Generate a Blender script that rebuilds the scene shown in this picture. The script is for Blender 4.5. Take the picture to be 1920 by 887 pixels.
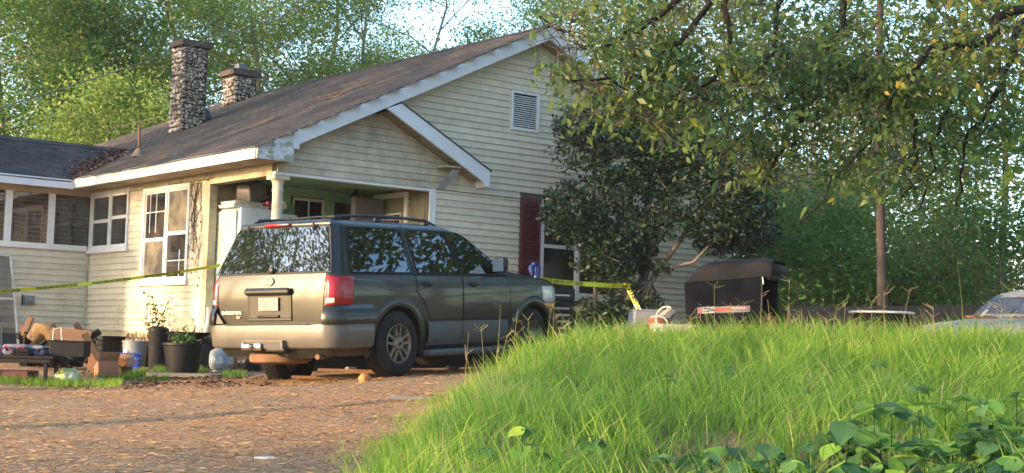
import bpy, bmesh, math, random
import numpy as np
from mathutils import Vector, Matrix, Euler
for _o in list(bpy.data.objects): bpy.data.objects.remove(_o)
sc = bpy.context.scene
COL = sc.collection
R_ = math.radians
PI = math.pi
# ------------------------------------------------------------------ camera
F_PX, YAW, PITCH, ROLL = 2750.0, R_(38.95), R_(4.33), R_(1.65)
EYE = Vector((0, 0, 1.6))
_f = Vector((math.sin(YAW)*math.cos(PITCH), math.cos(YAW)*math.cos(PITCH), math.sin(PITCH)))
_r = Vector((math.cos(YAW), -math.sin(YAW), 0)); _u = _r.cross(_f)
CR = _r*math.cos(ROLL) + _u*math.sin(ROLL); CU = -_r*math.sin(ROLL) + _u*math.cos(ROLL)
cam_d = bpy.data.cameras.new('camera'); cam = bpy.data.objects.new('camera', cam_d); COL.objects.link(cam)
cam_d.sensor_width = 36.0; cam_d.lens = F_PX/1920*36.0; cam_d.clip_end = 2000; cam_d.clip_start = .1
M3 = Matrix((CR, CU, -_f)).transposed()
cam.matrix_world = Matrix.Translation(EYE) @ M3.to_4x4()
sc.camera = cam
# ------------------------------------------------------------------ sky, sun, exposure
SUN_EL = R_(10)
SUN_H = Vector((-1, .20, 0)).normalized()                       # horizontal direction towards the sun
world = bpy.data.worlds.new("World"); sc.world = world; world.use_nodes = True
wn = world.node_tree.nodes; wl = world.node_tree.links
sky = wn.new('ShaderNodeTexSky'); sky.sky_type = 'NISHITA'; sky.sun_disc = False
sky.sun_elevation = SUN_EL; sky.sun_rotation = math.atan2(SUN_H.x, SUN_H.y)
sky.air_density = 1.0; sky.dust_density = 1.9; sky.ozone_density = 2.3
wl.new(sky.outputs[0], wn['Background'].inputs[0]); wn['Background'].inputs[1].default_value = .15
sun_d = bpy.data.lights.new('sun', 'SUN'); sun = bpy.data.objects.new('sun', sun_d); COL.objects.link(sun)
sun_d.energy = 2.0; sun_d.angle = R_(.6); sun_d.color = (1.0, .64, .36)
_sd = Vector((SUN_H.x*math.cos(SUN_EL), SUN_H.y*math.cos(SUN_EL), math.sin(SUN_EL)))
sun.rotation_euler = _sd.to_track_quat('Z', 'Y').to_euler()
sc.view_settings.view_transform = 'Standard'; sc.view_settings.look = 'None'
sc.view_settings.exposure = 2.62; sc.view_settings.gamma = 1.0
sc.render.engine = 'CYCLES'
sc.cycles.max_bounces = 6; sc.cycles.diffuse_bounces = 3; sc.cycles.glossy_bounces = 3
sc.cycles.transmission_bounces = 4; sc.cycles.transparent_max_bounces = 6
sc.cycles.use_denoising = True

# ------------------------------------------------------------------ placing helpers
def ray(px, py):
    return _f + CR*((px-960)/F_PX) - CU*((py-443.5)/F_PX)
def atd(px, py, D): return EYE + ray(px, py)*D
def atp(px, py, ax, val):
    r = ray(px, py); return EYE + r*((val-EYE[ax])/r[ax])
def AD(a, d):                                                  # lateral / forward metres from the camera -> world x, y
    return (a*math.cos(YAW)+d*math.sin(YAW), -a*math.sin(YAW)+d*math.cos(YAW))

def sm(t): t = np.clip(t, 0, 1); return t*t*(3-2*t)
_toe_d = [0, 5, 10, 14.7, 17, 19, 24]; _toe_a = [-2.2, -1.5, -.95, -.62, .1, 1.4, 4.5]
_tp = np.random.RandomState(4)
_wv = [(_tp.uniform(.3, 2.6), _tp.uniform(0, 6.28), _tp.uniform(0, 6.28)) for _ in range(10)]
def bumps(x, y, amp):
    s = 0
    for k, a, p in _wv: s = s + np.sin((x*math.cos(a)+y*math.sin(a))*k*2 + p)/(1+k)
    return s*amp
def drive_z(a, d):
    b = np.interp(d, [-50, 0, 6, 10, 13, 17, 20, 24, 60, 400], [-.2, .0, .45, .73, .90, 1.10, 1.14, 1.14, 1.2, 1.2])
    return b + np.where(a < -2.9, (1-.85*sm((d-18.8)/2.5)), 1)*np.clip(.055*(a+2.9), -.12, .30)*sm((d-3)/12.)
def ground_z(x, y):
    x = np.asarray(x, float); y = np.asarray(y, float)
    a = x*math.cos(YAW) - y*math.sin(YAW); d = x*math.sin(YAW) + y*math.cos(YAW)
    zd = drive_z(a, d)
    zb = np.interp(d, [-50, 0, 3, 5, 8, 11, 13.2, 14.5, 17, 21, 30, 60, 400], [.2, .6, .82, .96, 1.23, 1.49, 1.64, 1.64, 1.52, 1.42, 1.35, 1.2, 1.2]) \
        + np.clip(.035*(a-1.2), -.10, .30)*sm((d-1)/6.)*(1-sm((d-30)/30.))
    ta = np.interp(d, _toe_d, _toe_a)
    t = sm((a-ta+.1)/(1.05 + .03*d))
    z = zd + (zb-zd)*t
    return z + bumps(x, y, .011)
def gz(x, y): return float(ground_z(x, y))
def bankness(x, y):
    a = x*math.cos(YAW) - y*math.sin(YAW); d = x*math.sin(YAW) + y*math.cos(YAW)
    return a - np.interp(d, _toe_d, _toe_a)

# ------------------------------------------------------------------ materials
MATS = {}
def nd(nt, t, **kw):
    n = nt.nodes.new(t)
    for k, v in kw.items():
        if k in n.inputs: n.inputs[k].default_value = v
        else: setattr(n, k, v)
    return n
def mat(name, col, rough=.7, var=.18, scale=6.0, col2=None, scale2=1.5, lo=.45, hi=.65, bump=0.0, bscale=40., metal=0., coat=0., spec=.4,
        world=True, orand=0.0, stretch=None, detail=6.0, trans=0.0, alpha=None):
    """principled surface: base colour broken up by fine noise, a second colour in irregular patches, optional relief"""
    if name in MATS: return MATS[name]
    m = bpy.data.materials.new(name); m.use_nodes = True; nt = m.node_tree; L = nt.links
    p = nt.nodes['Principled BSDF']
    if world: co = nd(nt, 'ShaderNodeNewGeometry').outputs['Position']
    else: co = nd(nt, 'ShaderNodeTexCoord').outputs['Object']
    if stretch:
        mp = nd(nt, 'ShaderNodeMapping'); mp.inputs['Scale'].default_value = stretch; L.new(co, mp.inputs[0]); co = mp.outputs[0]
    n1 = nd(nt, 'ShaderNodeTexNoise', Scale=scale, Detail=detail, Roughness=.65); L.new(co, n1.inputs['Vector'])
    mr = nd(nt, 'ShaderNodeMapRange'); mr.inputs['From Min'].default_value = .3; mr.inputs['From Max'].default_value = .7
    mr.inputs['To Min'].default_value = 1-var; mr.inputs['To Max'].default_value = 1+var; L.new(n1.outputs[0], mr.inputs[0])
    fac = mr.outputs[0]
    if orand:
        oi = nd(nt, 'ShaderNodeObjectInfo'); r2 = nd(nt, 'ShaderNodeMapRange')
        r2.inputs['To Min'].default_value = 1-orand; r2.inputs['To Max'].default_value = 1+orand; L.new(oi.outputs['Random'], r2.inputs[0])
        mm = nd(nt, 'ShaderNodeMath', operation='MULTIPLY'); L.new(fac, mm.inputs[0]); L.new(r2.outputs[0], mm.inputs[1]); fac = mm.outputs[0]
    base = nd(nt, 'ShaderNodeMix', data_type='RGBA'); base.inputs[6].default_value = (*col, 1); base.inputs[7].default_value = (*(col2 or col), 1)
    if col2:
        n2 = nd(nt, 'ShaderNodeTexNoise', Scale=scale2, Detail=5.0, Roughness=.7); L.new(co, n2.inputs['Vector'])
        m2 = nd(nt, 'ShaderNodeMapRange'); m2.inputs['From Min'].default_value = lo; m2.inputs['From Max'].default_value = hi; L.new(n2.outputs[0], m2.inputs[0])
        L.new(m2.outputs[0], base.inputs[0])
    else: base.inputs[0].default_value = 0
    vm = nd(nt, 'ShaderNodeVectorMath', operation='SCALE'); L.new(base.outputs[2], vm.inputs[0]); L.new(fac, vm.inputs['Scale'])
    L.new(vm.outputs[0], p.inputs['Base Color'])
    p.inputs['Roughness'].default_value = rough; p.inputs['Metallic'].default_value = metal
    p.inputs['Specular IOR Level'].default_value = spec; p.inputs['Coat Weight'].default_value = coat; p.inputs['Coat Roughness'].default_value = .06
    if bump:
        n3 = nd(nt, 'ShaderNodeTexNoise', Scale=bscale, Detail=4.0); L.new(co, n3.inputs['Vector'])
        b = nd(nt, 'ShaderNodeBump', Strength=bump, Distance=.02); L.new(n3.outputs[0], b.inputs['Height']); L.new(b.outputs[0], p.inputs['Normal'])
    MATS[name] = m; return m
def leafmat(name, cols, trans=.45, rough=.45, spec=.3, hue_scale=.6):
    """leaves: per-leaf random colour from a ramp (attribute 'rnd'), light shines through"""
    if name in MATS: return MATS[name]
    m = bpy.data.materials.new(name); m.use_nodes = True; nt = m.node_tree; L = nt.links
    p = nt.nodes['Principled BSDF']; out = nt.nodes['Material Output']
    at = nd(nt, 'ShaderNodeAttribute', attribute_name='rnd'); oi = nd(nt, 'ShaderNodeObjectInfo')
    geo = nd(nt, 'ShaderNodeNewGeometry'); no = nd(nt, 'ShaderNodeTexNoise', Scale=hue_scale, Detail=2.0); L.new(geo.outputs['Position'], no.inputs['Vector'])
    s1 = nd(nt, 'ShaderNodeMath', operation='MULTIPLY_ADD'); s1.inputs[1].default_value = .9; s1.inputs[2].default_value = -.45; L.new(no.outputs[0], s1.inputs[0])
    s2 = nd(nt, 'ShaderNodeMath', operation='ADD'); L.new(at.outputs['Fac'], s2.inputs[0]); L.new(s1.outputs[0], s2.inputs[1])
    fl = nd(nt, 'ShaderNodeMath', operation='ADD'); L.new(s2.outputs[0], fl.inputs[0])
    sc2 = nd(nt, 'ShaderNodeMath', operation='MULTIPLY'); sc2.inputs[1].default_value = .0; L.new(oi.outputs['Random'], sc2.inputs[0]); L.new(sc2.outputs[0], fl.inputs[1])
    cr = nd(nt, 'ShaderNodeValToRGB'); e = cr.color_ramp.elements
    while len(e) > 1: e.remove(e[-1])
    e[0].position = cols[0][0]; e[0].color = (*cols[0][1], 1)
    for q, c in cols[1:]:
        k = e.new(q); k.color = (*c, 1)
    L.new(fl.outputs[0], cr.inputs[0]); L.new(cr.outputs[0], p.inputs['Base Color'])
    p.inputs['Roughness'].default_value = rough; p.inputs['Specular IOR Level'].default_value = spec
    tr = nd(nt, 'ShaderNodeBsdfTranslucent'); L.new(cr.outputs[0], tr.inputs[0])
    mx = nd(nt, 'ShaderNodeMixShader'); mx.inputs[0].default_value = trans
    L.new(p.outputs[0], mx.inputs[1]); L.new(tr.outputs[0], mx.inputs[2]); L.new(mx.outputs[0], out.inputs[0])
    MATS[name] = m; return m
def glassmat(name, tint, see=.15, rough=.02, dark=(.01, .012, .012), dirt=None, ior=1.75):
    """window glass: mirror reflection by angle, some of what lies behind, the rest dark tint"""
    if name in MATS: return MATS[name]
    m = bpy.data.materials.new(name); m.use_nodes = True; nt = m.node_tree; L = nt.links
    out = nt.nodes['Material Output']; p = nt.nodes['Principled BSDF']
    p.inputs['Base Color'].default_value = (*dark, 1); p.inputs['Roughness'].default_value = .5; p.inputs['Specular IOR Level'].default_value = 0
    if dirt:
        geo = nd(nt, 'ShaderNodeNewGeometry'); no = nd(nt, 'ShaderNodeTexNoise', Scale=3.0, Detail=6.0); L.new(geo.outputs['Position'], no.inputs['Vector'])
        mr = nd(nt, 'ShaderNodeMapRange'); mr.inputs['From Min'].default_value = .4; mr.inputs['From Max'].default_value = .7; L.new(no.outputs[0], mr.inputs[0])
        mc = nd(nt, 'ShaderNodeMix', data_type='RGBA'); mc.inputs[6].default_value = (*dark, 1); mc.inputs[7].default_value = (*dirt, 1); L.new(mr.outputs[0], mc.inputs[0]); L.new(mc.outputs[2], p.inputs['Base Color'])
    t = nd(nt, 'ShaderNodeBsdfTransparent'); t.inputs[0].default_value = (*tint, 1)
    g = nd(nt, 'ShaderNodeBsdfGlossy'); g.inputs['Roughness'].default_value = rough; g.inputs[0].default_value = (.95, .97, 1, 1)
    m1 = nd(nt, 'ShaderNodeMixShader'); m1.inputs[0].default_value = see; L.new(p.outputs[0], m1.inputs[1]); L.new(t.outputs[0], m1.inputs[2])
    fr = nd(nt, 'ShaderNodeFresnel'); fr.inputs[0].default_value = ior
    m2 = nd(nt, 'ShaderNodeMixShader'); L.new(fr.outputs[0], m2.inputs[0]); L.new(m1.outputs[0], m2.inputs[1]); L.new(g.outputs[0], m2.inputs[2])
    L.new(m2.outputs[0], out.inputs[0]); MATS[name] = m; return m

# ------------------------------------------------------------------ object helpers
def tag(o, label=None, cat=None, group=None, kind=None):
    if label: o['label'] = label
    if cat: o['category'] = cat
    if group: o['group'] = group
    if kind: o['kind'] = kind
    return o
def empty(name, loc=(0, 0, 0), rot=(0, 0, 0), label=None, cat=None, group=None):
    o = bpy.data.objects.new(name, None); COL.objects.link(o); o.location = loc; o.rotation_euler = rot; o.empty_display_size = .1
    return tag(o, label, cat, group)
def worldloc(o):
    v = Vector((0, 0, 0))
    while o is not None: v += o.location; o = o.parent
    return v
class MB:
    """collects shapes and links them as one mesh object"""
    def __init__(s): s.v = []; s.f = []
    def add(s, vs, fs):
        n = len(s.v); s.v += [tuple(v) for v in vs]; s.f += [tuple(i+n for i in f) for f in fs]; return s
    def box(s, x0, x1, y0, y1, z0, z1, M=None, b=0):
        vs = [Vector(p) for p in ((x0, y0, z0), (x1, y0, z0), (x1, y1, z0), (x0, y1, z0), (x0, y0, z1), (x1, y0, z1), (x1, y1, z1), (x0, y1, z1))]
        if M: vs = [M @ p for p in vs]
        return s.add(vs, [(0, 3, 2, 1), (4, 5, 6, 7), (0, 1, 5, 4), (1, 2, 6, 5), (2, 3, 7, 6), (3, 0, 4, 7)])
    def cbox(s, c, d, rot=(0, 0, 0)):
        M = Matrix.Translation(c) @ Euler(rot).to_matrix().to_4x4()
        return s.box(-d[0]/2, d[0]/2, -d[1]/2, d[1]/2, -d[2]/2, d[2]/2, M)
    def bbox(s, c, d, bev=.02, rot=(0, 0, 0), taper=1.0, seg=2):
        """bevelled box (superellipse stack), taper shrinks the bottom"""
        M = Matrix.Translation(c) @ Euler(rot).to_matrix().to_4x4(); n = len(s.v); hx, hy, hz = d[0]/2, d[1]/2, d[2]/2
        rings = [(-hz, bev), (-hz+bev, 0), (hz-bev, 0), (hz, bev)]; k = 0
        for z, ins in rings:
            t = 1-(1-taper)*(hz-z)/(2*hz)
            for cx, cy, a0 in ((1, 1, 0), (-1, 1, 90), (-1, -1, 180), (1, -1, 270)):
                for j in range(seg+1):
                    a = R_(a0+90*j/seg); r = max(bev-ins*.7, .0005)
                    s.v.append(tuple(M @ Vector((cx*(hx*t-bev)+math.cos(a)*r, cy*(hy*t-bev)+math.sin(a)*r, z))))
        N = 4*(seg+1)
        for r in range(3):
            for j in range(N): s.f.append((n+r*N+j, n+r*N+(j+1) % N, n+(r+1)*N+(j+1) % N, n+(r+1)*N+j))
        s.f.append(tuple(n+j for j in range(N))[::-1]); s.f.append(tuple(n+3*N+j for j in range(N))); return s
    def tube(s, path, r, n=8, cap=True):
        path = [Vector(p) for p in path]; rr = r if hasattr(r, '__len__') else [r]*len(path); b = len(s.v); prev = None
        for i, p in enumerate(path):
            t = (path[min(i+1, len(path)-1)]-path[max(i-1, 0)])
            if t.length < 1e-9: t = Vector((0, 0, 1))
            t.normalize()
            if prev is None: u = t.orthogonal().normalized()
            else:
                u = prev - t*prev.dot(t)
                u = u.normalized() if u.length > 1e-6 else t.orthogonal().normalized()
            prev = u; w = t.cross(u)
            for k in range(n):
                a = 2*PI*k/n; s.v.append(tuple(p+(u*math.cos(a)+w*math.sin(a))*rr[i]))
        for i in range(len(path)-1):
            for k in range(n): s.f.append((b+i*n+k, b+i*n+(k+1) % n, b+(i+1)*n+(k+1) % n, b+(i+1)*n+k))
        if cap:
            s.f.append(tuple(b+k for k in range(n))[::-1]); s.f.append(tuple(b+(len(path)-1)*n+k for k in range(n)))
        return s
    def lathe(s, prof, n=24, M=None, closed=False, caps=(1, 1)):
        b = len(s.v)
        for r, z in prof:
            for k in range(n):
                a = 2*PI*k/n; p = Vector((r*math.cos(a), r*math.sin(a), z)); s.v.append(tuple(M @ p if M else p))
        for i in range(len(prof)-1):
            for k in range(n): s.f.append((b+i*n+k, b+i*n+(k+1) % n, b+(i+1)*n+(k+1) % n, b+(i+1)*n+k))
        if closed:
            i = len(prof)-1
            for k in range(n): s.f.append((b+i*n+k, b+i*n+(k+1) % n, b+(k+1) % n, b+k))
        else:
            if caps[0]: s.f.append(tuple(b+k for k in range(n))[::-1])
            if caps[1]: s.f.append(tuple(b+(len(prof)-1)*n+k for k in range(n)))
        return s
    def prism(s, poly, lo, hi, fn):
        """poly of (a,b); fn(a,b,t)->point, t = lo / hi"""
        b = len(s.v); n = len(poly)
        for t in (lo, hi):
            for a, c in poly: s.v.append(tuple(fn(a, c, t)))
        s.f.append(tuple(range(b, b+n))[::-1]); s.f.append(tuple(range(b+n, b+2*n)))
        for i in range(n): s.f.append((b+i, b+(i+1) % n, b+n+(i+1) % n, b+n+i))
        return s
    def grid(s, fn, nu, nv, flip=False):
        b = len(s.v)
        for i in range(nu+1):
            for j in range(nv+1): s.v.append(tuple(fn(i/nu, j/nv)))
        for i in range(nu):
            for j in range(nv):
                q = (b+i*(nv+1)+j, b+(i+1)*(nv+1)+j, b+(i+1)*(nv+1)+j+1, b+i*(nv+1)+j+1); s.f.append(q[::-1] if flip else q)
        return s
    def build(s, name, m, parent=None, world=False, smooth=False, sharp=38, fix=True, kind=None, label=None):
        me = bpy.data.meshes.new(name)
        vs = s.v
        if world and parent is not None:
            o = worldloc(parent); vs = [(v[0]-o.x, v[1]-o.y, v[2]-o.z) for v in vs]
        me.from_pydata(vs, [], s.f)
        if fix:
            bm = bmesh.new(); bm.from_mesh(me); bmesh.ops.remove_doubles(bm, verts=bm.verts, dist=1e-5); bmesh.ops.recalc_face_normals(bm, faces=bm.faces)
            if smooth:
                for f in bm.faces: f.smooth = True
                for e in bm.edges:
                    if len(e.link_faces) == 2 and e.calc_face_angle(0) > R_(sharp): e.smooth = False
            bm.to_mesh(me); bm.free()
        elif smooth: me.shade_smooth()
        if m is not None: me.materials.append(m)
        ob = bpy.data.objects.new(name, me); COL.objects.link(ob); ob.parent = parent
        if kind: ob['kind'] = kind
        if label: ob['label'] = label
        return ob
def piece(name, me, parent, loc, rot=(0, 0, 0), scale=(1, 1, 1), world=True):
    o = bpy.data.objects.new(name, me); COL.objects.link(o); o.parent = parent
    o.location = Vector(loc)-worldloc(parent) if (world and parent) else loc
    o.rotation_euler = rot; o.scale = scale; return o
def mesh_only(mb, name, m, smooth=False):
    o = mb.build(name, m, None, smooth=smooth); me = o.data; bpy.data.objects.remove(o); return me
def np_mesh(name, V, Fq, m, parent=None, rnd=None, kind=None, label=None, loc=None, smooth=False):
    """big meshes straight from numpy: V (n,3), Fq (k,3|4)"""
    if parent is not None and loc is None: loc = worldloc(parent)
    if loc is not None: V = V-np.array(loc)[None, :]
    me = bpy.data.meshes.new(name); k = Fq.shape[1]
    me.vertices.add(len(V)); me.vertices.foreach_set('co', V.astype(np.float32).ravel())
    me.loops.add(Fq.size); me.loops.foreach_set('vertex_index', Fq.astype(np.int32).ravel())
    me.polygons.add(len(Fq)); me.polygons.foreach_set('loop_start', np.arange(len(Fq), dtype=np.int32)*k)
    if smooth: me.polygons.foreach_set('use_smooth', np.ones(len(Fq), dtype=bool))
    me.update(calc_edges=True)
    if rnd is not None:
        at = me.attributes.new('rnd', 'FLOAT', 'FACE'); at.data.foreach_set('value', rnd.astype(np.float32))
    if m: me.materials.append(m)
    o = bpy.data.objects.new(name, me); COL.objects.link(o); o.parent = parent
    if parent is None and loc is not None: o.location = loc
    if kind: o['kind'] = kind
    if label: o['label'] = label
    return o
def text(name, body, size, m, parent, M, ext=.002, bold=0.0, align='CENTER', xs=1.0):
    c = bpy.data.curves.new(name, 'FONT'); c.body = body; c.size = size; c.extrude = ext; c.align_x = align; c.align_y = 'CENTER'; c.offset = bold
    t = bpy.data.objects.new(name, c); COL.objects.link(t)
    dg = bpy.context.evaluated_depsgraph_get(); dg.update(); me = bpy.data.meshes.new_from_object(t.evaluated_get(dg)); bpy.data.objects.remove(t)
    me.materials.clear(); me.materials.append(m)
    o = bpy.data.objects.new(name, me); COL.objects.link(o); o.parent = parent
    o.matrix_local = M @ Matrix.Diagonal((xs, 1, 1, 1)); o['kind'] = 'stuff'; return o
def frame(o, x, y):
    """matrix with text x axis along x, text up along y"""
    x = Vector(x).normalized(); y = Vector(y); y = (y-x*y.dot(x)).normalized(); z = x.cross(y)
    return Matrix.Translation(o) @ Matrix((x, y, z)).transposed().to_4x4()
# ------------------------------------------------------------------ ground
def ground_mat():
    m = bpy.data.materials.new('ground_litter'); m.use_nodes = True; nt = m.node_tree; L = nt.links; p = nt.nodes['Principled BSDF']
    geo = nd(nt, 'ShaderNodeNewGeometry'); P = geo.outputs['Position']
    a = nd(nt, 'ShaderNodeTexNoise', Scale=38.0, Detail=8.0, Roughness=.75); L.new(P, a.inputs['Vector'])
    b = nd(nt, 'ShaderNodeTexNoise', Scale=.55, Detail=5.0); L.new(P, b.inputs['Vector'])
    r1 = nd(nt, 'ShaderNodeValToRGB'); e = r1.color_ramp.elements; e[0].position = .33; e[0].color = (.11, .08, .055, 1); e[1].position = .68; e[1].color = (.52, .35, .20, 1)
    k = e.new(.5); k.color = (.33, .21, .12, 1); L.new(a.outputs[0], r1.inputs[0])
    r2 = nd(nt, 'ShaderNodeValToRGB'); e = r2.color_ramp.elements; e[0].position = .33; e[0].color = (.12, .085, .055, 1); e[1].position = .68; e[1].color = (.48, .35, .22, 1); L.new(a.outputs[0], r2.inputs[0])
    mr = nd(nt, 'ShaderNodeMapRange'); mr.inputs['From Min'].default_value = .45; mr.inputs['From Max'].default_value = .6; L.new(b.outputs[0], mr.inputs[0])
    mx = nd(nt, 'ShaderNodeMix', data_type='RGBA'); L.new(mr.outputs[0], mx.inputs[0]); L.new(r1.outputs[0], mx.inputs[6]); L.new(r2.outputs[0], mx.inputs[7])
    L.new(mx.outputs[2], p.inputs['Base Color']); p.inputs['Roughness'].default_value = .95; p.inputs['Specular IOR Level'].default_value = .1
    bm_ = nd(nt, 'ShaderNodeBump', Strength=.9, Distance=.03); L.new(a.outputs[0], bm_.inputs['Height']); L.new(bm_.outputs[0], p.inputs['Normal'])
    return m
M_ground = ground_mat()
def patch(name, xs, ys, dz, m):
    X, Y = np.meshgrid(xs, ys, indexing='ij'); Z = ground_z(X, Y)+dz
    V = np.stack([X, Y, Z], -1).reshape(-1, 3); nx, ny = len(xs), len(ys)
    i, j = np.meshgrid(np.arange(nx-1), np.arange(ny-1), indexing='ij'); b = (i*ny+j).ravel()
    return np_mesh(name, V, np.stack([b, b+ny, b+ny+1, b+1], 1), m, smooth=True)
def axis(lo, hi, f0, f1, fine, coarse):
    a = list(np.arange(f0, f1, fine)); t = f0; s = fine; left = []
    while t > lo: s = min(s*1.35, coarse); t -= s; left.append(t)
    t = f1; s = fine; right = []
    while t < hi: s = min(s*1.35, coarse); t += s; right.append(t)
    return np.array(left[::-1]+a+right)
g = patch('ground', axis(-900, 900, -2, 26, .16, 60), axis(-900, 900, -2, 30, .16, 60), 0, M_ground); g['kind'] = 'structure'

# litter of leaves, bark chips and pine straw on the drive: uncountable
def litter():
    rng = np.random.RandomState(11); n = 90000
    d = 8.2 + 14*rng.rand(n)**1.25; a = -8.2*d/20 + rng.rand(n)*(9.6*d/20+1.5)
    x = a*math.cos(YAW)+d*math.sin(YAW); y = -a*math.sin(YAW)+d*math.cos(YAW)
    bk = bankness(x, y); cl = np.sin(x*1.9+np.sin(y*1.3)*2)+np.sin(y*2.3+x*.7)
    keep = (bk < .9) & (x < 14.2) & ((cl > -1.0) | (rng.rand(n) < .5)) & (y < 25) & ~((x > 10.6) & (y > 18.8))
    x, y, bk = x[keep], y[keep], bk[keep]; n = len(x)
    sz = (.003+.008*rng.rand(n)**2.5)*(1+.6*(rng.rand(n) < .06)); asp = np.where(rng.rand(n) < .55, 5.0, 1.6); th = rng.rand(n)*6.28
    # straw lies mostly along the drive
    th = np.where(rng.rand(n) < .6, -.5+.5*rng.randn(n), th)
    z = ground_z(x, y)+.004; ux, uy = np.cos(th)*sz*asp*.9, np.sin(th)*sz*asp*.9; vx, vy = -np.sin(th)*sz*.5, np.cos(th)*sz*.5
    tilt = (rng.rand(n)-.35)*sz*1.5; lift = rng.rand(n)*.010; curl = rng.rand(n)*sz*.8
    V = np.empty((n, 4, 3))
    V[:, 0] = np.stack([x-ux, y-uy, z+lift-tilt*.5], 1); V[:, 1] = np.stack([x+vx, y+vy, z+lift+curl], 1)
    V[:, 2] = np.stack([x+ux, y+uy, z+lift+tilt], 1); V[:, 3] = np.stack([x-vx, y-vy, z+lift+curl*.3], 1)
    Fq = np.arange(n*4).reshape(n, 4)
    m = leafmat('litter_mat', [(0, (.06, .04, .03)), (.2, (.22, .115, .05)), (.5, (.54, .31, .13)), (.8, (.68, .43, .20)), (.93, (.52, .36, .22)), (1, (.34, .26, .20))], trans=.05, rough=.8, spec=.15, hue_scale=.35)
    o = np_mesh('leaf_litter', V.reshape(-1, 3), Fq, m, rnd=rng.rand(n)**1.1)
    tag(o, 'brown leaf, bark and pine straw litter scattered over the dirt drive', 'litter', kind='stuff')
litter()
def drift():
    rng = np.random.RandomState(17); n = 1500; px = rng.uniform(60, 520, n); D = rng.uniform(17.3, 20.6, n)-(px-60)/460*1.2; k = np.sin(px*.05)+np.sin(D*4+px*.02) > rng.uniform(-1.2, 1.0, n); px, D = px[k], D[k]; n = len(px)
    a = (px-960)/F_PX*D; x = a*math.cos(YAW)+D*math.sin(YAW); y = -a*math.sin(YAW)+D*math.cos(YAW); C = np.stack([x, y, ground_z(x, y)+.012+.02*rng.rand(n)], 1)
    th = rng.rand(n)*6.28; s = .018+.022*rng.rand(n); V = np.empty((n, 4, 3))
    for q, (u, v) in enumerate(((-1, 0), (0, .5), (1, 0), (0, -.5))): V[:, q] = C+np.stack([(u*np.cos(th)-v*np.sin(th))*s, (u*np.sin(th)+v*np.cos(th))*s, (rng.rand(n)-.4)*s], 1)
    tag(np_mesh('dead_leaves', V.reshape(-1, 3), np.arange(n*4).reshape(n, 4), leafmat('drift_mat', [(0, (.03, .02, .015)), (.5, (.10, .055, .03)), (1, (.30, .17, .09))], trans=.1, rough=.8, spec=.1), rnd=rng.rand(n)), 'dark dead leaves drifted along the far edge of the drive', 'leaves', kind='stuff')
drift()

# ------------------------------------------------------------------ grass
M_grass = leafmat('grass_mat', [(0, (.035, .08, .02)), (.25, (.10, .21, .03)), (.5, (.16, .31, .04)), (.75, (.28, .45, .055)), (.95, (.46, .54, .10)), (1, (.55, .45, .22))], trans=.58, rough=.42, spec=.4, hue_scale=1.4)
def blades(x, y, h, w, rng, lean, rnd, name, label, seg=3, kind='stuff', m=None, cat='grass'):
    n = len(x); th = rng.rand(n)*6.28; z = ground_z(x, y)-.01
    lx, ly = lean[0]*h+np.cos(th)*h*lean[2], lean[1]*h+np.sin(th)*h*lean[2]
    ph = rng.rand(n)*6.28; wx, wy = np.cos(ph)*w/2, np.sin(ph)*w/2
    V = np.empty((n, 2*seg+1, 3)); 
    for s in range(seg+1):
        t = s/seg; bend = t**1.8; cx = x+lx*bend; cy = y+ly*bend; cz = z+h*(t-.28*t*t*np.minimum(1, (lx**2+ly**2)/(h*h)*2))
        k = (1-t)**.6
        if s < seg:
            V[:, 2*s] = np.stack([cx-wx*k, cy-wy*k, cz], 1); V[:, 2*s+1] = np.stack([cx+wx*k, cy+wy*k, cz], 1)
        else: V[:, 2*seg] = np.stack([cx, cy, cz], 1)
    tri = []
    for s in range(seg-1): tri += [(2*s, 2*s+1, 2*s+3), (2*s, 2*s+3, 2*s+2)]
    tri.append((2*seg-2, 2*seg-1, 2*seg)); tri = np.array(tri)
    Fq = (np.arange(n)[:, None, None]*(2*seg+1)+tri[None]).reshape(-1, 3)
    o = np_mesh(name, V.reshape(-1, 3), Fq, m or M_grass, rnd=np.repeat(rnd, len(tri)))
    return tag(o, label, cat, kind=kind)
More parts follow.
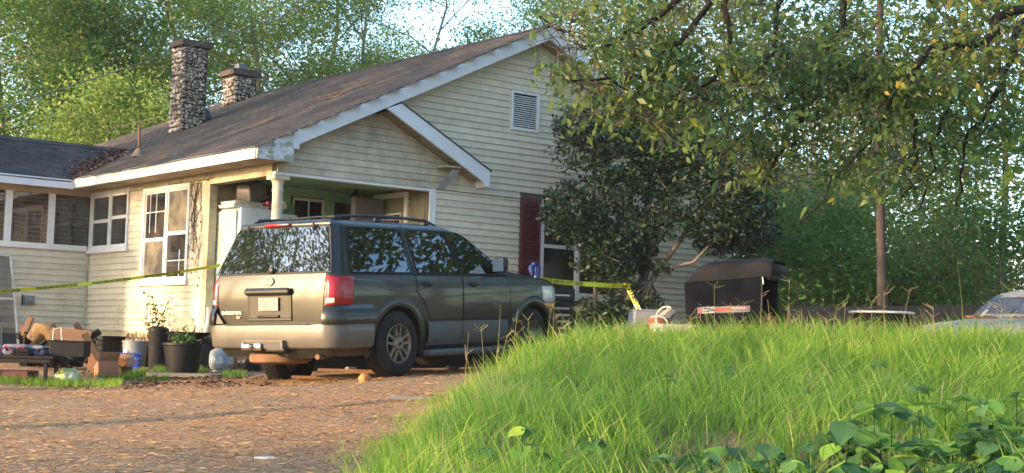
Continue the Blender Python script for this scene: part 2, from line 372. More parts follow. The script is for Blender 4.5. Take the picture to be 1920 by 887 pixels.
def bank_grass():
    rng = np.random.RandomState(5); X = []; Y = []
    for d0, d1, dens in ((4.2, 7.5, 3000), (7.5, 11, 2700), (11, 14.2, 2500), (14.2, 17.5, 420)):
        a0, a1 = -2.6, .36*d1+1.2; n = int((a1-a0)*(d1-d0)*dens)
        a = a0+(a1-a0)*rng.rand(n); d = d0+(d1-d0)*rng.rand(n); X.append(a*math.cos(YAW)+d*math.sin(YAW)); Y.append(-a*math.sin(YAW)+d*math.cos(YAW))
    x = np.concatenate(X); y = np.concatenate(Y); b = bankness(x, y)
    clump = np.sin(x*3.1+2*np.sin(y*2.2))*np.sin(y*3.7+1.5*np.sin(x*1.9)); fine = np.sin(x*11+y*5)*np.sin(y*13-x*4)
    big = np.sin(x*1.1+1.3*np.sin(y*.9))*np.sin(y*1.4+x*.3)
    prob = sm((b+.30+.18*clump)/.8)*(.50+.22*clump+.22*fine+.12*big)
    d = x*math.sin(YAW)+y*math.cos(YAW); a = x*math.cos(YAW)-y*math.sin(YAW)
    prob *= np.where((d < 6.7) & (a > .9), .45, 1)
    k = rng.rand(len(x)) < prob; x, y, b, clump, fine, big = [q[k] for q in (x, y, b, clump, fine, big)]; n = len(x); edge = (.35+.65*sm((b+.2)/1.2))
    kind_ = rng.rand(n); thatch = kind_ < .40; long_ = kind_ > .84
    for sel, nm, lab, seg, hh, ww, ln, rr_ in ((thatch, 'thatch', 'short dense undergrowth of grass and dry thatch on the bank', 2, (.05, .09), (.003, .004), (.02, -.02, .7), (.0, .40)),
            (~thatch & ~long_, 'grass', 'long bright green grass covering the bank in front', 3, (.11, .12), (.0045, .005), (.10, -.10, .38), (.30, .40)), (long_, 'tall_grass', 'taller arching blades standing out of the grass on the bank', 3, (.20, .17), (.006, .006), (.12, -.12, .60), (.42, .45))):
        m_ = int(sel.sum()); h = (hh[0]+hh[1]*rng.rand(m_)+.06*clump[sel]+.03*fine[sel])*edge[sel]; h = np.maximum(h, .03); w = ww[0]+ww[1]*rng.rand(m_)
        dry = rng.rand(m_) < (.16 if nm == 'thatch' else .035)
        rnd = np.clip(rr_[0]+rr_[1]*rng.rand(m_)+.14*clump[sel]+.10*big[sel]+.10*(b[sel] < .4), 0, .97); rnd = np.where(dry, 1.0, rnd)
        blades(x[sel], y[sel], h, w, rng, ln, rnd, nm, lab, seg=seg)
    print('grass blades', n)
bank_grass()
def verge_grass():
    rng = np.random.RandomState(8); X = []; Y = []
    for px0, px1, py, D0, D1, n in ((0, 240, 718, 17.6, 18.6, 5200), (190, 330, 705, 19.0, 20.6, 3000), (300, 400, 697, 20.0, 21.5, 1300), (428, 470, 700, 19.0, 20.2, 700)):
        u = px0+(px1-px0)*rng.rand(n); D = D0+(D1-D0)*rng.rand(n)
        a = (u-960)/F_PX*D; X.append(a*math.cos(YAW)+D*math.sin(YAW)); Y.append(-a*math.sin(YAW)+D*math.cos(YAW))
    # yard grass behind the bank, left of the junk and beyond
    n = 26000; a = 1.0+rng.rand(n)*9.5; d = 16.5+rng.rand(n)*8; X.append(a*math.cos(YAW)+d*math.sin(YAW)); Y.append(-a*math.sin(YAW)+d*math.cos(YAW))
    x = np.concatenate(X); y = np.concatenate(Y); n = len(x)
    k = ~((x > 10.7) & (y > 18.8)) & (rng.rand(n) < .55+.4*np.sin(x*5)*np.sin(y*6)); x, y = x[k], y[k]; n = len(x)
    blades(x, y, .05+.10*rng.rand(n), .006+.004*rng.rand(n), rng, (0, 0, .4), np.clip(.25+.5*rng.rand(n), 0, 1), 'verge_grass', 'short green grass growing along the house and under the junk', seg=2)
verge_grass()
def seed_stalks():
    """bermuda style seed heads and stiff stalks standing above the crest"""
    rng = random.Random(21); M = leafmat('stalk_mat', [(0, (.20, .26, .07)), (.5, (.36, .33, .14)), (1, (.50, .40, .22))], trans=.3); mb = MB(); rnd = []
    spots = [(845, 676, 14.6, .62), (880, 640, 13.5, .5), (916, 640, 13.2, .45), (940, 650, 13.8, .62), (968, 640, 13.6, .5), (1000, 630, 13.5, .32), (1030, 628, 13, .34), (1043, 626, 13.5, .4), (1344, 600, 12.2, .52), (1452, 600, 12.0, .40), (1478, 600, 12.4, .55), (1428, 602, 12.6, .42), (1560, 604, 11.5, .38), (1640, 603, 12, .40), (1662, 600, 12.5, .46), (1690, 604, 12, .5), (1758, 600, 12.5, .32), (1812, 596, 12, .75), (1868, 590, 12, .5), (1600, 600, 12.2, .3), (1315, 606, 12.4, .3)]
    for i in range(70): spots.append((rng.uniform(870, 1915), None, rng.uniform(11.5, 14.3), rng.uniform(.16, .34)))
    for px, py, D, h in spots:
        a = (px-960)/F_PX*D; x, y = AD(a, D)
        if bankness(x, y) < .2: continue
        z = gz(x, y); lx, ly = rng.uniform(-.22, .22)*h, rng.uniform(-.22, .22)*h; top = Vector((x+lx, y+ly, z+.05+h)); p = [Vector((x, y, z)), Vector((x+lx*.35, y+ly*.35, z+h*.55)), top]
        n0 = len(mb.f); mb.tube(p, [.0024, .0018, .0012], 3, cap=False)
        for k in range(rng.choice((0, 2, 3, 4))):
            an = rng.uniform(0, 6.28); l = rng.uniform(.05, .10); q = top-Vector((0, 0, rng.uniform(0, .05)))
            mb.tube([q, q+Vector((math.cos(an)*l, math.sin(an)*l, l*rng.uniform(.2, .9)))], [.0014, .002], 3, cap=False)
        rnd += [rng.random()]*(len(mb.f)-n0)
    o = np_mesh('grass_stalks', np.array(mb.v), np.array(mb.f), M, rnd=np.array(rnd)); tag(o, 'tall dry seed stalks sticking up from the grass on the bank', 'grass stalks', kind='stuff')
seed_stalks()
# ------------------------------------------------------------------ house
X0, Y0, YR, YW, XP = 10.842, 18.99, 21.05, 25.69, 13.70
XE, YF, YWE, SL = 10.31, 18.64, 25.28, .483                     # eave plane, rake plane, wing eave plane, slope
ZE = 4.40                                                       # top of the roof at the eave
XR = XE+5.46; ZR = ZE+SL*5.46                                   # ridge
ZB = 1.70                                                       # foot of the siding
rz = lambda x: ZE+SL*(x-XE) if x <= XR else ZR-SL*(x-XR)
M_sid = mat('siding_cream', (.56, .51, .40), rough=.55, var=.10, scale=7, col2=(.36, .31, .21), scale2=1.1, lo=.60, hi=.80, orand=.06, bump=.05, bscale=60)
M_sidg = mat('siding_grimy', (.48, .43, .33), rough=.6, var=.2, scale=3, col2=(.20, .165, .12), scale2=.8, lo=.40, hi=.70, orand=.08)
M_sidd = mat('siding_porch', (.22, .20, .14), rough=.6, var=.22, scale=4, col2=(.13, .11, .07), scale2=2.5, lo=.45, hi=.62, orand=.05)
M_white = mat('white_trim', (.66, .66, .66), rough=.45, var=.08, scale=5, col2=(.40, .38, .30), scale2=1.6, lo=.58, hi=.78)
M_fascia = mat('fascia_paint', (.58, .61, .66), rough=.5, var=.07, scale=4, col2=(.27, .31, .22), scale2=3.0, lo=.66, hi=.76)
M_wood = mat('trim_wood', (.42, .38, .27), rough=.7, var=.2, scale=6, col2=(.22, .18, .12), scale2=2.0, lo=.5, hi=.7)
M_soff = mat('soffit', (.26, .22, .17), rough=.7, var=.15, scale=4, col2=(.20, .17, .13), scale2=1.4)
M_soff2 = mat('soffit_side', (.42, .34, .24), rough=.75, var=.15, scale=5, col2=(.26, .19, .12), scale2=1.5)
M_dark = mat('dark_void', (.012, .012, .012), rough=.9, var=.2)
M_back = mat('wall_sheathing', (.10, .085, .06), rough=.9)
M_green = mat('porch_green', (.26, .50, .28), rough=.6, var=.12, scale=3, col2=(.06, .20, .08), scale2=1.0, lo=.5, hi=.75)
M_shing = mat('shingle', (.048, .046, .046), rough=.9, var=.35, scale=30, col2=(.095, .080, .068), scale2=.8, lo=.48, hi=.75, orand=.22, bump=.4, bscale=120, spec=.25)
M_glass = glassmat('window_glass', (.5, .5, .5), see=.10, dark=(.014, .014, .016), dirt=(.09, .075, .055))
M_glassd = glassmat('window_glass_dark', (.5, .5, .5), see=.08, rough=.1, dark=(.010, .010, .012), ior=1.3)
M_glassb = glassmat('window_glass_clouded', (.6, .6, .6), see=.05, rough=.12, dark=(.10, .095, .08), dirt=(.34, .30, .21))
M_maroon = mat('shutter_maroon', (.105, .022, .028), rough=.5, var=.15, scale=8)

house = empty('house', (X0, Y0, 1.1), label='cream sided single storey house with dark shingle gable roof, green porch and white trim', cat='house')
HO = house
# siding board: unit length, outward is -y, bottom edge proud
def board_mesh(m, e=.107):
    mb = MB(); prof = [(0, .001), (-.027, 0), (-.028, .008), (-.006, e+.004), (0, e+.004)]
    mb.prism(prof, 0, 1, lambda a, c, t: (t, a, c)); return mesh_only(mb, 'siding_board', m)
BM_ = {k: board_mesh(v) for k, v in (('c', M_sid), ('g', M_sidg), ('d', M_sidd))}
_br = random.Random(3)
def boards(parent, wall, u0, u1, z0, z1, key='c', holes=(), rng_fn=None, e=.107, joint=3.7):
    """rows of lapped siding. wall: ('y', value) faces -y, u = x ; ('x', value) faces -x, u = y"""
    z = z0; k = 0
    while z < z1-.02:
        a, b = (u0, u1) if rng_fn is None else rng_fn(z)
        segs = [(a, b)]
        for h0, h1, hz0, hz1 in holes:
            if z+e > hz0+.02 and z < hz1-.02:
                n = []
                for s0, s1 in segs:
                    if h1 <= s0 or h0 >= s1: n.append((s0, s1)); continue
                    if h0 > s0: n.append((s0, h0))
                    if h1 < s1: n.append((h1, s1))
                segs = n
        hgt = min(1.0, (z1-z)/e) if z+e > z1 else 1.0
        for s0, s1 in segs:
            cuts = [s0]
            if s1-s0 > joint*1.2: cuts.append(s0+(_br.uniform(.25, .75))*(s1-s0))
            cuts.append(s1)
            for c0, c1 in zip(cuts, cuts[1:]):
                if c1-c0 < .03: continue
                dz = _br.uniform(-.0015, .0015); key2 = key(z, (c0+c1)/2) if callable(key) else key
                tw = _br.uniform(-.0012, .0012)
                if wall[0] == 'y': piece('siding_board', BM_[key2], parent, (c0, wall[1], z+dz), (0, tw, 0), (c1-c0-.003, 1, hgt))
                else: piece('siding_board', BM_[key2], parent, (wall[1], c1, z+dz), (0, tw, -PI/2), (c1-c0-.003, 1, hgt))
        z += e; k += 1
def hb(name, m, *bs, parent=None, **kw):
    mb = MB()
    for b in bs: mb.box(*b)
    return mb.build(name, m, parent or HO, world=True, **kw)
# ---- walls (sheathing behind the boards)
gw = MB()
poly = [(XP-.02, ZB), (2*XR-X0, ZB), (2*XR-X0, rz(2*XR-X0)-.26), (XR, ZR-.26), (X0, rz(X0)-.26), (X0, 4.10), (XP-.02, 4.10)]
gw.prism(poly, Y0, Y0+.12, lambda a, c, t: (a, t, c)); gable_wall = gw.build('gable_wall', M_back, HO, world=True)
side_wall = hb('side_wall', M_back, (X0, X0+.12, YR+.002, YW, ZB, 4.2))
wing_wall = hb('wing_wall', M_back, (2.6, X0-.002, YW, YW+.12, ZB, 4.2), (2.6, 2.72, YW+.121, 27.4, ZB, 4.2))
room_front_wall = hb('room_front_wall', M_back, (X0+.121, 11.93, YR, YR+.1, ZB, 4.3))
hb('far_wall', M_sid, (2*XR-X0-.12, 2*XR-X0, Y0+.121, 33.9, 1.2, 4.35), (X0+.1, 2*XR-X0-.121, 33.9, 34.0, 1.2, 4.35))
# ---- siding boards
SM0, SM1 = 12.5, 14.55
def kg(z, u):                                                   # porch gable is grimier
    return 'g' if (z > 4.08 and u < 13.9 and z < 5.3) else 'c'
def gx(z):
    zz = z+.24
    return (max(X0+.0, XE+(zz-ZE)/SL), min(2*XR-X0, 2*XR-XE-(zz-ZE)/SL))
GH = [(15.49, 15.935, 2.45, 4.12), (15.935, 17.66, 2.42, 4.14), (15.225, 15.833, 5.24, 5.905)]
boards(gable_wall, ('y', Y0), 13.735, 2*XR-X0, ZB, 4.09, 'c', GH)
xsp = lambda z: min(14.2, max(gx(z)[0], 12.79+(5.325-.10-z)/.497))
boards(gable_wall, ('y', Y0), 0, 0, 4.10, 6.95, 'c', GH, lambda z: (xsp(z) if z < 5.2 else gx(z)[0], gx(z)[1]))
boards(gable_wall, ('y', Y0), 0, 0, 4.10, 5.18, 'g', [], lambda z: (gx(z)[0], xsp(z)))
SH = [(21.70, 23.44, 2.46, 4.13), (24.02, 25.72, 3.10, 4.2)]
boards(side_wall, ('x', X0), 21.17, YW-.02, ZB, 4.12, 'c', SH)
boards(wing_wall, ('y', YW), 2.6, X0-.02, ZB, 3.12, 'c', [], joint=3.2)
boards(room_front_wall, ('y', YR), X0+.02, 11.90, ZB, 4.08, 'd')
# ---- corner boards, friezes
hb('corner_board', M_wood, (X0-.034, X0-.002, YR-.01, YR+.12, ZB-.02, 4.10), (X0-.034, X0+.10, YR-.036, YR-.0105, ZB-.02, 4.10))
hb('corner_board', M_white, (13.62, 13.735, Y0-.036, Y0-.001, ZB-.1, 4.085))
hb('corner_board', M_wood, (X0-.06, X0-.021, YW-.06, YW-.021, ZB, 3.1))
hb('frieze', M_wood, (X0-.036, X0+.10, YR+.0, YW-.01, 4.122, 4.235))
pb = hb('porch_beam', M_wood, (X0-.03, X0+.12, Y0+.10, YR-.001, 4.075, 4.235), (X0-.045, X0+.135, Y0+.10, YR-.002, 4.045, 4.075))
hb('porch_lintel', M_white, (X0-.03, 13.74, Y0-.012, Y0+.12, 4.055, 4.098))
# ---- porch column
cl = MB(); cm = Matrix.Translation((X0+.075, Y0+.085, 0))
cl.lathe([(.105, 1.65), (.105, 1.72), (.088, 1.76), (.087, 2.6), (.082, 3.4), (.077, 3.80), (.086, 3.815), (.086, 3.84), (.077, 3.855), (.080, 3.92), (.10, 3.97), (.115, 3.985)], 28, cm)
cl.box(X0+.075-.125, X0+.075+.125, Y0+.085-.125, Y0+.085+.125, 3.986, 4.044)
cl.build('porch_column', mat('column_paint', (.50, .47, .38), rough=.6, var=.12, scale=5, col2=(.28, .25, .18), scale2=3.0, lo=.58, hi=.72), HO, world=True, smooth=True)
# ---- porch inside
hb('porch_floor', M_back, (X0-.05, XP+.1, Y0-.05, YR+.2, 1.55, 1.64))
hb('porch_ceiling', M_green, (X0+.13, XP-.03, Y0+.13, YR-.01, 4.14, 4.16))
pw = hb('porch_back_wall', M_green, (11.93, 12.30, YR-.001, YR+.08, 1.64, 4.139), (12.95, 13.15, YR-.001, YR+.08, 1.64, 4.139), (12.30, 12.95, YR, YR+.08, 3.99, 4.138), (12.30, 12.95, YR, YR+.08, 1.64, 2.5), (13.15, XP-.03, YR, YR+.08, 3.97, 4.137))
hb('doorway', M_dark, (11.5, 11.93, YR-.03, YR-.025, 1.64, 4.06)); hb('doorway', M_dark, (13.12, 13.68, YR+.5, YR+.52, 1.64, 4.1))
w = hb('window', M_white, (12.33, 12.93, YR-.03, YR-.002, 3.93, 3.975), (12.33, 12.36, YR-.03, YR-.002, 2.6, 3.93), (12.90, 12.93, YR-.03, YR-.002, 2.6, 3.93), (12.63, 12.648, YR-.02, YR-.003, 2.6, 3.93), (12.40, 12.88, YR-.021, YR-.004, 3.35, 3.372))
hb('pane', M_glassd, (12.30, 12.95, YR+.01, YR+.015, 2.5, 3.99), parent=w)
hb('shutter', mat('green_board', (.10, .30, .10), rough=.6), (12.20, 12.345, YR-.05, YR-.03, 2.7, 3.86))
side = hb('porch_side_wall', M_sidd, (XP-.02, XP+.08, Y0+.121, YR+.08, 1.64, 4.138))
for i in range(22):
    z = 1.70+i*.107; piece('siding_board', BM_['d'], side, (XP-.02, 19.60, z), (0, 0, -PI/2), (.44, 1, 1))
dr = hb('door', mat('door_paint', (.16, .17, .12), rough=.5, var=.12), (XP-.045, XP-.021, 19.72, 20.50, 1.70, 4.00))
hb('door_frame', M_white, (XP-.06, XP-.021, 19.62, 19.715, 1.68, 4.09), (XP-.06, XP-.021, 20.505, 20.60, 1.68, 4.09), (XP-.06, XP-.021, 19.716, 20.504, 4.01, 4.09))
hb('pane', M_glass, *[(XP-.050, XP-.046, 19.84+.19*i, 20.00+.19*i, 2.9, 3.72) for i in range(3)], parent=dr)
hb('door_moulding', M_white, (XP-.052, XP-.046, 19.80, 19.835, 2.86, 3.76), (XP-.052, XP-.046, 20.385, 20.42, 2.86, 3.76), (XP-.052, XP-.046, 19.8351, 20.3849, 3.725, 3.76), parent=dr)
# ---- windows of the outer walls
def wwin(name, wall, u0, u1, z0, z1, mull, rails, glass, t=.07, sill=True, bars=()):
    """frame proud of the wall, mullions (u), rails (z) per bay; returns the window part"""
    def bx(a0, a1, b0, b1, n0, n1):                             # u, z, outward distance
        return (a0, a1, wall[1]-n1, wall[1]-n0, b0, b1) if wall[0] == 'y' else (wall[1]-n1, wall[1]-n0, a0, a1, b0, b1)
    fr = hb(name, M_white, bx(u0, u0+t, z0, z1, -.02, .045), bx(u1-t, u1, z0, z1, -.02, .045), bx(u0+t+.001, u1-t-.001, z1-t, z1, -.02, .044), bx(u0+t+.001, u1-t-.001, z0, z0+t*.6, -.02, .043))
    us = [u0+t]; 
    for mu in mull: us += [mu-t*.45, mu+t*.45]; hb('mullion', M_white, bx(mu-t*.45, mu+t*.45, z0+t*.6+.001, z1-t-.001, -.02, .04), parent=fr)
    us.append(u1-t)
    for i in range(0, len(us), 2):
        a, b = us[i], us[i+1]; rl = rails[i//2]; zz = [z0+t*.6]+rl+[z1-t]
        mb = MB(); s = .03
        for q0, q1 in zip(zz, zz[1:]):
            for k in (bx(a+.001, a+s, q0+.001, q1-.001, -.01, .022), bx(b-s, b-.001, q0+.001, q1-.001, -.01, .022), bx(a+s+.001, b-s-.001, q1-s, q1-.001, -.01, .021), bx(a+s+.001, b-s-.001, q0+.001, q0+s, -.01, .021)): mb.box(*k)
        mb.build('sash', M_white, fr, world=True)
        for j, (q0, q1) in enumerate(zip(zz, zz[1:])):
            g = glass[i//2][j]; hb('pane', g, bx(a+s*.5, b-s*.5, q0+s*.5, q1-s*.5, .004, .008), parent=fr)
    if sill: hb('sill', M_white, bx(u0-.05, u1+.05, z0-.07, z0-.001, -.01, .075), parent=fr)
    for b in bars: hb('muntin', M_white, bx(*b), parent=fr)
    return fr
big = wwin('window', ('x', X0), 21.70, 23.44, 2.53, 4.12, [22.55], [[3.32], [3.24]], [[M_glass, M_glassb], [M_glassb, M_glass]],
     bars=[(22.95, 22.965, 3.36, 4.02, .010, .020), (23.18, 23.195, 3.36, 4.02, .010, .020), (22.62, 23.33, 3.70, 3.715, .011, .021), (22.02, 22.035, 2.6, 3.04, .010, .020), (21.82, 22.44, 2.86, 2.874, .011, .021)])
# curtain and clutter seen through the broken sash
cur = MB()
for k in range(9):
    cur.tube([(X0+.02, 22.70+.07*k+.01*math.sin(k*3), 3.40), (X0+.03, 22.71+.07*k+.012*math.sin(k*5), 4.0)], [.013, .010], 6)
wwin('window', ('x', X0), 24.02, 25.66, 3.15, 4.19, [24.82], [[3.70], [3.66]], [[M_glass, M_glass], [M_glass, M_glass]])
wg = wwin('window', ('y', Y0), 15.94, 17.62, 2.50, 4.12, [16.80], [[3.34], [3.34]], [[M_glassd, M_glassd], [M_glassd, M_glassd]])
# wing windows: a long band with white posts, dark louvred glass between
band = hb('window', M_white, (2.62, X0-.07, YW-.05, YW+.02, 3.12, 3.22))
for i in range(6):
    u1 = 10.80-i*.78
    hb('post', M_white, (u1-.78, u1-.66, YW-.045, YW+.02, 3.2205, 4.12), parent=band)
    hb('pane', M_glass, (u1-.659, u1-.001, YW-.006, YW-.001, 3.2205, 4.12), parent=band)
    lv = MB()
    for k in range(11): lv.box(u1-.655, u1-.005, YW-.016, YW-.008, 3.26+k*.078, 3.268+k*.078)
    lv.build('louvre', mat('louvre_grey', (.16, .12, .11), rough=.6), band, world=True)
hb('wing_frieze', M_soff2, (2.62, X0-.03, YW-.052, YW+.03, 4.1205, 4.235))
# ---- gable vent
vt = hb('gable_vent', M_white, (15.225, 15.27, Y0-.05, Y0+.01, 5.24, 5.905), (15.79, 15.833, Y0-.05, Y0+.01, 5.24, 5.905), (15.2701, 15.7899, Y0-.05, Y0+.01, 5.865, 5.905), (15.2701, 15.7899, Y0-.05, Y0+.01, 5.24, 5.28))
hb('siding_infill', M_sid, (15.2255, 15.8325, Y0-.024, Y0-.001, 5.168, 5.2395))
hb('vent_backing', M_dark, (15.27, 15.79, Y0-.004, Y0-.001, 5.28, 5.865), parent=vt)
sl = MB(); sl.box(0, 1, -.022, 0, 0, .007); slm = mesh_only(sl, 'slat', M_white)
for k in range(16): piece('slat', slm, vt, (15.272, Y0-.012, 5.292+k*.0358), (R_(38), 0, 0), (.516, 1.2, 1))
# ---- shutter
sh = hb('shutter', M_maroon, (15.49, 15.535, Y0-.055, Y0-.02, 2.45, 4.12), (15.885, 15.932, Y0-.055, Y0-.02, 2.45, 4.12), (15.536, 15.884, Y0-.055, Y0-.02, 4.04, 4.12), (15.536, 15.884, Y0-.055, Y0-.02, 3.02, 3.09), (15.536, 15.884, Y0-.055, Y0-.02, 2.45, 2.53))
hb('backing', M_maroon, (15.5, 15.92, Y0-.026, Y0-.021, 2.5, 4.1), parent=sh)
slat2 = MB(); slat2.box(0, 1, -.020, 0, 0, .008); slm2 = mesh_only(slat2, 'slat', M_maroon)
for k in range(30):
    z = 2.545+k*.050
    if 3.0 < z < 3.09: continue
    piece('slat', slm2, sh, (15.537, Y0-.030, z), (R_(35), 0, 0), (.346, 1.6, 1))
# ---- foundation: dark crawl space and stone piers
hb('crawl_space', M_dark, (X0+.35, 2*XR-X0-.3, Y0+.3, 33, 1.0, 1.69), (3.0, X0+.34, YW+.35, 27.2, .9, 1.69))
hb('floor_joist', M_wood, (X0+.01, X0+.11, YR, YW, 1.60, 1.695), (3, X0-.01, YW+.01, YW+.11, 1.60, 1.695))
# ---- roof decks (thickness), fascia, soffit
def roofdeck():
    mb = MB(); YB = 30.0
    T = lambda x, y, o: (x, y, (ZE+SL*(x-XE) if x <= XR else ZR-SL*(x-XR))+o)
    # left slope polygon with hip at the back, right slope, back hip
    for o in (0, 1):
        pass
    A = [(XE, YF+.03), (XR, YF+.03), (XR, YB), (XE, YB+5.46)]
    B = [(XR, YF+.03), (2*XR-XE, YF+.03), (2*XR-XE, YB+5.46), (XR, YB)]
    mb.prism(A, -.13, -.02, lambda a, c, t: T(a, c, t)); mb.prism(B, -.13, -.02, lambda a, c, t: T(a, c, t))
    C = [(XE, YB+5.46), (XR, YB), (2*XR-XE, YB+5.46)]
    mb.prism(C, -.13, -.02, lambda a, c, t: (a, c, ZR-SL*(c-YB)+t))
    return mb.build('roof_deck', mat('deck_dark', (.05, .045, .045), rough=.9), HO, world=True)
roof = roofdeck()
# rake fascia, one front plane: left rake with boxed end, right rake
fz = lambda x, o: (rz(x)+o)
mb = MB(); P = [(XE+.60, fz(XE+.6, -.022)), (XR, ZR-.022), (XR, ZR-.24), (XE+.76, fz(XE+.76, -.24)), (XE+.70, fz(XE+.72, -.25)), (XE+.69, ZE+.02), (XE+.60, ZE+.02)]
mb.prism(P, YF, YF+.035, lambda a, c, t: (a, t, c)); mb.build('rake_fascia', M_fascia, HO, world=True)
M_algae = mat('fascia_algae', (.56, .59, .63), rough=.55, var=.08, scale=6, col2=(.24, .27, .18), scale2=6.0, lo=.47, hi=.56)
mb = MB(); mb.prism([(XE, ZE-.022), (XE+.599, fz(XE+.6, -.022)), (XE+.599, ZE-.19), (XE, ZE-.18)], YF, YF+.035, lambda a, c, t: (a, t, c)); mb.build('rake_end_block', M_algae, HO, world=True)
mb = MB(); P = [(XR+.001, ZR-.005), (2*XR-XE, ZE-.005), (2*XR-XE, ZE-.19), (2*XR-XE-.1, ZE-.19), (XR+.001, ZR-.24)]
mb.prism(P, YF, YF+.035, lambda a, c, t: (a, t, c)); mb.build('rake_fascia', M_fascia, HO, world=True)
# side eave fascia and its boxed soffit
hb('eave_fascia', mat('eave_paint', (.66, .66, .63), rough=.5, var=.10, scale=5, col2=(.36, .33, .26), scale2=1.8, lo=.55, hi=.72), (XE-.02, XE+.012, YF+.0355, YWE+.0, ZE-.185, ZE-.008))
hb('eave_soffit', M_soff2, (XE+.0125, X0+.1, YF+.036, YWE+.3, ZE-.172, ZE-.160))
hb('wing_fascia', M_fascia, (2.2, XE-.0205, YWE-.03, YWE+.0, ZE-.20, ZE-.035))
hb('wing_soffit', M_soff2, (2.2, X0-.03, YWE+.001, YW-.03, ZE-.182, ZE-.172))
# sloped soffits under the rake overhang, small gable roof over the porch with panelled soffit
mb = MB(); mb.prism([(XE+.6, 0), (XR, 0), (XR, 1), (XE+.6, 1)], 0, .012, lambda a, c, t: (a, YF+.036+c*(Y0-YF-.036), fz(a, -.225)+t)); 
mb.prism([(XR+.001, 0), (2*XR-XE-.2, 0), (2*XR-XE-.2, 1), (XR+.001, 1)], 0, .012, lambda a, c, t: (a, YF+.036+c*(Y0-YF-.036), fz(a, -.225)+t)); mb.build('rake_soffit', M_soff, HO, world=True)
XS, ZS = 12.79, 5.325                                           # where the small gable's top edge leaves the main rake
S2 = .497; XS1 = 14.56
s2 = lambda x: ZS-S2*(x-XS)
small = MB(); small.prism([(XS-.27, s2(XS-.27)-.245), (XS, ZS-.002), (XS1, s2(XS1)-.002), (XS1, s2(XS1)-.262), (XS1-.09, s2(XS1)-.262), (XS1-.125, s2(XS1-.125)-.245)], YF-.012, YF+.034, lambda a, c, t: (a, t, c))
small = small.build('porch_gable_fascia', M_fascia, HO, world=True)
mb = MB(); mb.prism([(XS-.02, ZS+.028), (XS1+.03, s2(XS1+.03)+.02), (XS1+.03, s2(XS1+.03)+.001), (XS-.02, ZS+.008)], YF-.03, Y0, lambda a, c, t: (a, t, c)); mb.build('porch_gable_roof', M_shing, HO, world=True)
hb('eave_block', M_fascia, (XS1-.03, XS1, YF+.035, Y0-.02, s2(XS1)-.262, s2(XS1)-.0))
# soffit panels, each its own strip
for k in range(17):
    x0 = XS-.27+.10+k*.105
    if x0+.1 > XS1-.03: break
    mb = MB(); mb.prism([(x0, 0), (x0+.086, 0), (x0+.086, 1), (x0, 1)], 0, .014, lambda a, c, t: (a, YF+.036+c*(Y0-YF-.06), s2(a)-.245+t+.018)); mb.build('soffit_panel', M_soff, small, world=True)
mb = MB(); mb.tube([(XS-.2, Y0-.03, s2(XS-.2)-.25), (XS1-.13, Y0-.03, s2(XS1-.13)-.25)], .016, 4); mb.build('soffit_trim', M_wood, HO, world=True)
mb = MB(); mb.prism([(-.05, 0), (.05, 0), (.05, 1), (-.05, 1)], 0, .06, lambda a, c, t: (13.79+a+.10*c+t*.9, Y0-.03-.28*c, 4.10+.30*c)); mb.build('brace', M_fascia, HO, world=True)
hb('brace_block', M_wood, (13.72, 14.02, YF+.05, Y0-.04, s2(14.0)-.285, s2(14.0)-.262))
# ---- shingles: nearest 300 tabs per roof are parts, the rest one mesh
sg = MB(); sg.prism([(0, 0), (1, 0), (1, 1), (0, 1)], 0, 1, lambda a, c, t: (a, c, t)); 
def shingle_piece():
    mb = MB(); mb.add([(0, 0, 0), (.325, 0, 0), (.325, .17, -.004), (0, .17, -.004), (0, 0, .011), (.325, 0, .011), (.325, .17, .002), (0, .17, .002)], [(4, 5, 6, 7), (0, 1, 5, 4), (1, 2, 6, 5), (3, 0, 4, 7)]); return mesh_only(mb, 'shingle', M_shing)
SHM = shingle_piece()
def shingles(parent, origin, udir, vdir, w, h, clip, seed, near=300, e=.135):
    """origin at the eave corner; u along the eave, v up the slope"""
    rng = random.Random(seed); u = Vector(udir).normalized(); v = Vector(vdir).normalized(); n = u.cross(v)
    if n.z < 0: n = -n
    Mx = Matrix((u, v, u.cross(v))).transposed(); tabs = []
    for r in range(int(h/e)+1):
        off = -(r % 3)*.11-rng.uniform(0, .03); c = 0
        while off+c*.33 < w+.3:
            a0 = off+c*.33; c += 1
            P = Vector(origin)+u*(a0+.16)+v*(r*e+.07)
            if not clip(P): continue
            tabs.append((( P-EYE).length, a0, r*e-.012, rng.uniform(-.006, .006), rng.uniform(-.01, .01)))
    tabs.sort(); nd_ = tabs[:near]; far = tabs[near:]
    flip = (u.cross(v)).z < 0
    for d, a0, b0, jz, ja in nd_:
        P = Vector(origin)+u*a0+v*(b0+jz)+n*.001
        rot = Matrix((u, v, u.cross(v))).transposed().to_euler()
        o = piece('shingle', SHM, parent, P, (rot.x, rot.y, rot.z), (1, 1, -1 if flip else 1))
    if far:
        vs = []; fs = []
        for d, a0, b0, jz, ja in far:
            k = len(vs); q = rng.uniform(0, .004)
            for (a, b, c) in ((0, 0, 0), (.325, 0, 0), (.325, .17, -.004), (0, .17, -.004), (0, 0, .009+q), (.325, 0, .009+q), (.325, .17, .002), (0, .17, .002)):
                P = Vector(origin)+u*(a0+a)+v*(b0+jz+b+a*ja)+n*(c+.001); vs.append(tuple(P))
            fs += [(k+4, k+5, k+6, k+7), (k, k+1, k+5, k+4), (k+1, k+2, k+6, k+5), (k+3, k, k+4, k+7)]
        m2 = M_shingf
        np_mesh('shingles', np.array(vs), np.array(fs), m2, parent=parent, kind='stuff', rnd=np.repeat([rng.random() for _ in far], 4))
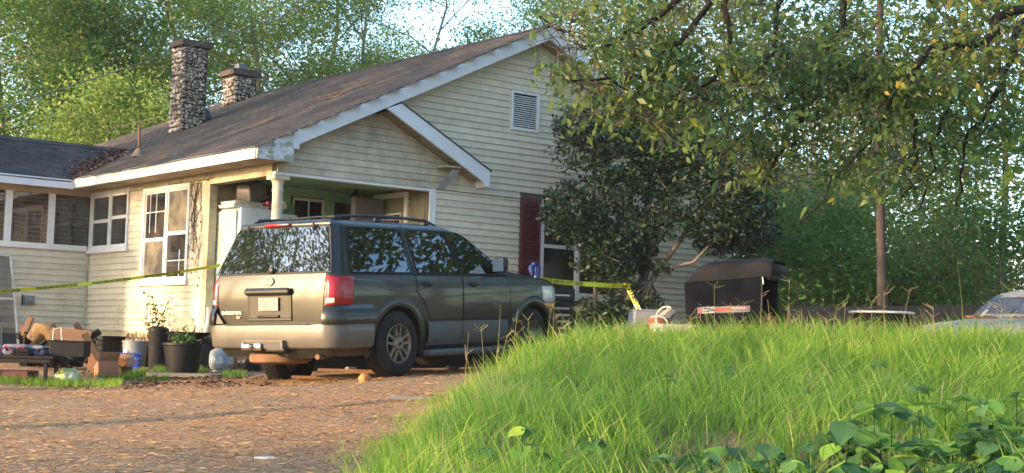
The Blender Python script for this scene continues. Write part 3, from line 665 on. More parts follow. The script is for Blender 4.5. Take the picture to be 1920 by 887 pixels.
def shingf():
    m = M_shing.copy(); m.name = 'shingle_far'; nt = m.node_tree
    oi = [n for n in nt.nodes if n.type == 'OBJECT_INFO'][0]; at = nt.nodes.new('ShaderNodeAttribute'); at.attribute_name = 'rnd'
    for l in list(oi.outputs['Random'].links): s = l.to_socket; nt.links.remove(l); nt.links.new(at.outputs['Fac'], s)
    return m
M_shingf = shingf()
cosl = 1/math.sqrt(1+SL*SL)
WY, WZ, WS = 26.47, 5.17, (5.17-4.36)/(26.47-YWE)               # wing ridge and slope
def wing_z(y): return WZ-abs(y-WY)*WS
def clipL(P):
    if P.y < YF-.03 or P.x > XR+.05 or P.x < XE-.03: return False
    if P.x < XR and P.y > 30+(XR-P.x)+.1: return False
    if P.x < 12.2 and P.y > YWE and wing_z(P.y) > P.z+.01: return False
    return not (12.92 < P.x < 13.4 and 26.6 < P.y < 26.9)
shingles(roof, (XE-.03, YF-.05, ZE-SL*.03-.012), (0, 1, 0), (1, 0, SL), 17.5, 6.2, clipL, 5)
# wing roof
mb = MB()
for s in (-1, 1):
    y1 = WY+s*(WY-YWE+.02); mb.prism([(2.2, WY), (12.3 if s > 0 else 11.9, WY), (11.9 if s > 0 else XE+.1, y1), (2.2, y1)], -.12, -.02, lambda a, c, t: (a, c, min(wing_z(c), 99)+t))
wroof = mb.build('wing_roof_deck', mat('deck_dark', (.05, .045, .045)), HO, world=True)
def clipW(P): return 2.2 < P.x < 12.4 and P.y < WY+.05 and P.y > YWE-.06 and P.z > rz(P.x)-.01
cw = 1/math.sqrt(1+WS*WS)
shingles(wroof, (5.0, YWE-.03, wing_z(YWE-.03)-.012), (1, 0, 0), (0, 1, WS), 7.4, 1.6, clipW, 6, e=.105)
# ridge caps
mb = MB(); rc = []
capm = MB(); capm.add([(-.13, 0, -.065), (0, 0, .012), (.13, 0, -.065), (-.13, .3, -.078), (0, .3, -.001), (.13, .3, -.078)], [(0, 1, 4, 3), (1, 2, 5, 4)]); capm = mesh_only(capm, 'ridge_shingle', M_shing)
k = YF-.02
while k < 30: piece('ridge_shingle', capm, roof, (XR, k, ZR+.012)); k += .2
for i in range(0): t = i*.2/math.sqrt(2); piece('ridge_shingle', capm, roof, (XR-t, 30+t, ZR+.005-SL*t), (R_(-18), 0, PI/4))
k = 4.9
while k < 11.9: piece('ridge_shingle', capm, wroof, (k, WY, WZ+.01), (0, 0, -PI/2), (.8, 1, 1)); k += .2
# ---- roof furniture: vent pipe, lump by the chimney
pv = MB(); pb_ = Vector((11.255, 24.697, 4.85)); pv.tube([pb_, pb_+Vector((-.01, 0, .58))], .028, 8); pv.build('vent_pipe', mat('rust_pipe', (.16, .09, .06), rough=.8, var=.3), HO, world=True, smooth=True)
pv = MB(); pv.lathe([(.13, -.02), (.10, .05), (.045, .13), (.035, .14)], 12, Matrix.Translation(pb_)); pv.build('pipe_flashing', mat('flash', (.20, .15, .10), rough=.8), HO, world=True, smooth=True)
pv = MB(); c = Vector((13.60, 26.85, 6.0)); pv.lathe([(.16, -.05), (.15, .12), (.10, .22), (.03, .26)], 10, Matrix.Translation(c)); pv.build('roof_lump', mat('lump_black', (.02, .02, .025), rough=.5), HO, world=True, smooth=True)
# ---- chimneys of field stones
M_stone = mat('field_stone', (.42, .36, .29), rough=.85, var=.25, scale=18, col2=(.12, .09, .07), scale2=6.0, lo=.42, hi=.62, orand=.5)
M_mort = mat('mortar', (.045, .034, .027), rough=.95, var=.3, scale=20)
M_cap = mat('chimney_cap', (.06, .045, .04), rough=.85, var=.3, scale=10, col2=(.13, .07, .04), scale2=3)
def stone_mesh(seed):
    rng = random.Random(seed); bm = bmesh.new(); bmesh.ops.create_icosphere(bm, subdivisions=1, radius=1.0)
    for v in bm.verts: v.co = v.co*(1+rng.uniform(-.16, .16)); v.co.x = max(min(v.co.x, .85), -.85)
    for f in bm.faces: f.smooth = True
    me = bpy.data.meshes.new('stone'); bm.to_mesh(me); bm.free(); me.materials.append(M_stone); return me
STN = [stone_mesh(i) for i in range(6)]
def stone_face(parent, O, u, w, z0fn, z1, n, seed, size=.085):
    """packed stones on a face: O corner, u horizontal direction, n outward"""
    rng = random.Random(seed); z = 0; u = Vector(u); n = Vector(n); c = 0
    while True:
        a = -.02; rowh = size*rng.uniform(.52, .85)
        if O.z+z > z1: break
        while a < w:
            l = size*rng.uniform(.7, 1.7); P = Vector(O)+u*(a+l/2)+Vector((0, 0, z+rng.uniform(-.015, .015)))
            a += l*.93
            if P.z < z0fn(P) or a-l*.2 > w: continue
            o = piece('stone', rng.choice(STN), parent, P+n*rng.uniform(-.004, .012), (rng.uniform(-.5, .5), rng.uniform(-.45, .45), math.atan2(u.y, u.x)), (l*.49, .042, rowh*.56)); c += 1
        z += rowh*.98
    return c
def chimney(x0, x1, y0, y1, ztop, label, seed, flue=False):
    zb = rz(x0)-.3
    c = empty('chimney', (x0, y0, zb)); c.parent = HO; c.location = Vector((x0, y0, zb))-HO.location; c['label'] = label
    mb = MB(); mb.box(x0, x1, y0, y1, zb, ztop); core = mb.build('chimney_core', M_mort, c, world=True)
    return c, core, zb
for (x0, x1, y0, y1, zt, lab, seed, fl) in ((12.93, 13.45, 26.50, 26.98, 7.40, 'tall field stone chimney', 1, 0), (15.14, 15.68, 28.52, 29.02, 7.38, 'short field stone chimney near the ridge', 2, 1)):
    ch = hb('chimney', M_mort, (x0, x1, y0, y1, rz(x0)-.3, zt), label=lab)
    f = lambda P: rz(P.x)-.01
    n1 = stone_face(ch, Vector((x0, y0, rz(x0)-.02)), (1, 0, 0), x1-x0, f, zt-.03, (0, -1, 0), seed, .078)
    n2 = stone_face(ch, Vector((x0, y1, rz(x0)-.02)), (0, -1, 0), y1-y0, f, zt-.03, (-1, 0, 0), seed+9, .12)
    hb('cap', M_cap, (x0-.07, x1+.08, y0-.07, y1+.07, zt, zt+.115), parent=ch)
    if fl: hb('flue', mat('flue_grey', (.14, .14, .15), rough=.7), (x0+.2, x0+.42, y0+.2, y0+.42, zt+.13, zt+.30), parent=ch); hb('crown', M_mort, (x0, x1, y0, y1, zt+.121, zt+.145), parent=ch)
    print('chimney stones', n1, n2)
# foundation piers of stone
STP = []
M_pst = mat('pier_stone', (.20, .165, .12), rough=.9, var=.3, scale=16, col2=(.09, .07, .05), scale2=4.0, lo=.45, hi=.65, orand=.4)
for _me in STN: _m2 = _me.copy(); _m2.materials[0] = M_pst; STP.append(_m2)
def pier(y0, y1, x=X0+.02, nm='foundation_pier'):
    p = hb(nm, M_mort, (x, x+.35, y0, y1, .85, 1.598)); rng = random.Random(int(y0*10)); z = .95
    while z < 1.60:
        a = y0; hh = rng.uniform(.07, .11)
        while a < y1-.03:
            l = rng.uniform(.10, .2); 
            piece('stone', rng.choice(STP), p, (x, min(a+l/2, y1), z+hh/2), (rng.uniform(-.6, .6), rng.uniform(-.5, .5), PI/2+rng.uniform(-.4, .4)), (l*rng.uniform(.42, .56), .05, hh*rng.uniform(.5, .7))); a += l
        z += hh
pier(22.55, 24.0); pier(24.95, 25.5); pier(21.1, 21.6)
# ------------------------------------------------------------------ the parked car: body frame x forward, y left, z up, origin at the rear hub line centre
HD, PT, RL = R_(72.26), .0476, -.0213
_fw = Vector((math.sin(HD)*math.cos(PT), math.cos(HD)*math.cos(PT), math.sin(PT))); _lf = Vector((-math.cos(HD), math.sin(HD), 0)); _up = _fw.cross(_lf)
_l2 = _lf*math.cos(RL)+_up*math.sin(RL); _u2 = _fw.cross(_l2)
_hub = atd(748.4, 644.5, 17.557)+_l2*.95
SUVM = Matrix.Translation(_hub) @ Matrix((_fw, _l2, _u2)).transposed().to_4x4()
def car_ring(T, z, nr=14, nc=8, ns=90):
    """closed plan outline at height z: rear centre -> right side -> front -> left side"""
    xr, xf, w, rr, rf = [float(np.interp(z, T[:, 0], T[:, k])) for k in range(1, 6)]
    rr = min(rr, w*.95); rf = min(rf, w*.95); crown = .04*min(1, w)
    P = []
    for i in range(nr): t = i/nr; P.append((xr+0*t, -(w-rr)*t))
    for i in range(nc): a = R_(90*i/nc); P.append((xr+rr-math.cos(a)*rr, -(w-rr)-math.sin(a)*rr))
    for i in range(ns): P.append((xr+rr+(xf-rf-xr-rr)*i/ns, -w))
    for i in range(nc): a = R_(90*i/nc); P.append((xf-rf+math.sin(a)*rf, -(w-rf)-math.cos(a)*rf))
    for i in range(nr): t = i/nr; P.append((xf, -(w-rf)*(1-t)))
    # bow the ends outwards a little
    Q = [(x-.018*(1-(y/w)**2) if x < (xr+xf)/2 and x < xr+.3 else (x+.07*(1-(y/w)**2) if x > xf-.4 else x), y) for x, y in P]
    M = [(x, -y) for x, y in Q[1:]][::-1]
    xm = xf+.07
    return Q+[(xm, 0)]+M
SUV_T = np.array([  # z, xr, xf, w, rr, rf
    (-.12, -1.12, 3.70, .86, .15, .30), (-.05, -1.16, 3.78, .90, .15, .34), (.05, -1.18, 3.82, .925, .14, .36), (.20, -1.19, 3.84, .94, .13, .38), (.40, -1.20, 3.83, .955, .12, .38), (.60, -1.20, 3.80, .960, .12, .36),
    (.70, -1.19, 3.76, .957, .12, .34), (.76, -1.185, 3.70, .950, .12, .32), (.80, -1.18, 3.52, .942, .12, .30), (.84, -1.17, 3.10, .928, .12, .28), (.88, -1.155, 2.72, .912, .12, .26), (.93, -1.13, 2.44, .893, .12, .24),
    (1.10, -1.065, 2.13, .84, .13, .24), (1.28, -1.00, 1.81, .785, .14, .24), (1.40, -.955, 1.58, .745, .14, .24), (1.44, -.93, 1.47, .715, .17, .26), (1.468, -.89, 1.34, .66, .20, .28), (1.486, -.80, 1.15, .54, .2, .26), (1.497, -.6, .9, .36, .15, .2), (1.502, -.3, .6, .15, .1, .1)])
def side_w(T, z): return float(np.interp(z, T[:, 0], T[:, 3]))
def car_shell(T, zs, holes, arches, name, m, parent, extra_cut=None):
    mb = MB(); R = [car_ring(T, z) for z in zs]; n = len(R[0]); vs = [(x, y, z) for r, z in zip(R, zs) for x, y in r]; fs = []
    def inpoly(x, z, poly):
        c = False; j = len(poly)-1
        for i in range(len(poly)):
            if (poly[i][1] > z) != (poly[j][1] > z) and x < (poly[j][0]-poly[i][0])*(z-poly[i][1])/(poly[j][1]-poly[i][1])+poly[i][0]: c = not c
            j = i
        return c
    for i in range(len(zs)-1):
        for k in range(n):
            k2 = (k+1) % n; q = (i*n+k, i*n+k2, (i+1)*n+k2, (i+1)*n+k); cx = sum(vs[t][0] for t in q)/4; cy = sum(vs[t][1] for t in q)/4; cz = sum(vs[t][2] for t in q)/4
            cut = False
            if abs(cy) > side_w(T, cz)-.03:
                for ax, az, ar in arches:
                    if (cx-ax)**2+(cz-az)**2 < ar*ar: cut = True
                for h in holes:
                    if inpoly(cx, cz, h): cut = True
            if extra_cut and extra_cut(cx, cy, cz): cut = True
            if not cut: fs.append(q)
    top = len(zs)-1; fs.append(tuple(top*n+k for k in range(n)))
    mb.add(vs, fs); return mb.build(name, m, parent, smooth=True, sharp=50)
def poly_patch(T, poly, off, th, sgn=-1):
    """plate lying on the flank (sgn -1 right, +1 left) following its curve"""
    return lambda a, c, t: (a, sgn*(side_w(T, c)+t), c)
def side_plate(parent, T, poly, name, m, lo, hi, sgn=-1, sub=6, smooth=False):
    """polygon (x,z) swept between offsets, cut in z strips so that it follows the flank"""
    mb = MB(); mb.prism(poly, lo, hi, lambda a, c, t: (a, sgn*(side_w(T, c)+t), c)); return mb.build(name, m, parent, smooth=smooth)
def side_ribbon(T, path, r, sgn=-1, off=.0, n=5):
    mb = MB(); pts = []
    for (x0, z0), (x1, z1) in zip(path, path[1:]):
        s = max(1, int(math.hypot(x1-x0, z1-z0)/.06))
        for i in range(s): t = i/s; pts.append((x0+(x1-x0)*t, z0+(z1-z0)*t))
    pts.append(path[-1]); mb.tube([(x, sgn*(side_w(T, z)+off), z) for x, z in pts], r, n); return mb
M_paint = mat('car_paint_green', (.020, .022, .019), rough=.34, var=.12, scale=3, col2=(.034, .033, .023), scale2=1.3, lo=.42, hi=.75, metal=.45, coat=.45, world=False, spec=.5)
M_clad = mat('car_cladding', (.075, .074, .076), rough=.55, var=.10, scale=5, col2=(.10, .085, .065), scale2=2.0, lo=.4, hi=.7, world=False)
M_bump = mat('car_bumper', (.092, .085, .074), rough=.42, var=.08, scale=4, col2=(.12, .11, .09), scale2=1.6, lo=.45, hi=.75, world=False, coat=.2)
M_blk = mat('black_plastic', (.018, .018, .02), rough=.45, var=.15, scale=8, world=False)
M_rub = mat('tyre_rubber', (.018, .017, .017), spec=.2, rough=.85, var=.25, scale=14, col2=(.042, .036, .03), scale2=3.0, lo=.5, hi=.75, world=False)
M_alloy = mat('alloy_dirty', (.24, .20, .15), rough=.45, var=.15, scale=9, col2=(.13, .10, .07), scale2=4.0, metal=.55, world=False)
M_chrome = mat('chrome', (.62, .60, .57), rough=.22, var=.08, metal=1.0, world=False)
M_red = mat('lamp_red', (.30, .006, .012), rough=.3, var=.15, scale=20, coat=.3, spec=.4, world=False)
M_red.node_tree.nodes['Principled BSDF'].inputs['Subsurface Weight'].default_value = .0
M_clear = mat('lamp_clear', (.55, .54, .50), rough=.15, var=.1, coat=1.0, world=False)
M_tint = glassmat('tinted_glass', (.06, .07, .07), see=.03, rough=.015, dark=(.008, .009, .010), ior=3.2)
M_tints = glassmat('tinted_side_glass', (.06, .07, .07), see=.03, rough=.015, dark=(.006, .007, .007), ior=1.9)
M_tint2 = glassmat('front_glass', (.55, .65, .60), see=.55, rough=.015, dark=(.01, .012, .012), ior=1.8)
M_seam = mat('seam_black', (.006, .006, .006), rough=.8, world=False)
suv = empty('parked_car', (0, 0, 0), label='dark green four door family wagon parked nose first beside the cream house', cat='car'); suv.matrix_world = SUVM
suv.location = SUVM.to_translation(); suv.rotation_euler = SUVM.to_euler()
T = SUV_T
zs = list(np.arange(-.12, .76, .035))+[.76, .78, .80, .82, .84, .86, .88, .905, .93]+list(np.arange(.965, 1.39, .035))+[1.40, 1.42, 1.44, 1.455, 1.468, 1.479, 1.486, 1.493, 1.497, 1.502]
W_q = [(-.86, .85), (-.72, 1.385), (.20, 1.385), (.27, 1.34), (.27, .85)]                  # rear quarter window
W_r = [(.42, .85), (.38, 1.33), (.44, 1.385), (1.08, 1.385), (1.17, 1.31), (1.30, .85)]
W_f = [(1.39, .85), (1.20, 1.385), (1.46, 1.38), (1.62, 1.33), (2.30, .93), (2.30, .85)]
def shrink(p, s): cx = sum(a for a, b in p)/len(p); cz = sum(b for a, b in p)/len(p); return [(cx+(a-cx)*s, cz+(b-cz)*s) for a, b in p]
rearcut = lambda x, y, z: x < -.85 and .90 < z < 1.34 and abs(y) < .66
wscut = lambda x, y, z: x > 1.66 and .98 < z < 1.35 and abs(y) < side_w(T, z)-.12
car_shell(T, zs, [shrink(W_r, .90), shrink(W_f, .90), shrink(W_q, .93)], [(0, -.01, .50), (3.02, -.01, .50)], 'body', M_paint, suv, lambda x, y, z: rearcut(x, y, z) or wscut(x, y, z))
mb = MB(); mb.box(-1.1, 3.4, -.70, .70, -.13, -.03); mb.box(-1.05, -.55, -.9, .9, -.03, .1); mb.box(.55, 2.4, -.88, .88, -.12, .05); mb.build('underbody', M_blk, suv, kind=None)
# liners of the wheel wells
for ax in (0, 3.02):
    for s in (-1, 1):
        mb = MB(); pr = [(ax+.51*math.cos(R_(a)), -.01+.51*math.sin(R_(a))) for a in range(-20, 201, 15)]
        vs = [(x, s*.60, z) for x, z in pr]+[(x, s*.945, z) for x, z in pr]; n = len(pr)
        mb.add(vs, [(i, i+1, n+i+1, n+i) for i in range(n-1)]+[tuple(range(n))]); mb.build('wheel_well', M_blk, suv, fix=False)
        # flared arch lip
        mb = MB(); N = 26
        def lip(u, v, ax=ax, s=s):
            a = R_(-14+208*u); r = [.455, .462, .50, .56, .585][int(round(v*4))]; o = [-.05, .010, .018, .012, -.004][int(round(v*4))]
            x = ax+r*math.cos(a); z = -.01+r*math.sin(a); return (x, s*(side_w(T, max(z, -.1))+o), z)
        mb.grid(lip, N, 4); mb.build('wheel_arch', M_paint, suv, smooth=True, sharp=60)
# cladding along the doors, dogleg pieces and running board
for s in (-1, 1):
    for nm, x0, x1 in (('rear_door_cladding', .585, 1.30), ('front_door_cladding', 1.315, 2.36)):
        mb = MB(); mb.grid(lambda u, v, x0=x0, x1=x1, s=s: (x0+(x1-x0)*u, s*(side_w(T, -.06+.33*v)+[.0, .024, .03, .028, .022, .0][int(round(v*5))]), -.06+.33*v), 8, 5)
        mb.build('cladding', M_clad, suv, smooth=True)
    mb = MB(); mb.bbox((1.46, s*.975, -.13), (1.92, .17, .075), .025); mb.build('running_board', M_clad, suv, smooth=True, sharp=50)
    side_ribbon(T, [(.50, .27), (.60, .275), (2.38, .285)], .006, s, .004).build('side_moulding', M_seam, suv)
# bumpers
def bumper(z0, z1, sel, off, m, name, prof):
    mb = MB(); zz = [z0+(z1-z0)*p for p, _ in prof]; ring = car_ring(T, (z0+z1)/2); idx = [k for k, (x, y) in enumerate(ring) if sel(x, y)]
    # order the ring so that the chosen part is contiguous
    n = len(ring); st = next(k for k in idx if (k-1) % n not in idx); seq = []; k = st
    while k in idx or k % n in idx:
        seq.append(k % n); k += 1
        if k % n == st: break
    rows = []
    for z, (_, o) in zip(zz, prof):
        r = car_ring(T, (z0+z1)/2); row = []
        for k in seq:
            x, y = r[k]; xa, ya = r[(k-1) % n]; xb, yb = r[(k+1) % n]; nx, ny = -(yb-ya), (xb-xa); l = math.hypot(nx, ny); nx, ny = -nx/l, -ny/l
            if nx*(x-1.3)+ny*y < 0: nx, ny = -nx, -ny
            e = min(1, seq.index(k)/3., (len(seq)-1-seq.index(k))/3.) if 0 else 1
            row.append((x+nx*(off*o), y+ny*(off*o), z))
        rows.append(row)
    vs = [p for r in rows for p in r]; L = len(seq)
    mb.add(vs, [(i*L+j, i*L+j+1, (i+1)*L+j+1, (i+1)*L+j) for i in range(len(rows)-1) for j in range(L-1)])
    return mb.build(name, m, suv, smooth=True, sharp=55)
rb = bumper(-.02, .255, lambda x, y: x < -.50, .085, M_bump, 'rear_bumper', [(0, -1.0), (0, .55), (.10, .85), (.5, 1.0), (.90, 1.0), (1.0, .92), (1.0, -.3)])
mb = MB(); mb.box(-1.335, -1.20, -.29, .33, .062, .075); mb.box(-1.335, -1.20, .31, .33, -.02, .0615); mb.box(-1.335, -1.20, -.29, -.27, -.02, .0615); mb.build('bumper_notch_trim', M_bump, rb)
mb = MB(); mb.box(-1.325, -1.318, -.27, .31, -.018, .062); mb.build('bumper_notch', M_blk, rb)
mb = MB(); mb.bbox((-1.245, 0, .258), (.10, 1.30, .012), .004); mb.build('step_pad', M_blk, rb)
fb = bumper(-.05, .30, lambda x, y: x > 3.50, .06, M_chrome, 'front_bumper', [(0, -1), (0, .6), (.2, .9), (.5, 1.0), (.9, .9), (1, .6), (1, -.5)])
# body coloured rear corners under the lamps (black recess as in a step bumper)
for s in (-1, 1):
    cs = bumper(.255, .475, (lambda x, y: x < -.50 and y < -.80) if s < 0 else (lambda x, y: x < -.60 and y > .80), .085, M_paint, 'rear_corner', [(0, .9), (.08, .98), (.55, .9), (.85, .5), (1.0, .05)])
    if s > 0:
        mb = MB(); mb.add([(-1.262, .70, .27), (-1.262, .90, .27), (-1.235, .86, .44)], [(0, 1, 2)]); mb.build('step_recess', M_blk, cs, fix=False)
# tailgate: glass, handle bar, plate recess, plate, emblem, lettering, wiper
xr = lambda z: float(np.interp(z, T[:, 0], T[:, 1]))
def rear_pt(y, z, off):
    w = side_w(T, z); return (xr(z)-.018*(1-(y/w)**2)-off, y, z)
def rear_plate(name, m, poly, off, th, parent=suv, smooth=True):
    """poly given as rows of (z, yleft, yright)"""
    mb = MB(); nv = 14
    for (za, la, ra), (zb, lb, rb_) in zip(poly, poly[1:]):
        for (o, fl) in ((off+th, False),):
            mb.grid(lambda u, v: rear_pt((la+(lb-la)*u)*(1-v)+(ra+(rb_-ra)*u)*v, za+(zb-za)*u, o), 3, nv)
    # rim
    mb2 = mb
    return mb2.build(name, m, parent, smooth=smooth, sharp=70)
rear_plate('rear_glass_border', M_blk, [(.845, .895, -.895), (.92, .875, -.875), (1.34, .735, -.735), (1.405, .70, -.70)], .004, .004)
mb = MB(); _xa, _xb = xr(.865), xr(1.385)
mb.grid(lambda u, v: (_xa+(_xb-_xa)*u-.018*(1-(1-2*v)**2)-.018, (.875-.185*u)*(1-2*v), .865+.52*u), 6, 20); rg = mb.build('rear_glass', M_tint, suv, smooth=True)
for y in (.52, -.50):
    mb = MB(); mb.bbox(rear_pt(y, 1.375, .03), (.035, .035, .11), .010, (0, -.32, 0)); mb.build('glass_hinge', M_blk, suv, smooth=True)
mb = MB(); mb.bbox(rear_pt(-.02, .885, .035), (.05, .075, .07), .016); mb.build('rear_wiper', M_blk, suv, smooth=True)
# spoiler lip at the top of the tailgate with the third brake lamp
mb = MB(); mb.grid(lambda u, v: (lambda y: (xr(1.43)-.045*(1-(y/.8)**2)*1.0-.012-[0, .018, .022, .0][int(round(u*3))]+.02, y, 1.402+[.0, .004, .028, .055][int(round(u*3))]))(.70-1.40*v), 3, 16); mb.build('spoiler', M_paint, suv, smooth=True, sharp=60)
mb = MB(); mb.bbox((xr(1.42)-.075, .06, 1.425), (.02, .38, .030), .007); mb.build('brake_lamp', M_red, suv, smooth=True)
tg = rear_plate('tailgate', M_paint, [(.235, .76, -.76), (.30, .80, -.80), (.60, .815, -.815), (.835, .83, -.83)], .004, .006)
for y0, y1, z0, z1 in ((-.35, .34, .30, .335), (-.35, -.315, .335, .60), (.305, .34, .335, .60)):
    mb = MB(); a = rear_pt((y0+y1)/2, (z0+z1)/2, .022); mb.bbox((a[0]+.008, a[1], a[2]), (.018, y1-y0, z1-z0), .006); mb.build('plate_surround', M_paint, tg)
mb = MB(); a = rear_pt(0, .465, .014); mb.box(a[0]-.004, a[0]+.01, -.315, .305, .335, .60); mb.build('plate_recess', M_paint, tg)
mb = MB(); a = rear_pt(0, .64, .050); mb.bbox(a, (.06, .70, .085), .030, seg=4); mb.build('handle', M_paint, tg)
mb = MB(); a = rear_pt(0, .352, .03); mb.bbox(a, (.03, .34, .03), .012); mb.build('plate_lamp', M_blk, tg, smooth=True)
M_plate = mat('plate_blank', (.20, .19, .185), rough=.5, var=.06, scale=12, col2=(.15, .14, .135), scale2=10, world=False)
mb = MB(); mb.box(-1.262, -1.257, -.165, .14, .418, .570); pl = mb.build('number_plate', M_plate, suv)
mb = MB(); [mb.tube([(-1.266, y, z), (-1.262, y, z)], .007, 8) for y in (-.11, .11) for z in (.55,)]; mb.build('plate_screw', M_chrome, pl, kind='stuff')
# oval emblem with script
em = MB(); ex = rear_pt(.02, .755, .020); Mo = Matrix.Translation((ex[0], .02, .755)) @ Matrix.Rotation(-PI/2, 4, 'Y') @ Matrix.Diagonal((.052, .090, 1, 1))
em.lathe([(1, 0), (1, .006), (.93, .012)], 28, Mo); emo = em.build('emblem', mat('emblem_silver', (.45, .43, .42), rough=.3, metal=.7, world=False), suv, smooth=True)
em = MB(); em.lathe([(.88, .0125), (.86, .015)], 28, Mo); em.build('emblem_field', mat('emblem_field', (.13, .105, .10), rough=.35, world=False), emo, smooth=True)
text('lettering', 'Ford', .060, mat('emblem_silver', (0, 0, 0)), emo, frame((ex[0]-.018, .02, .752), (0, -1, 0), (0, 0, 1)), .001, .0, xs=1.15)
cp = rear_pt(.60, .40, .016)
text('lettering', 'EXPEDITION', .052, M_chrome, tg, frame((cp[0]-.01, .59, .395), (.02, -1, 0), (0, 0, 1)), .004, .0015, xs=1.05)
text('lettering', 'XLT', .034, M_chrome, tg, frame((cp[0]-.014, .48, .342), (.02, -1, 0), (0, 0, 1)), .003, .001)
# rear lamps wrapping round the corners
def corner_lamp(s, name, m, z0, z1, u0, u1, off, parent=suv):
    mb = MB()
    def P(u, v):
        z = z0+(z1-z0)*v; r = car_ring(T, z); n = len(r); k = u0+(u1-u0)*u; i0 = int(math.floor(k)); f = k-i0
        x = r[i0][0]*(1-f)+r[i0+1][0]*f; y = r[i0][1]*(1-f)+r[i0+1][1]*f
        xa, ya = r[i0]; xb, yb = r[i0+1]; nx, ny = (yb-ya), -(xb-xa); l = math.hypot(nx, ny); nx /= l; ny /= l
        if nx*(x-1.3)+ny*y < 0: nx, ny = -nx, -ny
        e = .25 if (v < .001 or v > .999 or u < .001 or u > .999) else 1
        o = off*e; return (x+nx*o, (y+ny*o)*(1 if s < 0 else -1), z)
    mb.grid(P, 12, 8); return mb.build(name, m, parent, smooth=True, sharp=75)
for s in (-1, 1):
    lm = corner_lamp(s, 'tail_lamp', M_red, .475, .80, 14.2, 26.5, .024)
    corner_lamp(s, 'reversing_lamp', M_clear, .49, .560, 14.5, 18.4, .029, lm)
    side_ribbon(T, [(-1.02, .585), (-.88, .585)], .004, s, .026).build('lamp_divider', M_seam, lm)
    corner_lamp(s, 'headlamp', M_clear, .48, .70, 108, 119, .016)
    corner_lamp(s, 'indicator_lamp', mat('lamp_amber', (.6, .25, .04), rough=.15, coat=1, world=False), .40, .47, 108, 114, .016)
# grille
mb = MB()
for k in range(4): mb.bbox((3.90, 0, .44+k*.075), (.03, 1.05, .03), .01)
mb.build('grille_bar', M_chrome, suv, kind='stuff')
mb = MB(); mb.box(3.84, 3.905, -.55, .55, .40, .70); mb.build('grille', M_blk, suv)
# side glass, pillars trim, door seams, handles
for s in (-1, 1):
    for nm, W, m in (('quarter_window', W_q, M_tints), ('rear_window', W_r, M_tints), ('front_window', W_f, M_tint2)):
        cx = sum(a for a, b in W)/len(W); fr = side_plate(suv, T, shrink(W, 1.05), 'window_seal', M_seam, .001, .004, s) if 0 else None
        g = side_plate(suv, T, W, 'side_window', m, .003, .008, s)
        side_ribbon(T, W+[W[0]], .010, s, .004).build('window_seal', M_seam, g)
    side_ribbon(T, [(.80, .86), (.55, 1.325)] if 0 else [(.62, .86), (.57, 1.38)], .010, s, .006).build('window_divider', M_blk, suv)
    # doors: thin skins standing proud of the body between dark seams, each with its handle
    for nm, D in (('rear_door', [(.63, -.05), (.63, .30), (.50, .52), (.36, .62), (.36, .825), (1.325, .825), (1.325, -.05)]), ('front_door', [(1.345, -.05), (1.345, .825), (2.36, .825), (2.42, .60), (2.42, -.05)])):
        mb = MB(); zr = [-.05, .05, .15, .25, .32, .40, .48, .56, .64, .70, .76, .825]
        def xlim(z):
            xs = []
            for (xa, za), (xb, zb) in zip(D, D[1:]+D[:1]):
                if min(za, zb)-1e-6 <= z <= max(za, zb)+1e-6 and abs(za-zb) > 1e-9: xs.append(xa+(xb-xa)*(z-za)/(zb-za))
            return min(xs), max(xs)
        rows = [[(xlim(z)[0]+(xlim(z)[1]-xlim(z)[0])*i/10, s*(side_w(T, z)+.006), z) for i in range(11)] for z in zr]
        mb.add([p for r in rows for p in r], [(i*11+j, i*11+j+1, (i+1)*11+j+1, (i+1)*11+j) for i in range(len(rows)-1) for j in range(10)])
        d = mb.build('door', M_paint, suv, smooth=True)
        side_ribbon(T, D+[D[0]], .0055, s, .003).build('door_seam', M_seam, d)
        hx = .50 if nm == 'rear_door' else 1.50
        mb = MB(); mb.lathe([(.001, 0), (.9, 0), (1, .004), (1, .008)], 16, Matrix.Translation((hx+.06, s*(side_w(T, .715)+.004), .715)) @ Matrix.Rotation(s*-PI/2, 4, 'X') @ Matrix.Diagonal((.085, .036, 1, 1))); hd = mb.build('handle_cup', M_seam, d, smooth=True)
        mb = MB(); mb.bbox((hx+.06, s*(side_w(T, .72)+.030), .722), (.17, .022, .030), .009); mb.build('handle', M_blk, d, smooth=True)
    side_ribbon(T, [(-.86, .832), (-.2, .836), (2.36, .838)], .008, s, .004).build('waist_seal', M_seam, suv)
    side_ribbon(T, [(.34, .84), (.31, 1.38), (.34, 1.43)], .006, s, .002).build('pillar_seam', M_seam, suv)
    side_ribbon(T, [(1.34, .84), (1.15, 1.39)], .018, s, .000).build('centre_pillar', M_seam, suv)
    side_ribbon(T, [(-1.0, .80), (-.99, .84), (-.80, 1.42)], .006, s, .002).build('pillar_seam', M_seam, suv)
    # mirrors
    mb = MB(); mb.bbox((2.06, s*1.06, .97), (.14, .20, .20), .045, taper=.9); mi = mb.build('mirror', M_blk, suv, smooth=True)
    mb = MB(); mb.box(1.984, 1.988, s*1.06-.08, s*1.06+.08, .885, 1.055); mb.build('mirror_glass', M_chrome, mi)
    mb = MB(); mb.tube([(2.12, s*.88, .90), (2.08, s*1.0, .92)], [.05, .035], 8); mb.build('mirror_arm', M_blk, mi, smooth=True)
    # roof rails
    mb = MB(); pts = [(-.82, s*.60, 1.475), (-.72, s*.60, 1.515), (-.2, s*.605, 1.54), (.5, s*.605, 1.545), (1.0, s*.60, 1.53), (1.22, s*.60, 1.48)]; mb.tube(pts, [.012, .018, .018, .018, .022, .012], 8)
    for x in (-.72, .05, 1.05): mb.bbox((x, s*.60, 1.502), (.12, .035, .05), .01)
    mb.build('roof_rail', M_blk, suv, smooth=True, kind='stuff')
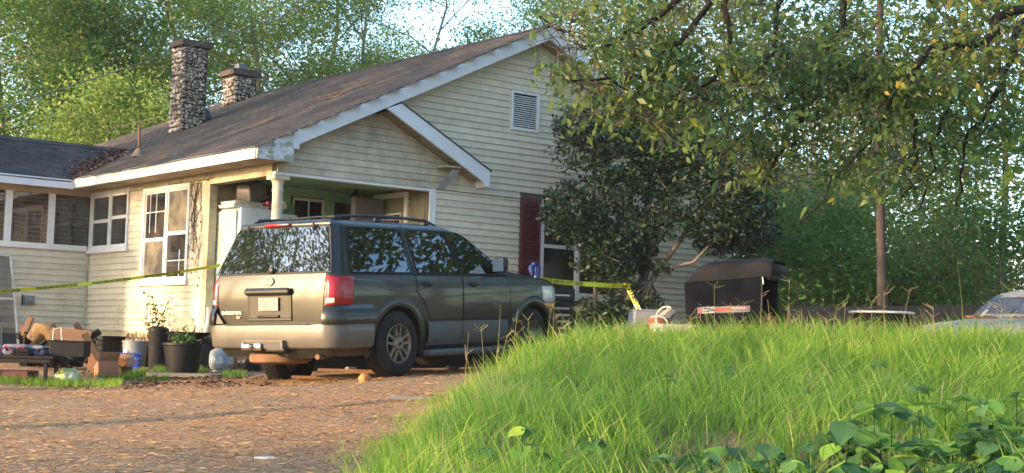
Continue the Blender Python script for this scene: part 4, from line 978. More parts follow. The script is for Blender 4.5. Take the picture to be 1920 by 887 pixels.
for x in (-.35, .75):
    mb = MB(); mb.tube([(x, -.60, 1.542), (x, 0, 1.55), (x, .60, 1.542)], .013, 6); mb.build('roof_crossbar', M_blk, suv, smooth=True)
# windscreen
mb = MB(); mb.grid(lambda u, v: (lambda z: (float(np.interp(z, T[:, 0], T[:, 2]))+.07*(1-((1-2*v)*.8)**2)-.02+.012, (1-2*v)*(side_w(T, z)-.13), z))(.955+.42*u), 8, 12); mb.build('windscreen', M_tint2, suv, smooth=True)
mb = MB(); mb.box(2.2, 3.2, -.3, -.28, .90, .91); 
# seats and steering wheel seen through the glass
M_seat = mat('seat_grey', (.10, .095, .085), rough=.8, world=False)
for x in (.35, 1.25):
    for y in (-.40, .40):
        mb = MB(); mb.bbox((x, y, .72), (.16, .48, .62), .05, (0, -.15, 0)); mb.bbox((x-.06, y, 1.12), (.10, .26, .16), .04); mb.bbox((x+.28, y, .45), (.50, .50, .16), .05); mb.build('seat', M_seat, suv, smooth=True, kind='stuff')
mb = MB(); Ms = Matrix.Translation((1.82, .40, .88)) @ Matrix.Rotation(R_(65), 4, 'Y')
mb.tube([Ms @ Vector((.19*math.cos(R_(a)), .19*math.sin(R_(a)), 0)) for a in range(0, 361, 20)], .014, 6, cap=False); mb.build('steering_wheel', M_blk, suv, smooth=True)
mb = MB(); mb.bbox((2.15, 0, .80), (.45, 1.5, .20), .08); mb.build('dashboard', M_seat, suv, smooth=True)
# ---- wheels
def make_wheel(x, y, s, dz=0, steer=0, yawk=0):
    w = empty('wheel', (0, 0, 0)); w.parent = suv; w.matrix_local = Matrix.Translation((x, y, dz)) @ Matrix.Rotation(steer, 4, 'Z') @ Matrix.Rotation(-s*PI/2, 4, 'X')   # local z points outwards
    mb = MB(); H = .125; pr = [(.235, H-.005), (.25, H+.006), (.31, H+.008), (.36, H-.004), (.385, H-.030)]
    tread = []
    for zc in (.085, .05, .018, -.018, -.05, -.085): tread += [(.397, zc+.012), (.397, zc-.012), (.386, zc-.0145)] if zc > -.085 else [(.397, zc+.012), (.397, zc-.012)]
    for k in tread: pr.append(k)
    pr += [(.385, -H+.03), (.36, -H+.004), (.31, -H-.008), (.235, -H+.005)]; mb.lathe(pr, 48, closed=True); mb.build('tyre', M_rub, w, smooth=True, sharp=50)
    mb = MB(); mb.lathe([(.240, H-.002), (.232, H+.004), (.222, H-.004), (.215, H-.07), (.205, -.02), (.19, -.03), (.001, -.03)], 36, caps=(0, 1)); rim = mb.build('rim', M_alloy, w, smooth=True, sharp=50)
    mb = MB(); mb.lathe([(.15, .005), (.14, .03)], 24); mb.build('brake_drum', M_blk, w)
    for k in range(5):
        for q in (-1, 1):
            a = R_(72*k+18); mbx = MB(); c, sn = math.cos(a), math.sin(a)
            def pt(r, t, z): return (r*c-t*sn, r*sn+t*c, z)
            t0, t1 = q*.028, q*.050; wd = .015
            vs = [pt(.05, t0-wd, H-.045), pt(.05, t0+wd, H-.045), pt(.222, t1+wd, H-.020), pt(.222, t1-wd, H-.020), pt(.05, t0-wd, H-.01), pt(.05, t0+wd, H-.01), pt(.222, t1+wd*.8, H+.0), pt(.222, t1-wd*.8, H+.0)]
            mbx.add(vs, [(4, 5, 6, 7), (0, 1, 5, 4), (1, 2, 6, 5), (2, 3, 7, 6), (3, 0, 4, 7)]); mbx.build('spoke', M_alloy, rim)
    mb = MB(); mb.lathe([(.082, H-.045), (.082, H-.005), (.070, H+.012), (.045, H+.016), (.001, H+.016)], 24); mb.build('hub_cap', M_alloy, rim, smooth=True)
    mb = MB(); mb.lathe([(1, H+.0165), (.9, H+.020)], 16, Matrix.Rotation(.5, 4, 'Z') @ Matrix.Diagonal((.038, .017, 1, 1))); mb.build('hub_emblem', M_seam, rim, smooth=True)
    return w
make_wheel(0, -.825, -1); make_wheel(0, .80, 1, -.15); make_wheel(3.02, -.825, -1, 0, R_(4)); make_wheel(3.02, .825, 1, 0, R_(4))
# ---- under the tail: spare, exhaust, hitch
M_rust = mat('rusty_orange', (.20, .105, .045), rough=.75, var=.3, scale=12, col2=(.09, .06, .04), scale2=3, world=False)
mb = MB(); pr = [(.20, .06), (.30, .075), (.365, .045), (.375, 0), (.365, -.045), (.30, -.075), (.20, -.06)]; mb.lathe(pr, 32, Matrix.Translation((-.86, .16, -.135)), closed=True); sp = mb.build('spare_tyre', M_rub if 0 else M_rust, suv, smooth=True, label='orange brown spare tyre under the tail')  # tyre given an orange brown colour
mb = MB(); mb.lathe([(.2, -.05), (.05, -.03)], 24, Matrix.Translation((-.86, .16, -.135))); mb.build('spare_rim', M_rust, sp, smooth=True)
mb = MB(); mb.tube([(-.2, -.58, -.06), (-.7, -.60, -.09), (-1.20, -.70, -.115)], [.034, .034, .036], 12, cap=False); mb.tube([(-1.19, -.698, -.1145), (-1.199, -.70, -.115)], .03, 12); mb.build('exhaust_pipe', M_rust, suv, smooth=True)
mb = MB(); mb.bbox((-1.20, .02, -.03), (.20, .62, .055), .012); mb.build('hitch_bar', M_blk, suv, smooth=True)
mb = MB(); mb.bbox((-1.36, .22, .0), (.10, .14, .07), .015); mb.tube([(-1.38, .27, -.03), (-1.38, .27, .05)], .022, 10); mb.bbox((-1.34, .08, .0), (.05, .12, .085), .012); mb.build('hitch', M_chrome, suv, smooth=True, kind='stuff')
mb = MB(); mb.tube([(0, -.7, 0), (0, .7, -.12)], .05, 8); mb.tube([(3.02, -.7, 0), (3.02, .7, 0)], .04, 8); mb.build('axle', M_blk, suv, kind='stuff')
mb = MB(); mb.tube([(-1.15, -.2, .0), (-1.2, -.24, -.12), (-1.1, -.3, -.16)], .008, 4); mb.build('trailer_wire', M_blk, suv)
# chassis bits hanging below, dark
mb = MB(); mb.box(-.3, 2.9, -.5, -.42, -.16, -.13); mb.box(-.3, 2.9, .42, .5, -.16, -.13); mb.box(.2, .9, .1, .4, -.22, -.13); mb.build('chassis_rail', M_blk, suv, kind='stuff')
# ------------------------------------------------------------------ trees and shrubs
M_bark = mat('bark_grey', (.15, .13, .11), rough=.9, var=.3, scale=14, col2=(.07, .06, .05), scale2=3, bump=.5, bscale=40)
M_barkd = mat('bark_dark', (.055, .045, .038), rough=.9, var=.3, scale=14, bump=.4)
M_barkp = mat('bark_pale', (.30, .27, .23), rough=.85, var=.25, scale=10, col2=(.16, .14, .11), scale2=2)
L_light = leafmat('leaf_light', [(0, (.09, .16, .04)), (.35, (.20, .31, .07)), (.7, (.34, .44, .10)), (.92, (.46, .50, .12)), (1, (.55, .38, .10))], trans=.55)
L_mid = leafmat('leaf_mid', [(0, (.04, .09, .02)), (.4, (.075, .16, .03)), (.75, (.14, .24, .04)), (.90, (.28, .26, .05)), (1, (.45, .24, .05))], trans=.5)
L_wood = leafmat('leaf_woods', [(0, (.07, .095, .03)), (.4, (.145, .175, .05)), (.75, (.26, .29, .08)), (.95, (.42, .42, .13)), (1, (.55, .38, .10))], trans=.55)
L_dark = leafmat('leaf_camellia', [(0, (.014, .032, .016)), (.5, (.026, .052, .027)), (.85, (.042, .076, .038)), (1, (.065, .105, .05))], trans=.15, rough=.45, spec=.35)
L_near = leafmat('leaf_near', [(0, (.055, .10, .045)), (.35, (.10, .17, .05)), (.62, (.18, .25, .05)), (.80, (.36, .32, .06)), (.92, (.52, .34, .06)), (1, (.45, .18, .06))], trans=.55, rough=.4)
L_shrub = leafmat('leaf_shrub', [(0, (.04, .10, .03)), (.4, (.08, .18, .04)), (.8, (.16, .28, .06)), (1, (.28, .36, .12))], trans=.45)
def leaf_quads(C, size, rng, droop=0.0, aspect=.5, up=.35, szvar=.5, fold=True):
    """one folded leaf (2 quads -> 6 verts) per centre"""
    n = len(C); d = rng.randn(n, 3); d[:, 2] = d[:, 2]*.6-droop; d /= np.linalg.norm(d, axis=1)[:, None]
    nn = rng.randn(n, 3); nn[:, 2] = np.abs(nn[:, 2])+up; w = np.cross(d, nn); w /= np.linalg.norm(w, axis=1)[:, None]+1e-9; nrm = np.cross(w, d)
    L = size*(1-szvar/2+szvar*rng.rand(n)); W = L*aspect/2; L = L[:, None]; W = W[:, None]
    V = np.empty((n, 4, 3)); V[:, 0] = C-d*L*.5; V[:, 1] = C+w*W+nrm*L*.06-d*L*.05; V[:, 2] = C+d*L*.5-nrm*L*.05; V[:, 3] = C-w*W+nrm*L*.06-d*L*.05
    return V.reshape(-1, 3), np.arange(n*4).reshape(n, 4)
def skeleton(rng, base, h, r0, lean=(0, 0), clear=.35, nl=9, spread=.45, sub=5, subl=.35, crook=.05, asc=.5, wid=1.0):
    """trunk, limbs, branches -> list of (path, radii) and the branch end clusters"""
    base = np.array(base, float); paths = []; ends = []
    tp = [base+np.array([lean[0]*t+rng.randn()*crook*t, lean[1]*t+rng.randn()*crook*t, h*t]) for t in np.linspace(0, 1, 8)]
    paths.append((tp, [r0*(1-.85*t)*(1.25 if t == 0 else 1) for t in np.linspace(0, 1, 8)])); limbs = []
    for i in range(nl):
        t = clear+(1-clear)*(i+.5)/nl; k = t*7; i0 = min(int(k), 6); P = tp[i0]+(tp[i0+1]-tp[i0])*(k-i0)
        az = i*2.4+rng.rand()*1.2; rel = (t-clear)/(1-clear); L = h*spread*(.45+.75*math.sin(PI*min(1, .18+rel*.82)))*(.75+.5*rng.rand())*wid
        el = asc*(.25+.9*rel)+rng.rand()*.2; d = np.array([math.cos(az)*math.cos(el), math.sin(az)*math.cos(el), math.sin(el)])
        pp = [P]; 
        for s in range(4): d = d+rng.randn(3)*.16; d[2] += .02; d /= np.linalg.norm(d); pp.append(pp[-1]+d*L/4)
        rr = r0*(1-.8*t)*.5; paths.append((pp, [rr*(1-.2*s) for s in range(5)])); limbs.append((pp, L, rr))
        for j in range(sub):
            q = .3+.7*(j+rng.rand())/sub; kk = q*4; j0 = min(int(kk), 3); Q = pp[j0]+(pp[j0+1]-pp[j0])*(kk-j0)
            d2 = d+rng.randn(3)*.75; d2[2] *= .7; d2 /= np.linalg.norm(d2); l2 = L*subl*(.6+.8*rng.rand()); e = Q+d2*l2; m = Q+d2*l2*.5+rng.randn(3)*l2*.08
            paths.append(([Q, m, e], [rr*.4, rr*.28, rr*.1])); ends += [m, e, e]
            for _ in range(2):
                e2 = m+(rng.randn(3)*.5+d2*.6)*l2*.6; paths.append(([m, e2], [rr*.2, rr*.07])); ends.append(e2)
        ends.append(pp[-1])
    ends.append(tp[-1]); return paths, np.array(ends)
def wood(paths, name, m, parent, n0=8, n1=4, kind=None):
    mb = MB()
    for i, (p, r) in enumerate(paths): mb.tube(p, r, n0 if i == 0 else (5 if len(p) > 3 else n1), cap=False)
    return mb.build(name, m, parent, world=True, smooth=True, fix=False, kind=kind)
def tree(name, label, base, h, r0, leafm, barkm, seed, nleaf, lsize, blob=.55, cat='tree', group=None, leafkw={}, even=False, flat=1.0, **kw):
    rng = np.random.RandomState(seed); base = tuple(base); t = empty(name, base, label=label, cat=cat, group=group)
    paths, ends = skeleton(rng, base, h, r0, **kw); wood(paths[:1], 'trunk', barkm, t); wood(paths[1:], 'branches', barkm, t, kind='stuff')
    idx = rng.randint(0, len(ends), nleaf); dens = rng.rand(len(ends))**(.1 if even else 1.6)+.05; dens /= dens.sum(); idx = rng.choice(len(ends), nleaf, p=dens)
    C = ends[idx]+rng.randn(nleaf, 3)*np.array([blob, blob, blob*.62*flat])*(.55+.6*rng.rand(nleaf)[:, None])
    C = C[C[:, 2] > base[2]+.15]; V, Fq = leaf_quads(C, lsize, rng, **leafkw); k = rng.rand(len(ends))
    np_mesh('crown', V, Fq, leafm, parent=t, rnd=np.clip(.22+.42*rng.rand(len(C))+.30*k[idx[:len(C)]]*0+.22*rng.rand(len(C))**6, 0, 1), kind='stuff')
    return t
def on(px, D, dz=-.1):
    a = (px-960)/F_PX*D; x, y = AD(a, D); return (x, y, gz(x, y)+dz)
# --- trees behind the house, seen over the roof
bg = [  # px, D, h, r, leaves, mat, bark, label, leaf size, blob, clear
 (20, 47, 15.5, .24, 6800, L_mid, M_bark, 'dark green tree with orange tips at the far left behind the wing roof', .19, .75, .15),
 (-60, 42, 13.0, .22, 3500, L_mid, M_bark, 'bushy dark tree cut by the left edge of the picture', .19, .8, .15),
 (92, 52, 15.5, .2, 2800, L_mid, M_bark, 'thin tree with bare grey trunk between the two leafy masses on the left', .19, .6, .30),
 (150, 45, 9.5, .20, 6500, L_mid, M_bark, 'low dark green tree just above the wing roof left of the chimney', .18, .7, .1),
 (185, 40, 7.0, .16, 5200, L_light, M_bark, 'low bright green bush tree rising above the wing roof ridge', .16, .6, .1),
 (255, 50, 17, .28, 8500, L_light, M_barkp, 'tall bright yellow green tree left of the tall chimney', .19, .75, .2),
 (330, 54, 18.5, .30, 8000, L_light, M_barkp, 'tall bright green tree standing behind the tall chimney', .19, .7, .2),
 (455, 50, 17, .28, 4600, L_light, M_barkp, 'open light green tree with forked pale limbs behind the short chimney', .18, .6, .22),
 (575, 54, 17.5, .26, 6200, L_light, M_barkp, 'light green tree behind the middle of the roof', .18, .65, .2),
 (680, 52, 15.5, .24, 5200, L_light, M_barkp, 'light green tree behind the roof right of the middle', .18, .62, .2),
 (790, 56, 16.0, .24, 5200, L_light, M_barkp, 'light green tree whose last twigs stand against the sky left of the gable', .18, .62, .2),
 (1110, 60, 15.0, .22, 4500, L_light, M_bark, 'light green tree showing just right of the gable peak', .19, .8, .15),
]
for i, (px, D, h, r, nl, lm, bk, lab, ls, bl, cl) in enumerate(bg):
    tree('tree', lab, on(px, D, -.3), h, r*.62, lm, bk, 100+i, int(nl*6.2), ls*.76, bl*.92, group='trees behind the house', clear=cl, nl=14, spread=.32, sub=6, crook=.32, lean=((i*37 % 11-5)*.22, 0))
# --- woods on the right, from far to near
wd = [
 (1230, 46, 12.5, .2, 6000, L_wood, 'woodland tree behind the right slope of the house roof'), (1330, 50, 13, .25, 6500, L_wood, 'woodland tree behind the right end of the house'), (1440, 44, 9, .2, 4500, L_wood, 'woodland tree over the black collector hood'),
 (1530, 50, 12, .25, 4500, L_mid, 'woodland tree left of the tall bare trunk'), (1605, 42, 8.5, .2, 5000, L_wood, 'low woodland tree close left of the tall bare trunk'), (1720, 54, 11, .2, 2200, L_wood, 'thin woodland tree right of the tall bare trunk with sky behind'),
 (1800, 48, 4.5, .2, 2600, L_wood, 'low woodland tree below the bright gap on the right'), (1890, 44, 13, .25, 5200, L_mid, 'woodland tree near the right edge'), (1980, 40, 12, .25, 5000, L_mid, 'woodland tree cut by the right edge of the picture')]
for i, (px, D, h, r, nl, lm, lab) in enumerate(wd):
    tree('tree', lab, on(px, D, -.3), h, r*.6, lm, M_bark, 200+i, int(nl*2.7), .165, .8, group='woodland trees on the right', clear=.08, nl=11, spread=.30, sub=5, crook=.3)
tree('tree', 'tall tree with a straight bare grey trunk in front of the woods', on(1662, 23, -.2), 13, .085, L_wood, M_barkd, 301, 5200, .11, .5, clear=.40, nl=9, spread=.26, sub=5, lean=(-.15, .2), crook=.09)
tree('tree', 'slender leaning tree with pale thin branches behind the black collector hood', on(1490, 30, -.2), 7.0, .07, L_wood, M_barkp, 302, 3500, .11, .45, clear=.2, nl=8, spread=.34, sub=5, lean=(.8, 0))
# --- understorey shrubs in front of the woods
for i, (px, D, h, nl, lm, lab) in enumerate([(1330, 31, 3.6, 5000, L_wood, 'dark green shrub beyond the right corner of the house'), (1420, 28, 2.9, 4500, L_wood, 'shadowy shrub behind the collector hood'), (1510, 25, 2.0, 4200, L_shrub, 'light leafed shrub just right of the collector hood'), (1575, 26, 2.4, 4800, L_shrub, 'light leafed shrub left of the grey trunk'), (1632, 27, 1.7, 2600, L_shrub, 'green shrub by the grey trunk foot'),
    (1725, 27, 1.6, 4000, L_wood, 'low dark shrub behind the round table rim'), (1800, 29, 1.8, 4200, L_wood, 'dark twiggy shrub behind the pale car bonnet'), (1880, 27, 2.5, 4800, L_shrub, 'green shrub behind the windscreen of the pale car'), (1950, 29, 4.2, 4000, L_wood, 'tall shrub at the right edge'), (1475, 33, 3.2, 4500, L_wood, 'tall dark shrub filling the woods edge over the hood'), (1400, 36, 4.0, 4500, L_wood, 'tall dark thicket between house and woods'), (1560, 36, 3.4, 4500, L_wood, 'dark thicket left of the grey trunk'), (1700, 38, 2.6, 4000, L_wood, 'dark thicket right of the grey trunk'), (1830, 38, 2.6, 4000, L_wood, 'dark thicket under the bright gap')]):
    tree('shrub', lab, on(px, D, -.1), h, .05, lm, M_bark, 400+i, nl, .10 if D < 30 else .14, .38 if D < 30 else .55, cat='shrub', group='shrubs at the edge of the woods', clear=.03, nl=12, spread=.50, sub=4, asc=.7)
# --- dark camellia against the gable wall
def camellia():
    rng = np.random.RandomState(77); B = on(1165, 23.6, -.1); t = empty('camellia_tree', B, label='dark glossy many stemmed evergreen growing against the gable wall window', cat='tree')
    stems = [[(1117, 640, 23.4), (1116, 520, 23.4), (1110, 420, 23.5), (1118, 300, 23.5), (1112, 200, 23.6)], [(1178, 640, 23.4), (1180, 540, 23.4), (1180, 450, 23.4), (1184, 340, 23.5), (1175, 230, 23.6)], [(1195, 640, 23.6), (1205, 540, 23.6), (1222, 470, 23.6), (1250, 380, 23.6), (1290, 290, 23.8), (1300, 220, 24)],
             [(1188, 640, 23.8), (1195, 550, 23.8), (1215, 480, 24), (1212, 380, 24), (1230, 260, 24)], [(1175, 640, 23.7), (1200, 560, 23.5), (1240, 500, 23.3), (1290, 430, 23), (1340, 360, 23)], [(1140, 640, 23.9), (1150, 540, 24), (1160, 430, 24), (1150, 320, 24)], [(1200, 560, 23.5), (1240, 505, 23.2), (1300, 492, 23), (1370, 420, 23)]]
    paths = []; nodes = []
    for s in stems:
        P = [np.array(atd(*q)) for q in s]; r = .062 if s[0][0] > 1150 and s is not stems[-1] else .038; paths.append((P, [r*(1-.13*i) for i in range(len(P))]))
        for i in range(2, len(P)): nodes.append(P[i]); nodes.append((P[i]+P[i-1])/2)
    wood(paths, 'trunk', M_bark, t, n0=8)
    # crown lobes: (px, py, D, rx px, ry px)
    lobes = [(1125, 290, 23.4, 105, 55, .6), (1060, 395, 23.2, 55, 60, .7), (1110, 400, 23.3, 75, 75, .75), (1185, 390, 23.2, 95, 85, 1.1), (1210, 300, 23.4, 120, 80, 1.6), (1290, 280, 23.3, 110, 85, 1.5), (1330, 370, 22.8, 95, 80, 1.5), (1390, 330, 23, 80, 85, 1.2), (1260, 420, 22.8, 60, 35, .35), (1400, 400, 23, 60, 60, .8), (1080, 240, 23.5, 50, 50, .6), (1300, 200, 24, 120, 60, 1.0),
             (1150, 500, 23.5, 62, 55, 1.0), (1140, 590, 23.6, 75, 40, 1.0), (1240, 500, 23.2, 22, 18, .10), (1210, 575, 23.3, 40, 30, .25), (1350, 430, 22.8, 60, 28, .30), (1410, 440, 23.5, 55, 50, .8), (1340, 455, 24, 45, 25, .35), (1240, 200, 24, 95, 60, 1.2), (1150, 225, 23.8, 70, 55, .9), (1118, 465, 23.3, 60, 60, .7), (1200, 470, 24, 35, 45, .4)]
    C = []; br = []
    for px, py, D, rx, ry, wgt in lobes:
        k = int(3300*wgt); u = rng.randn(k, 3); u /= np.linalg.norm(u, axis=1)[:, None]; u *= (rng.rand(k)**(1/2.2))[:, None]
        cl = np.sin(u[:, 0]*6+px)*np.sin(u[:, 2]*7+py)+.5*rng.randn(k); u = u[cl > -.15]
        s = D/F_PX; c = np.array(atd(px, py, D)); R = np.array(CR); U = np.array(CU); Fd = np.array(_f)
        C.append(c+np.outer(u[:, 0]*rx*s, R)+np.outer(u[:, 2]*ry*s, U)+np.outer(u[:, 1]*.8, Fd))
        nn = np.array(nodes); near = nn[np.argmin(np.linalg.norm(nn-c, axis=1))]
        for _ in range(10):
            if np.linalg.norm(near-c) > .95: break
            e = c+R*(rng.randn()*rx*s*.5)+U*(rng.randn()*ry*s*.5)+Fd*rng.randn()*.3; br.append(([near, (near+e)/2+rng.randn(3)*.05, e], [.02, .012, .005]))
    C = np.concatenate(C); C = C[C[:, 1] < Y0-.1+10*(C[:, 0] > 21.3)]; wood(br, 'branches', M_bark, t, kind='stuff')
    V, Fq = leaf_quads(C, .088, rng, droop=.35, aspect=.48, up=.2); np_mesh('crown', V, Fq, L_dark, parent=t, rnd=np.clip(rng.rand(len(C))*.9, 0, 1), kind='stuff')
camellia()
# --- near tree hanging in from the upper right, its trunk stands right of the picture
M_barkn = mat('bark_blackish', (.022, .018, .016), rough=.95, var=.3, scale=18, spec=.1)
def overhang():
    rng = np.random.RandomState(31); B = np.array(on(2120, 12.5, -.1)); t = empty('near_tree', B, label='near tree with dark crooked limbs and drooping leaves coloured gold as if sunlit, hanging in from the upper right', cat='tree')
    q = lambda px, py, D: np.array(atd(px, py, D))
    top = B+np.array([0, 0, 6.5]); fork = B+np.array([0, 0, 3.4])
    trunk = [B, B+np.array([.05, 0, 1.7]), fork, B+np.array([-.1, .1, 5]), top]
    limbs = [  # main limbs: px, py, depth
     [fork, q(1990, -30, 12.2), q(1905, 60, 12), q(1885, 130, 11.9), q(1850, 215, 11.8), q(1815, 250, 11.7), q(1800, 330, 11.6), q(1795, 395, 11.6)],
     [fork, q(2010, -80, 11.4), q(1900, 20, 11.2), q(1850, 75, 11.1), q(1800, 85, 11), q(1740, 90, 10.9), q(1700, 150, 10.9), q(1675, 180, 10.8), q(1640, 260, 10.7), q(1560, 330, 10.7), q(1500, 420, 10.6)],
     [top, q(1900, -260, 12), q(1650, -180, 11.6), q(1590, -20, 11.4), q(1583, 50, 11.3), q(1562, 75, 11.3), q(1570, 115, 11.3), q(1600, 145, 11.2), q(1650, 160, 11.1), q(1700, 140, 11.0)],
     [q(1562, 75, 11.3), q(1540, 130, 11.2), q(1500, 165, 11.2), q(1440, 215, 11.1), q(1400, 250, 11.0), q(1355, 290, 11)],
     [top, q(1850, -300, 11), q(1500, -200, 10.6), q(1350, -60, 10.4), q(1260, 10, 10.4), q(1200, 60, 10.3), q(1120, 95, 10.3), q(1070, 60, 10.3), q(1010, 30, 10.3)],
     [q(1350, -60, 10.4), q(1290, 60, 10.2), q(1230, 130, 10.1), q(1160, 160, 10.1), q(1090, 150, 10), q(1030, 145, 10)],
     [q(1350, -60, 10.4), q(1370, 60, 10.3), q(1340, 150, 10.2), q(1270, 190, 10.1), q(1190, 215, 10.1)],
     [q(1500, -200, 10.6), q(1480, -20, 10.6), q(1455, 80, 10.6), q(1430, 130, 10.5), q(1410, 160, 10.5)],
     [q(1740, 90, 10.9), q(1700, 200, 10.8), q(1720, 300, 10.8), q(1690, 370, 10.8)],
     [q(1885, 130, 11.9), q(1830, 160, 11.8), q(1760, 250, 11.7), q(1740, 330, 11.7), q(1700, 400, 11.6)],
     [q(1650, -180, 11.6), q(1700, -60, 11.5), q(1760, 20, 11.5), q(1800, 60, 11.4)], [top, q(1980, -200, 13), q(1900, -60, 13), q(1840, 10, 13)], [q(1500, 165, 11.2), q(1490, 240, 11.1), q(1450, 300, 11), q(1440, 350, 11)]]
    paths = [(trunk, [.20, .17, .14, .10, .06])]; wood(paths, 'trunk', M_barkd, t, n0=12); P2 = []; tw = []
    for L in limbs:
        # resample and add crookedness
        pts = [L[0]]
        for a, b in zip(L, L[1:]):
            n = 3; w = np.linalg.norm(b-a)*.09
            for i in range(1, n+1): pts.append(a+(b-a)*i/n+(rng.randn(3)*w if i < n else 0))
        r0 = .042 if L[0] is fork or L[0] is top else .020; m = len(pts); P2.append((pts, [r0*(1-i/(m-1))**1.3+.006 for i in range(m)])); tw.append(pts)
    wood(P2, 'limb', M_barkn, t, n0=7, n1=6, kind='stuff'); ends = []; P3 = []
    for pts in tw:
        st = 7 if len(pts) > 20 else 3
        for i in range(st, len(pts)):
            for _ in range(4):
                a = pts[i]; d = rng.randn(3); d[2] = d[2]*.55-.12; d /= np.linalg.norm(d); l = .22+.35*rng.rand(); m1 = a+d*l*.5+rng.randn(3)*.03; e = a+d*l+np.array([0, 0, -.06]); P3.append(([a, m1, e], [.0055, .004, .002])); ends += [(m1+e)/2, e]
                for _ in range(2):
                    d3 = d+rng.randn(3)*.7; d3 /= np.linalg.norm(d3); e3 = m1+d3*l*.55+np.array([0, 0, -.04]); P3.append(([m1, e3], [.003, .0015])); ends.append(e3)
    _lim = lambda X: np.interp(X, [980, 1040, 1100, 1180, 1260, 1340, 1400, 1500, 1600, 1700, 1800, 1920], [150, 235, 265, 260, 290, 330, 350, 340, 370, 350, 330, 300])
    def _seen(e): r = np.array(e)-np.array(EYE); z = r@np.array(_f); X = 960+F_PX*(r@np.array(CR))/z; Y = 443.5-F_PX*(r@np.array(CU))/z; return Y < _lim(X)+8 and X > 985
    P3 = [p for p in P3 if _seen(p[0][-1])]
    wood(P3, 'twig', M_barkd, t, n0=3, n1=3, kind='stuff'); ends = np.array(ends)
    # cull where the photograph shows open view (low left, by the gable vent and over the woods gap)
    n = 13000; _w = rng.rand(len(ends))**4+.02; _w /= _w.sum(); C = ends[rng.choice(len(ends), n, p=_w)]+rng.randn(n, 3)*np.array([.085, .085, .075])
    M = 300; dist = rng.rand(n)
    V, Fq = leaf_quads(C, .066, rng, droop=.9, aspect=.46, up=.1, szvar=.8)
    rel = C-np.array(EYE); zc = rel@np.array(_f); X = 960+F_PX*(rel@np.array(CR))/zc; Y = 443.5-F_PX*(rel@np.array(CU))/zc
    lim = np.interp(X, [980, 1040, 1100, 1180, 1260, 1340, 1400, 1500, 1600, 1700, 1800, 1920], [150, 235, 265, 260, 290, 330, 350, 340, 370, 350, 330, 300])
    keep = (Y < lim+40*rng.randn(n)*.6) & (X > 975+30*rng.rand(n)+.15*np.abs(Y-60))
    keep &= ~((X > 1004) & (X < 1105) & (Y > 42) & (Y < 118) & (rng.rand(n) < .90))
    ki = np.where(keep)[0]; rnd = np.clip(.04+.50*rng.rand(n)+.30*rng.rand(n)**5+.45*sm((X-1450)/350)*sm((330-Y)/200)*rng.rand(n), 0, 1)  # upper right leaves pushed towards gold: sunlight painted into the leaf colour
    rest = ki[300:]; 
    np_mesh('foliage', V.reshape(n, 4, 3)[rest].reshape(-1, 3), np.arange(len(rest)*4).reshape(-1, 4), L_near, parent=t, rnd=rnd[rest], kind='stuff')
    # the biggest drooping leaves are parts of their own: curved blades with a midrib
    lm = []
    for k in range(5):
        mb = MB(); pr = [(0, .0), (.12, .20), (.32, .30), (.58, .25), (.82, .12), (1, .0)]; vs = []; fs = []
        for i, (a, w) in enumerate(pr): vs += [(a, -w*.75, .05*w+.02*math.sin(k+a*4)-a*a*.22), (a, 0, -.03-a*a*.22), (a, w*.75, .05*w-a*a*.22)]
        for i in range(5): fs += [(3*i, 3*i+1, 3*i+4, 3*i+3), (3*i+1, 3*i+2, 3*i+5, 3*i+4)]
        mb.add(vs, fs); me = mesh_only(mb, 'leaf', L_near, smooth=True); at = me.attributes.new('rnd', 'FLOAT', 'FACE'); at.data.foreach_set('value', [[.15, .35, .5, .68, .88][k]]*len(me.polygons)); lm.append(me)
    for i in ki[:300]:
        d = rng.randn(3); d[2] = d[2]*.4-1.0
        o = piece('leaf', lm[rng.choice(5, p=[.40, .32, .17, .07, .04])], t, C[i], (rng.rand()*6.28, R_(55)+rng.randn()*.4, rng.rand()*6.28), (.07+.05*rng.rand(),)*3)
overhang()
# --- unseen trees left of the picture, placed and sized to shade house and drive
for i, (x, y, h) in enumerate([(-6, 8.9, 3.2), (-7.3, 10.6, 3.3)]):
    tree('shrub', ('unseen shrub added for shade nearest the road left of the drive', 'unseen shade shrub standing behind the first one left of the drive')[i], (x, y, gz(x, y)-.1), h, .05, L_mid, M_bark, 560+i, 3000, .16, .5, cat='shrub', group='unseen shade shrubs left of the drive', clear=.03, nl=12, spread=.45, sub=4, asc=.7)  # low unseen shrubs added to put the near drive in shade
for i, (x, y, h, r, nl, lab) in enumerate([(-9.5, 25.8, 15, .2, 6500, 'unseen tree added left of the large window for shade'), (-9, 7, 11, .22, 2600, 'yard tree standing left of the drive nearest the road'), (-13, 23, 16, .24, 4500, 'yard tree standing left of the drive, middle'), (-2.5, 18.3, 13, .20, 3800, 'yard tree left of the car with high branches'), (-9.6, 15.2, 12, .2, 8000, 'dense unseen tree added for shade left of the drive'), (-6.5, 31.5, 8.5, .2, 7000, 'unseen shade tree added beyond the wing'), (-15, 34, 17, .24, 9000, 'tall unseen shade tree added farther beyond the wing'), (-11, 28.5, 16, .25, 9000, 'yard tree standing left of the house wing'), (-20, 10.5, 13, .25, 2800, 'far yard tree left of the drive'), (-21, 28, 17, .25, 6500, 'far yard tree left of the wing'), (-30, 8, 12, .2, 2500, 'farthest yard tree left of the drive')]):
    tree('tree', lab, (x, y, gz(x, y)-.2), h, r, L_mid, M_bark, 500+i, nl, .20, .8, group='trees left of the drive', clear=.42, nl=12, spread=.34, sub=5, even=(y > 24 or nl == 8000))  # some added for shade alone: hopper, side wall and roof
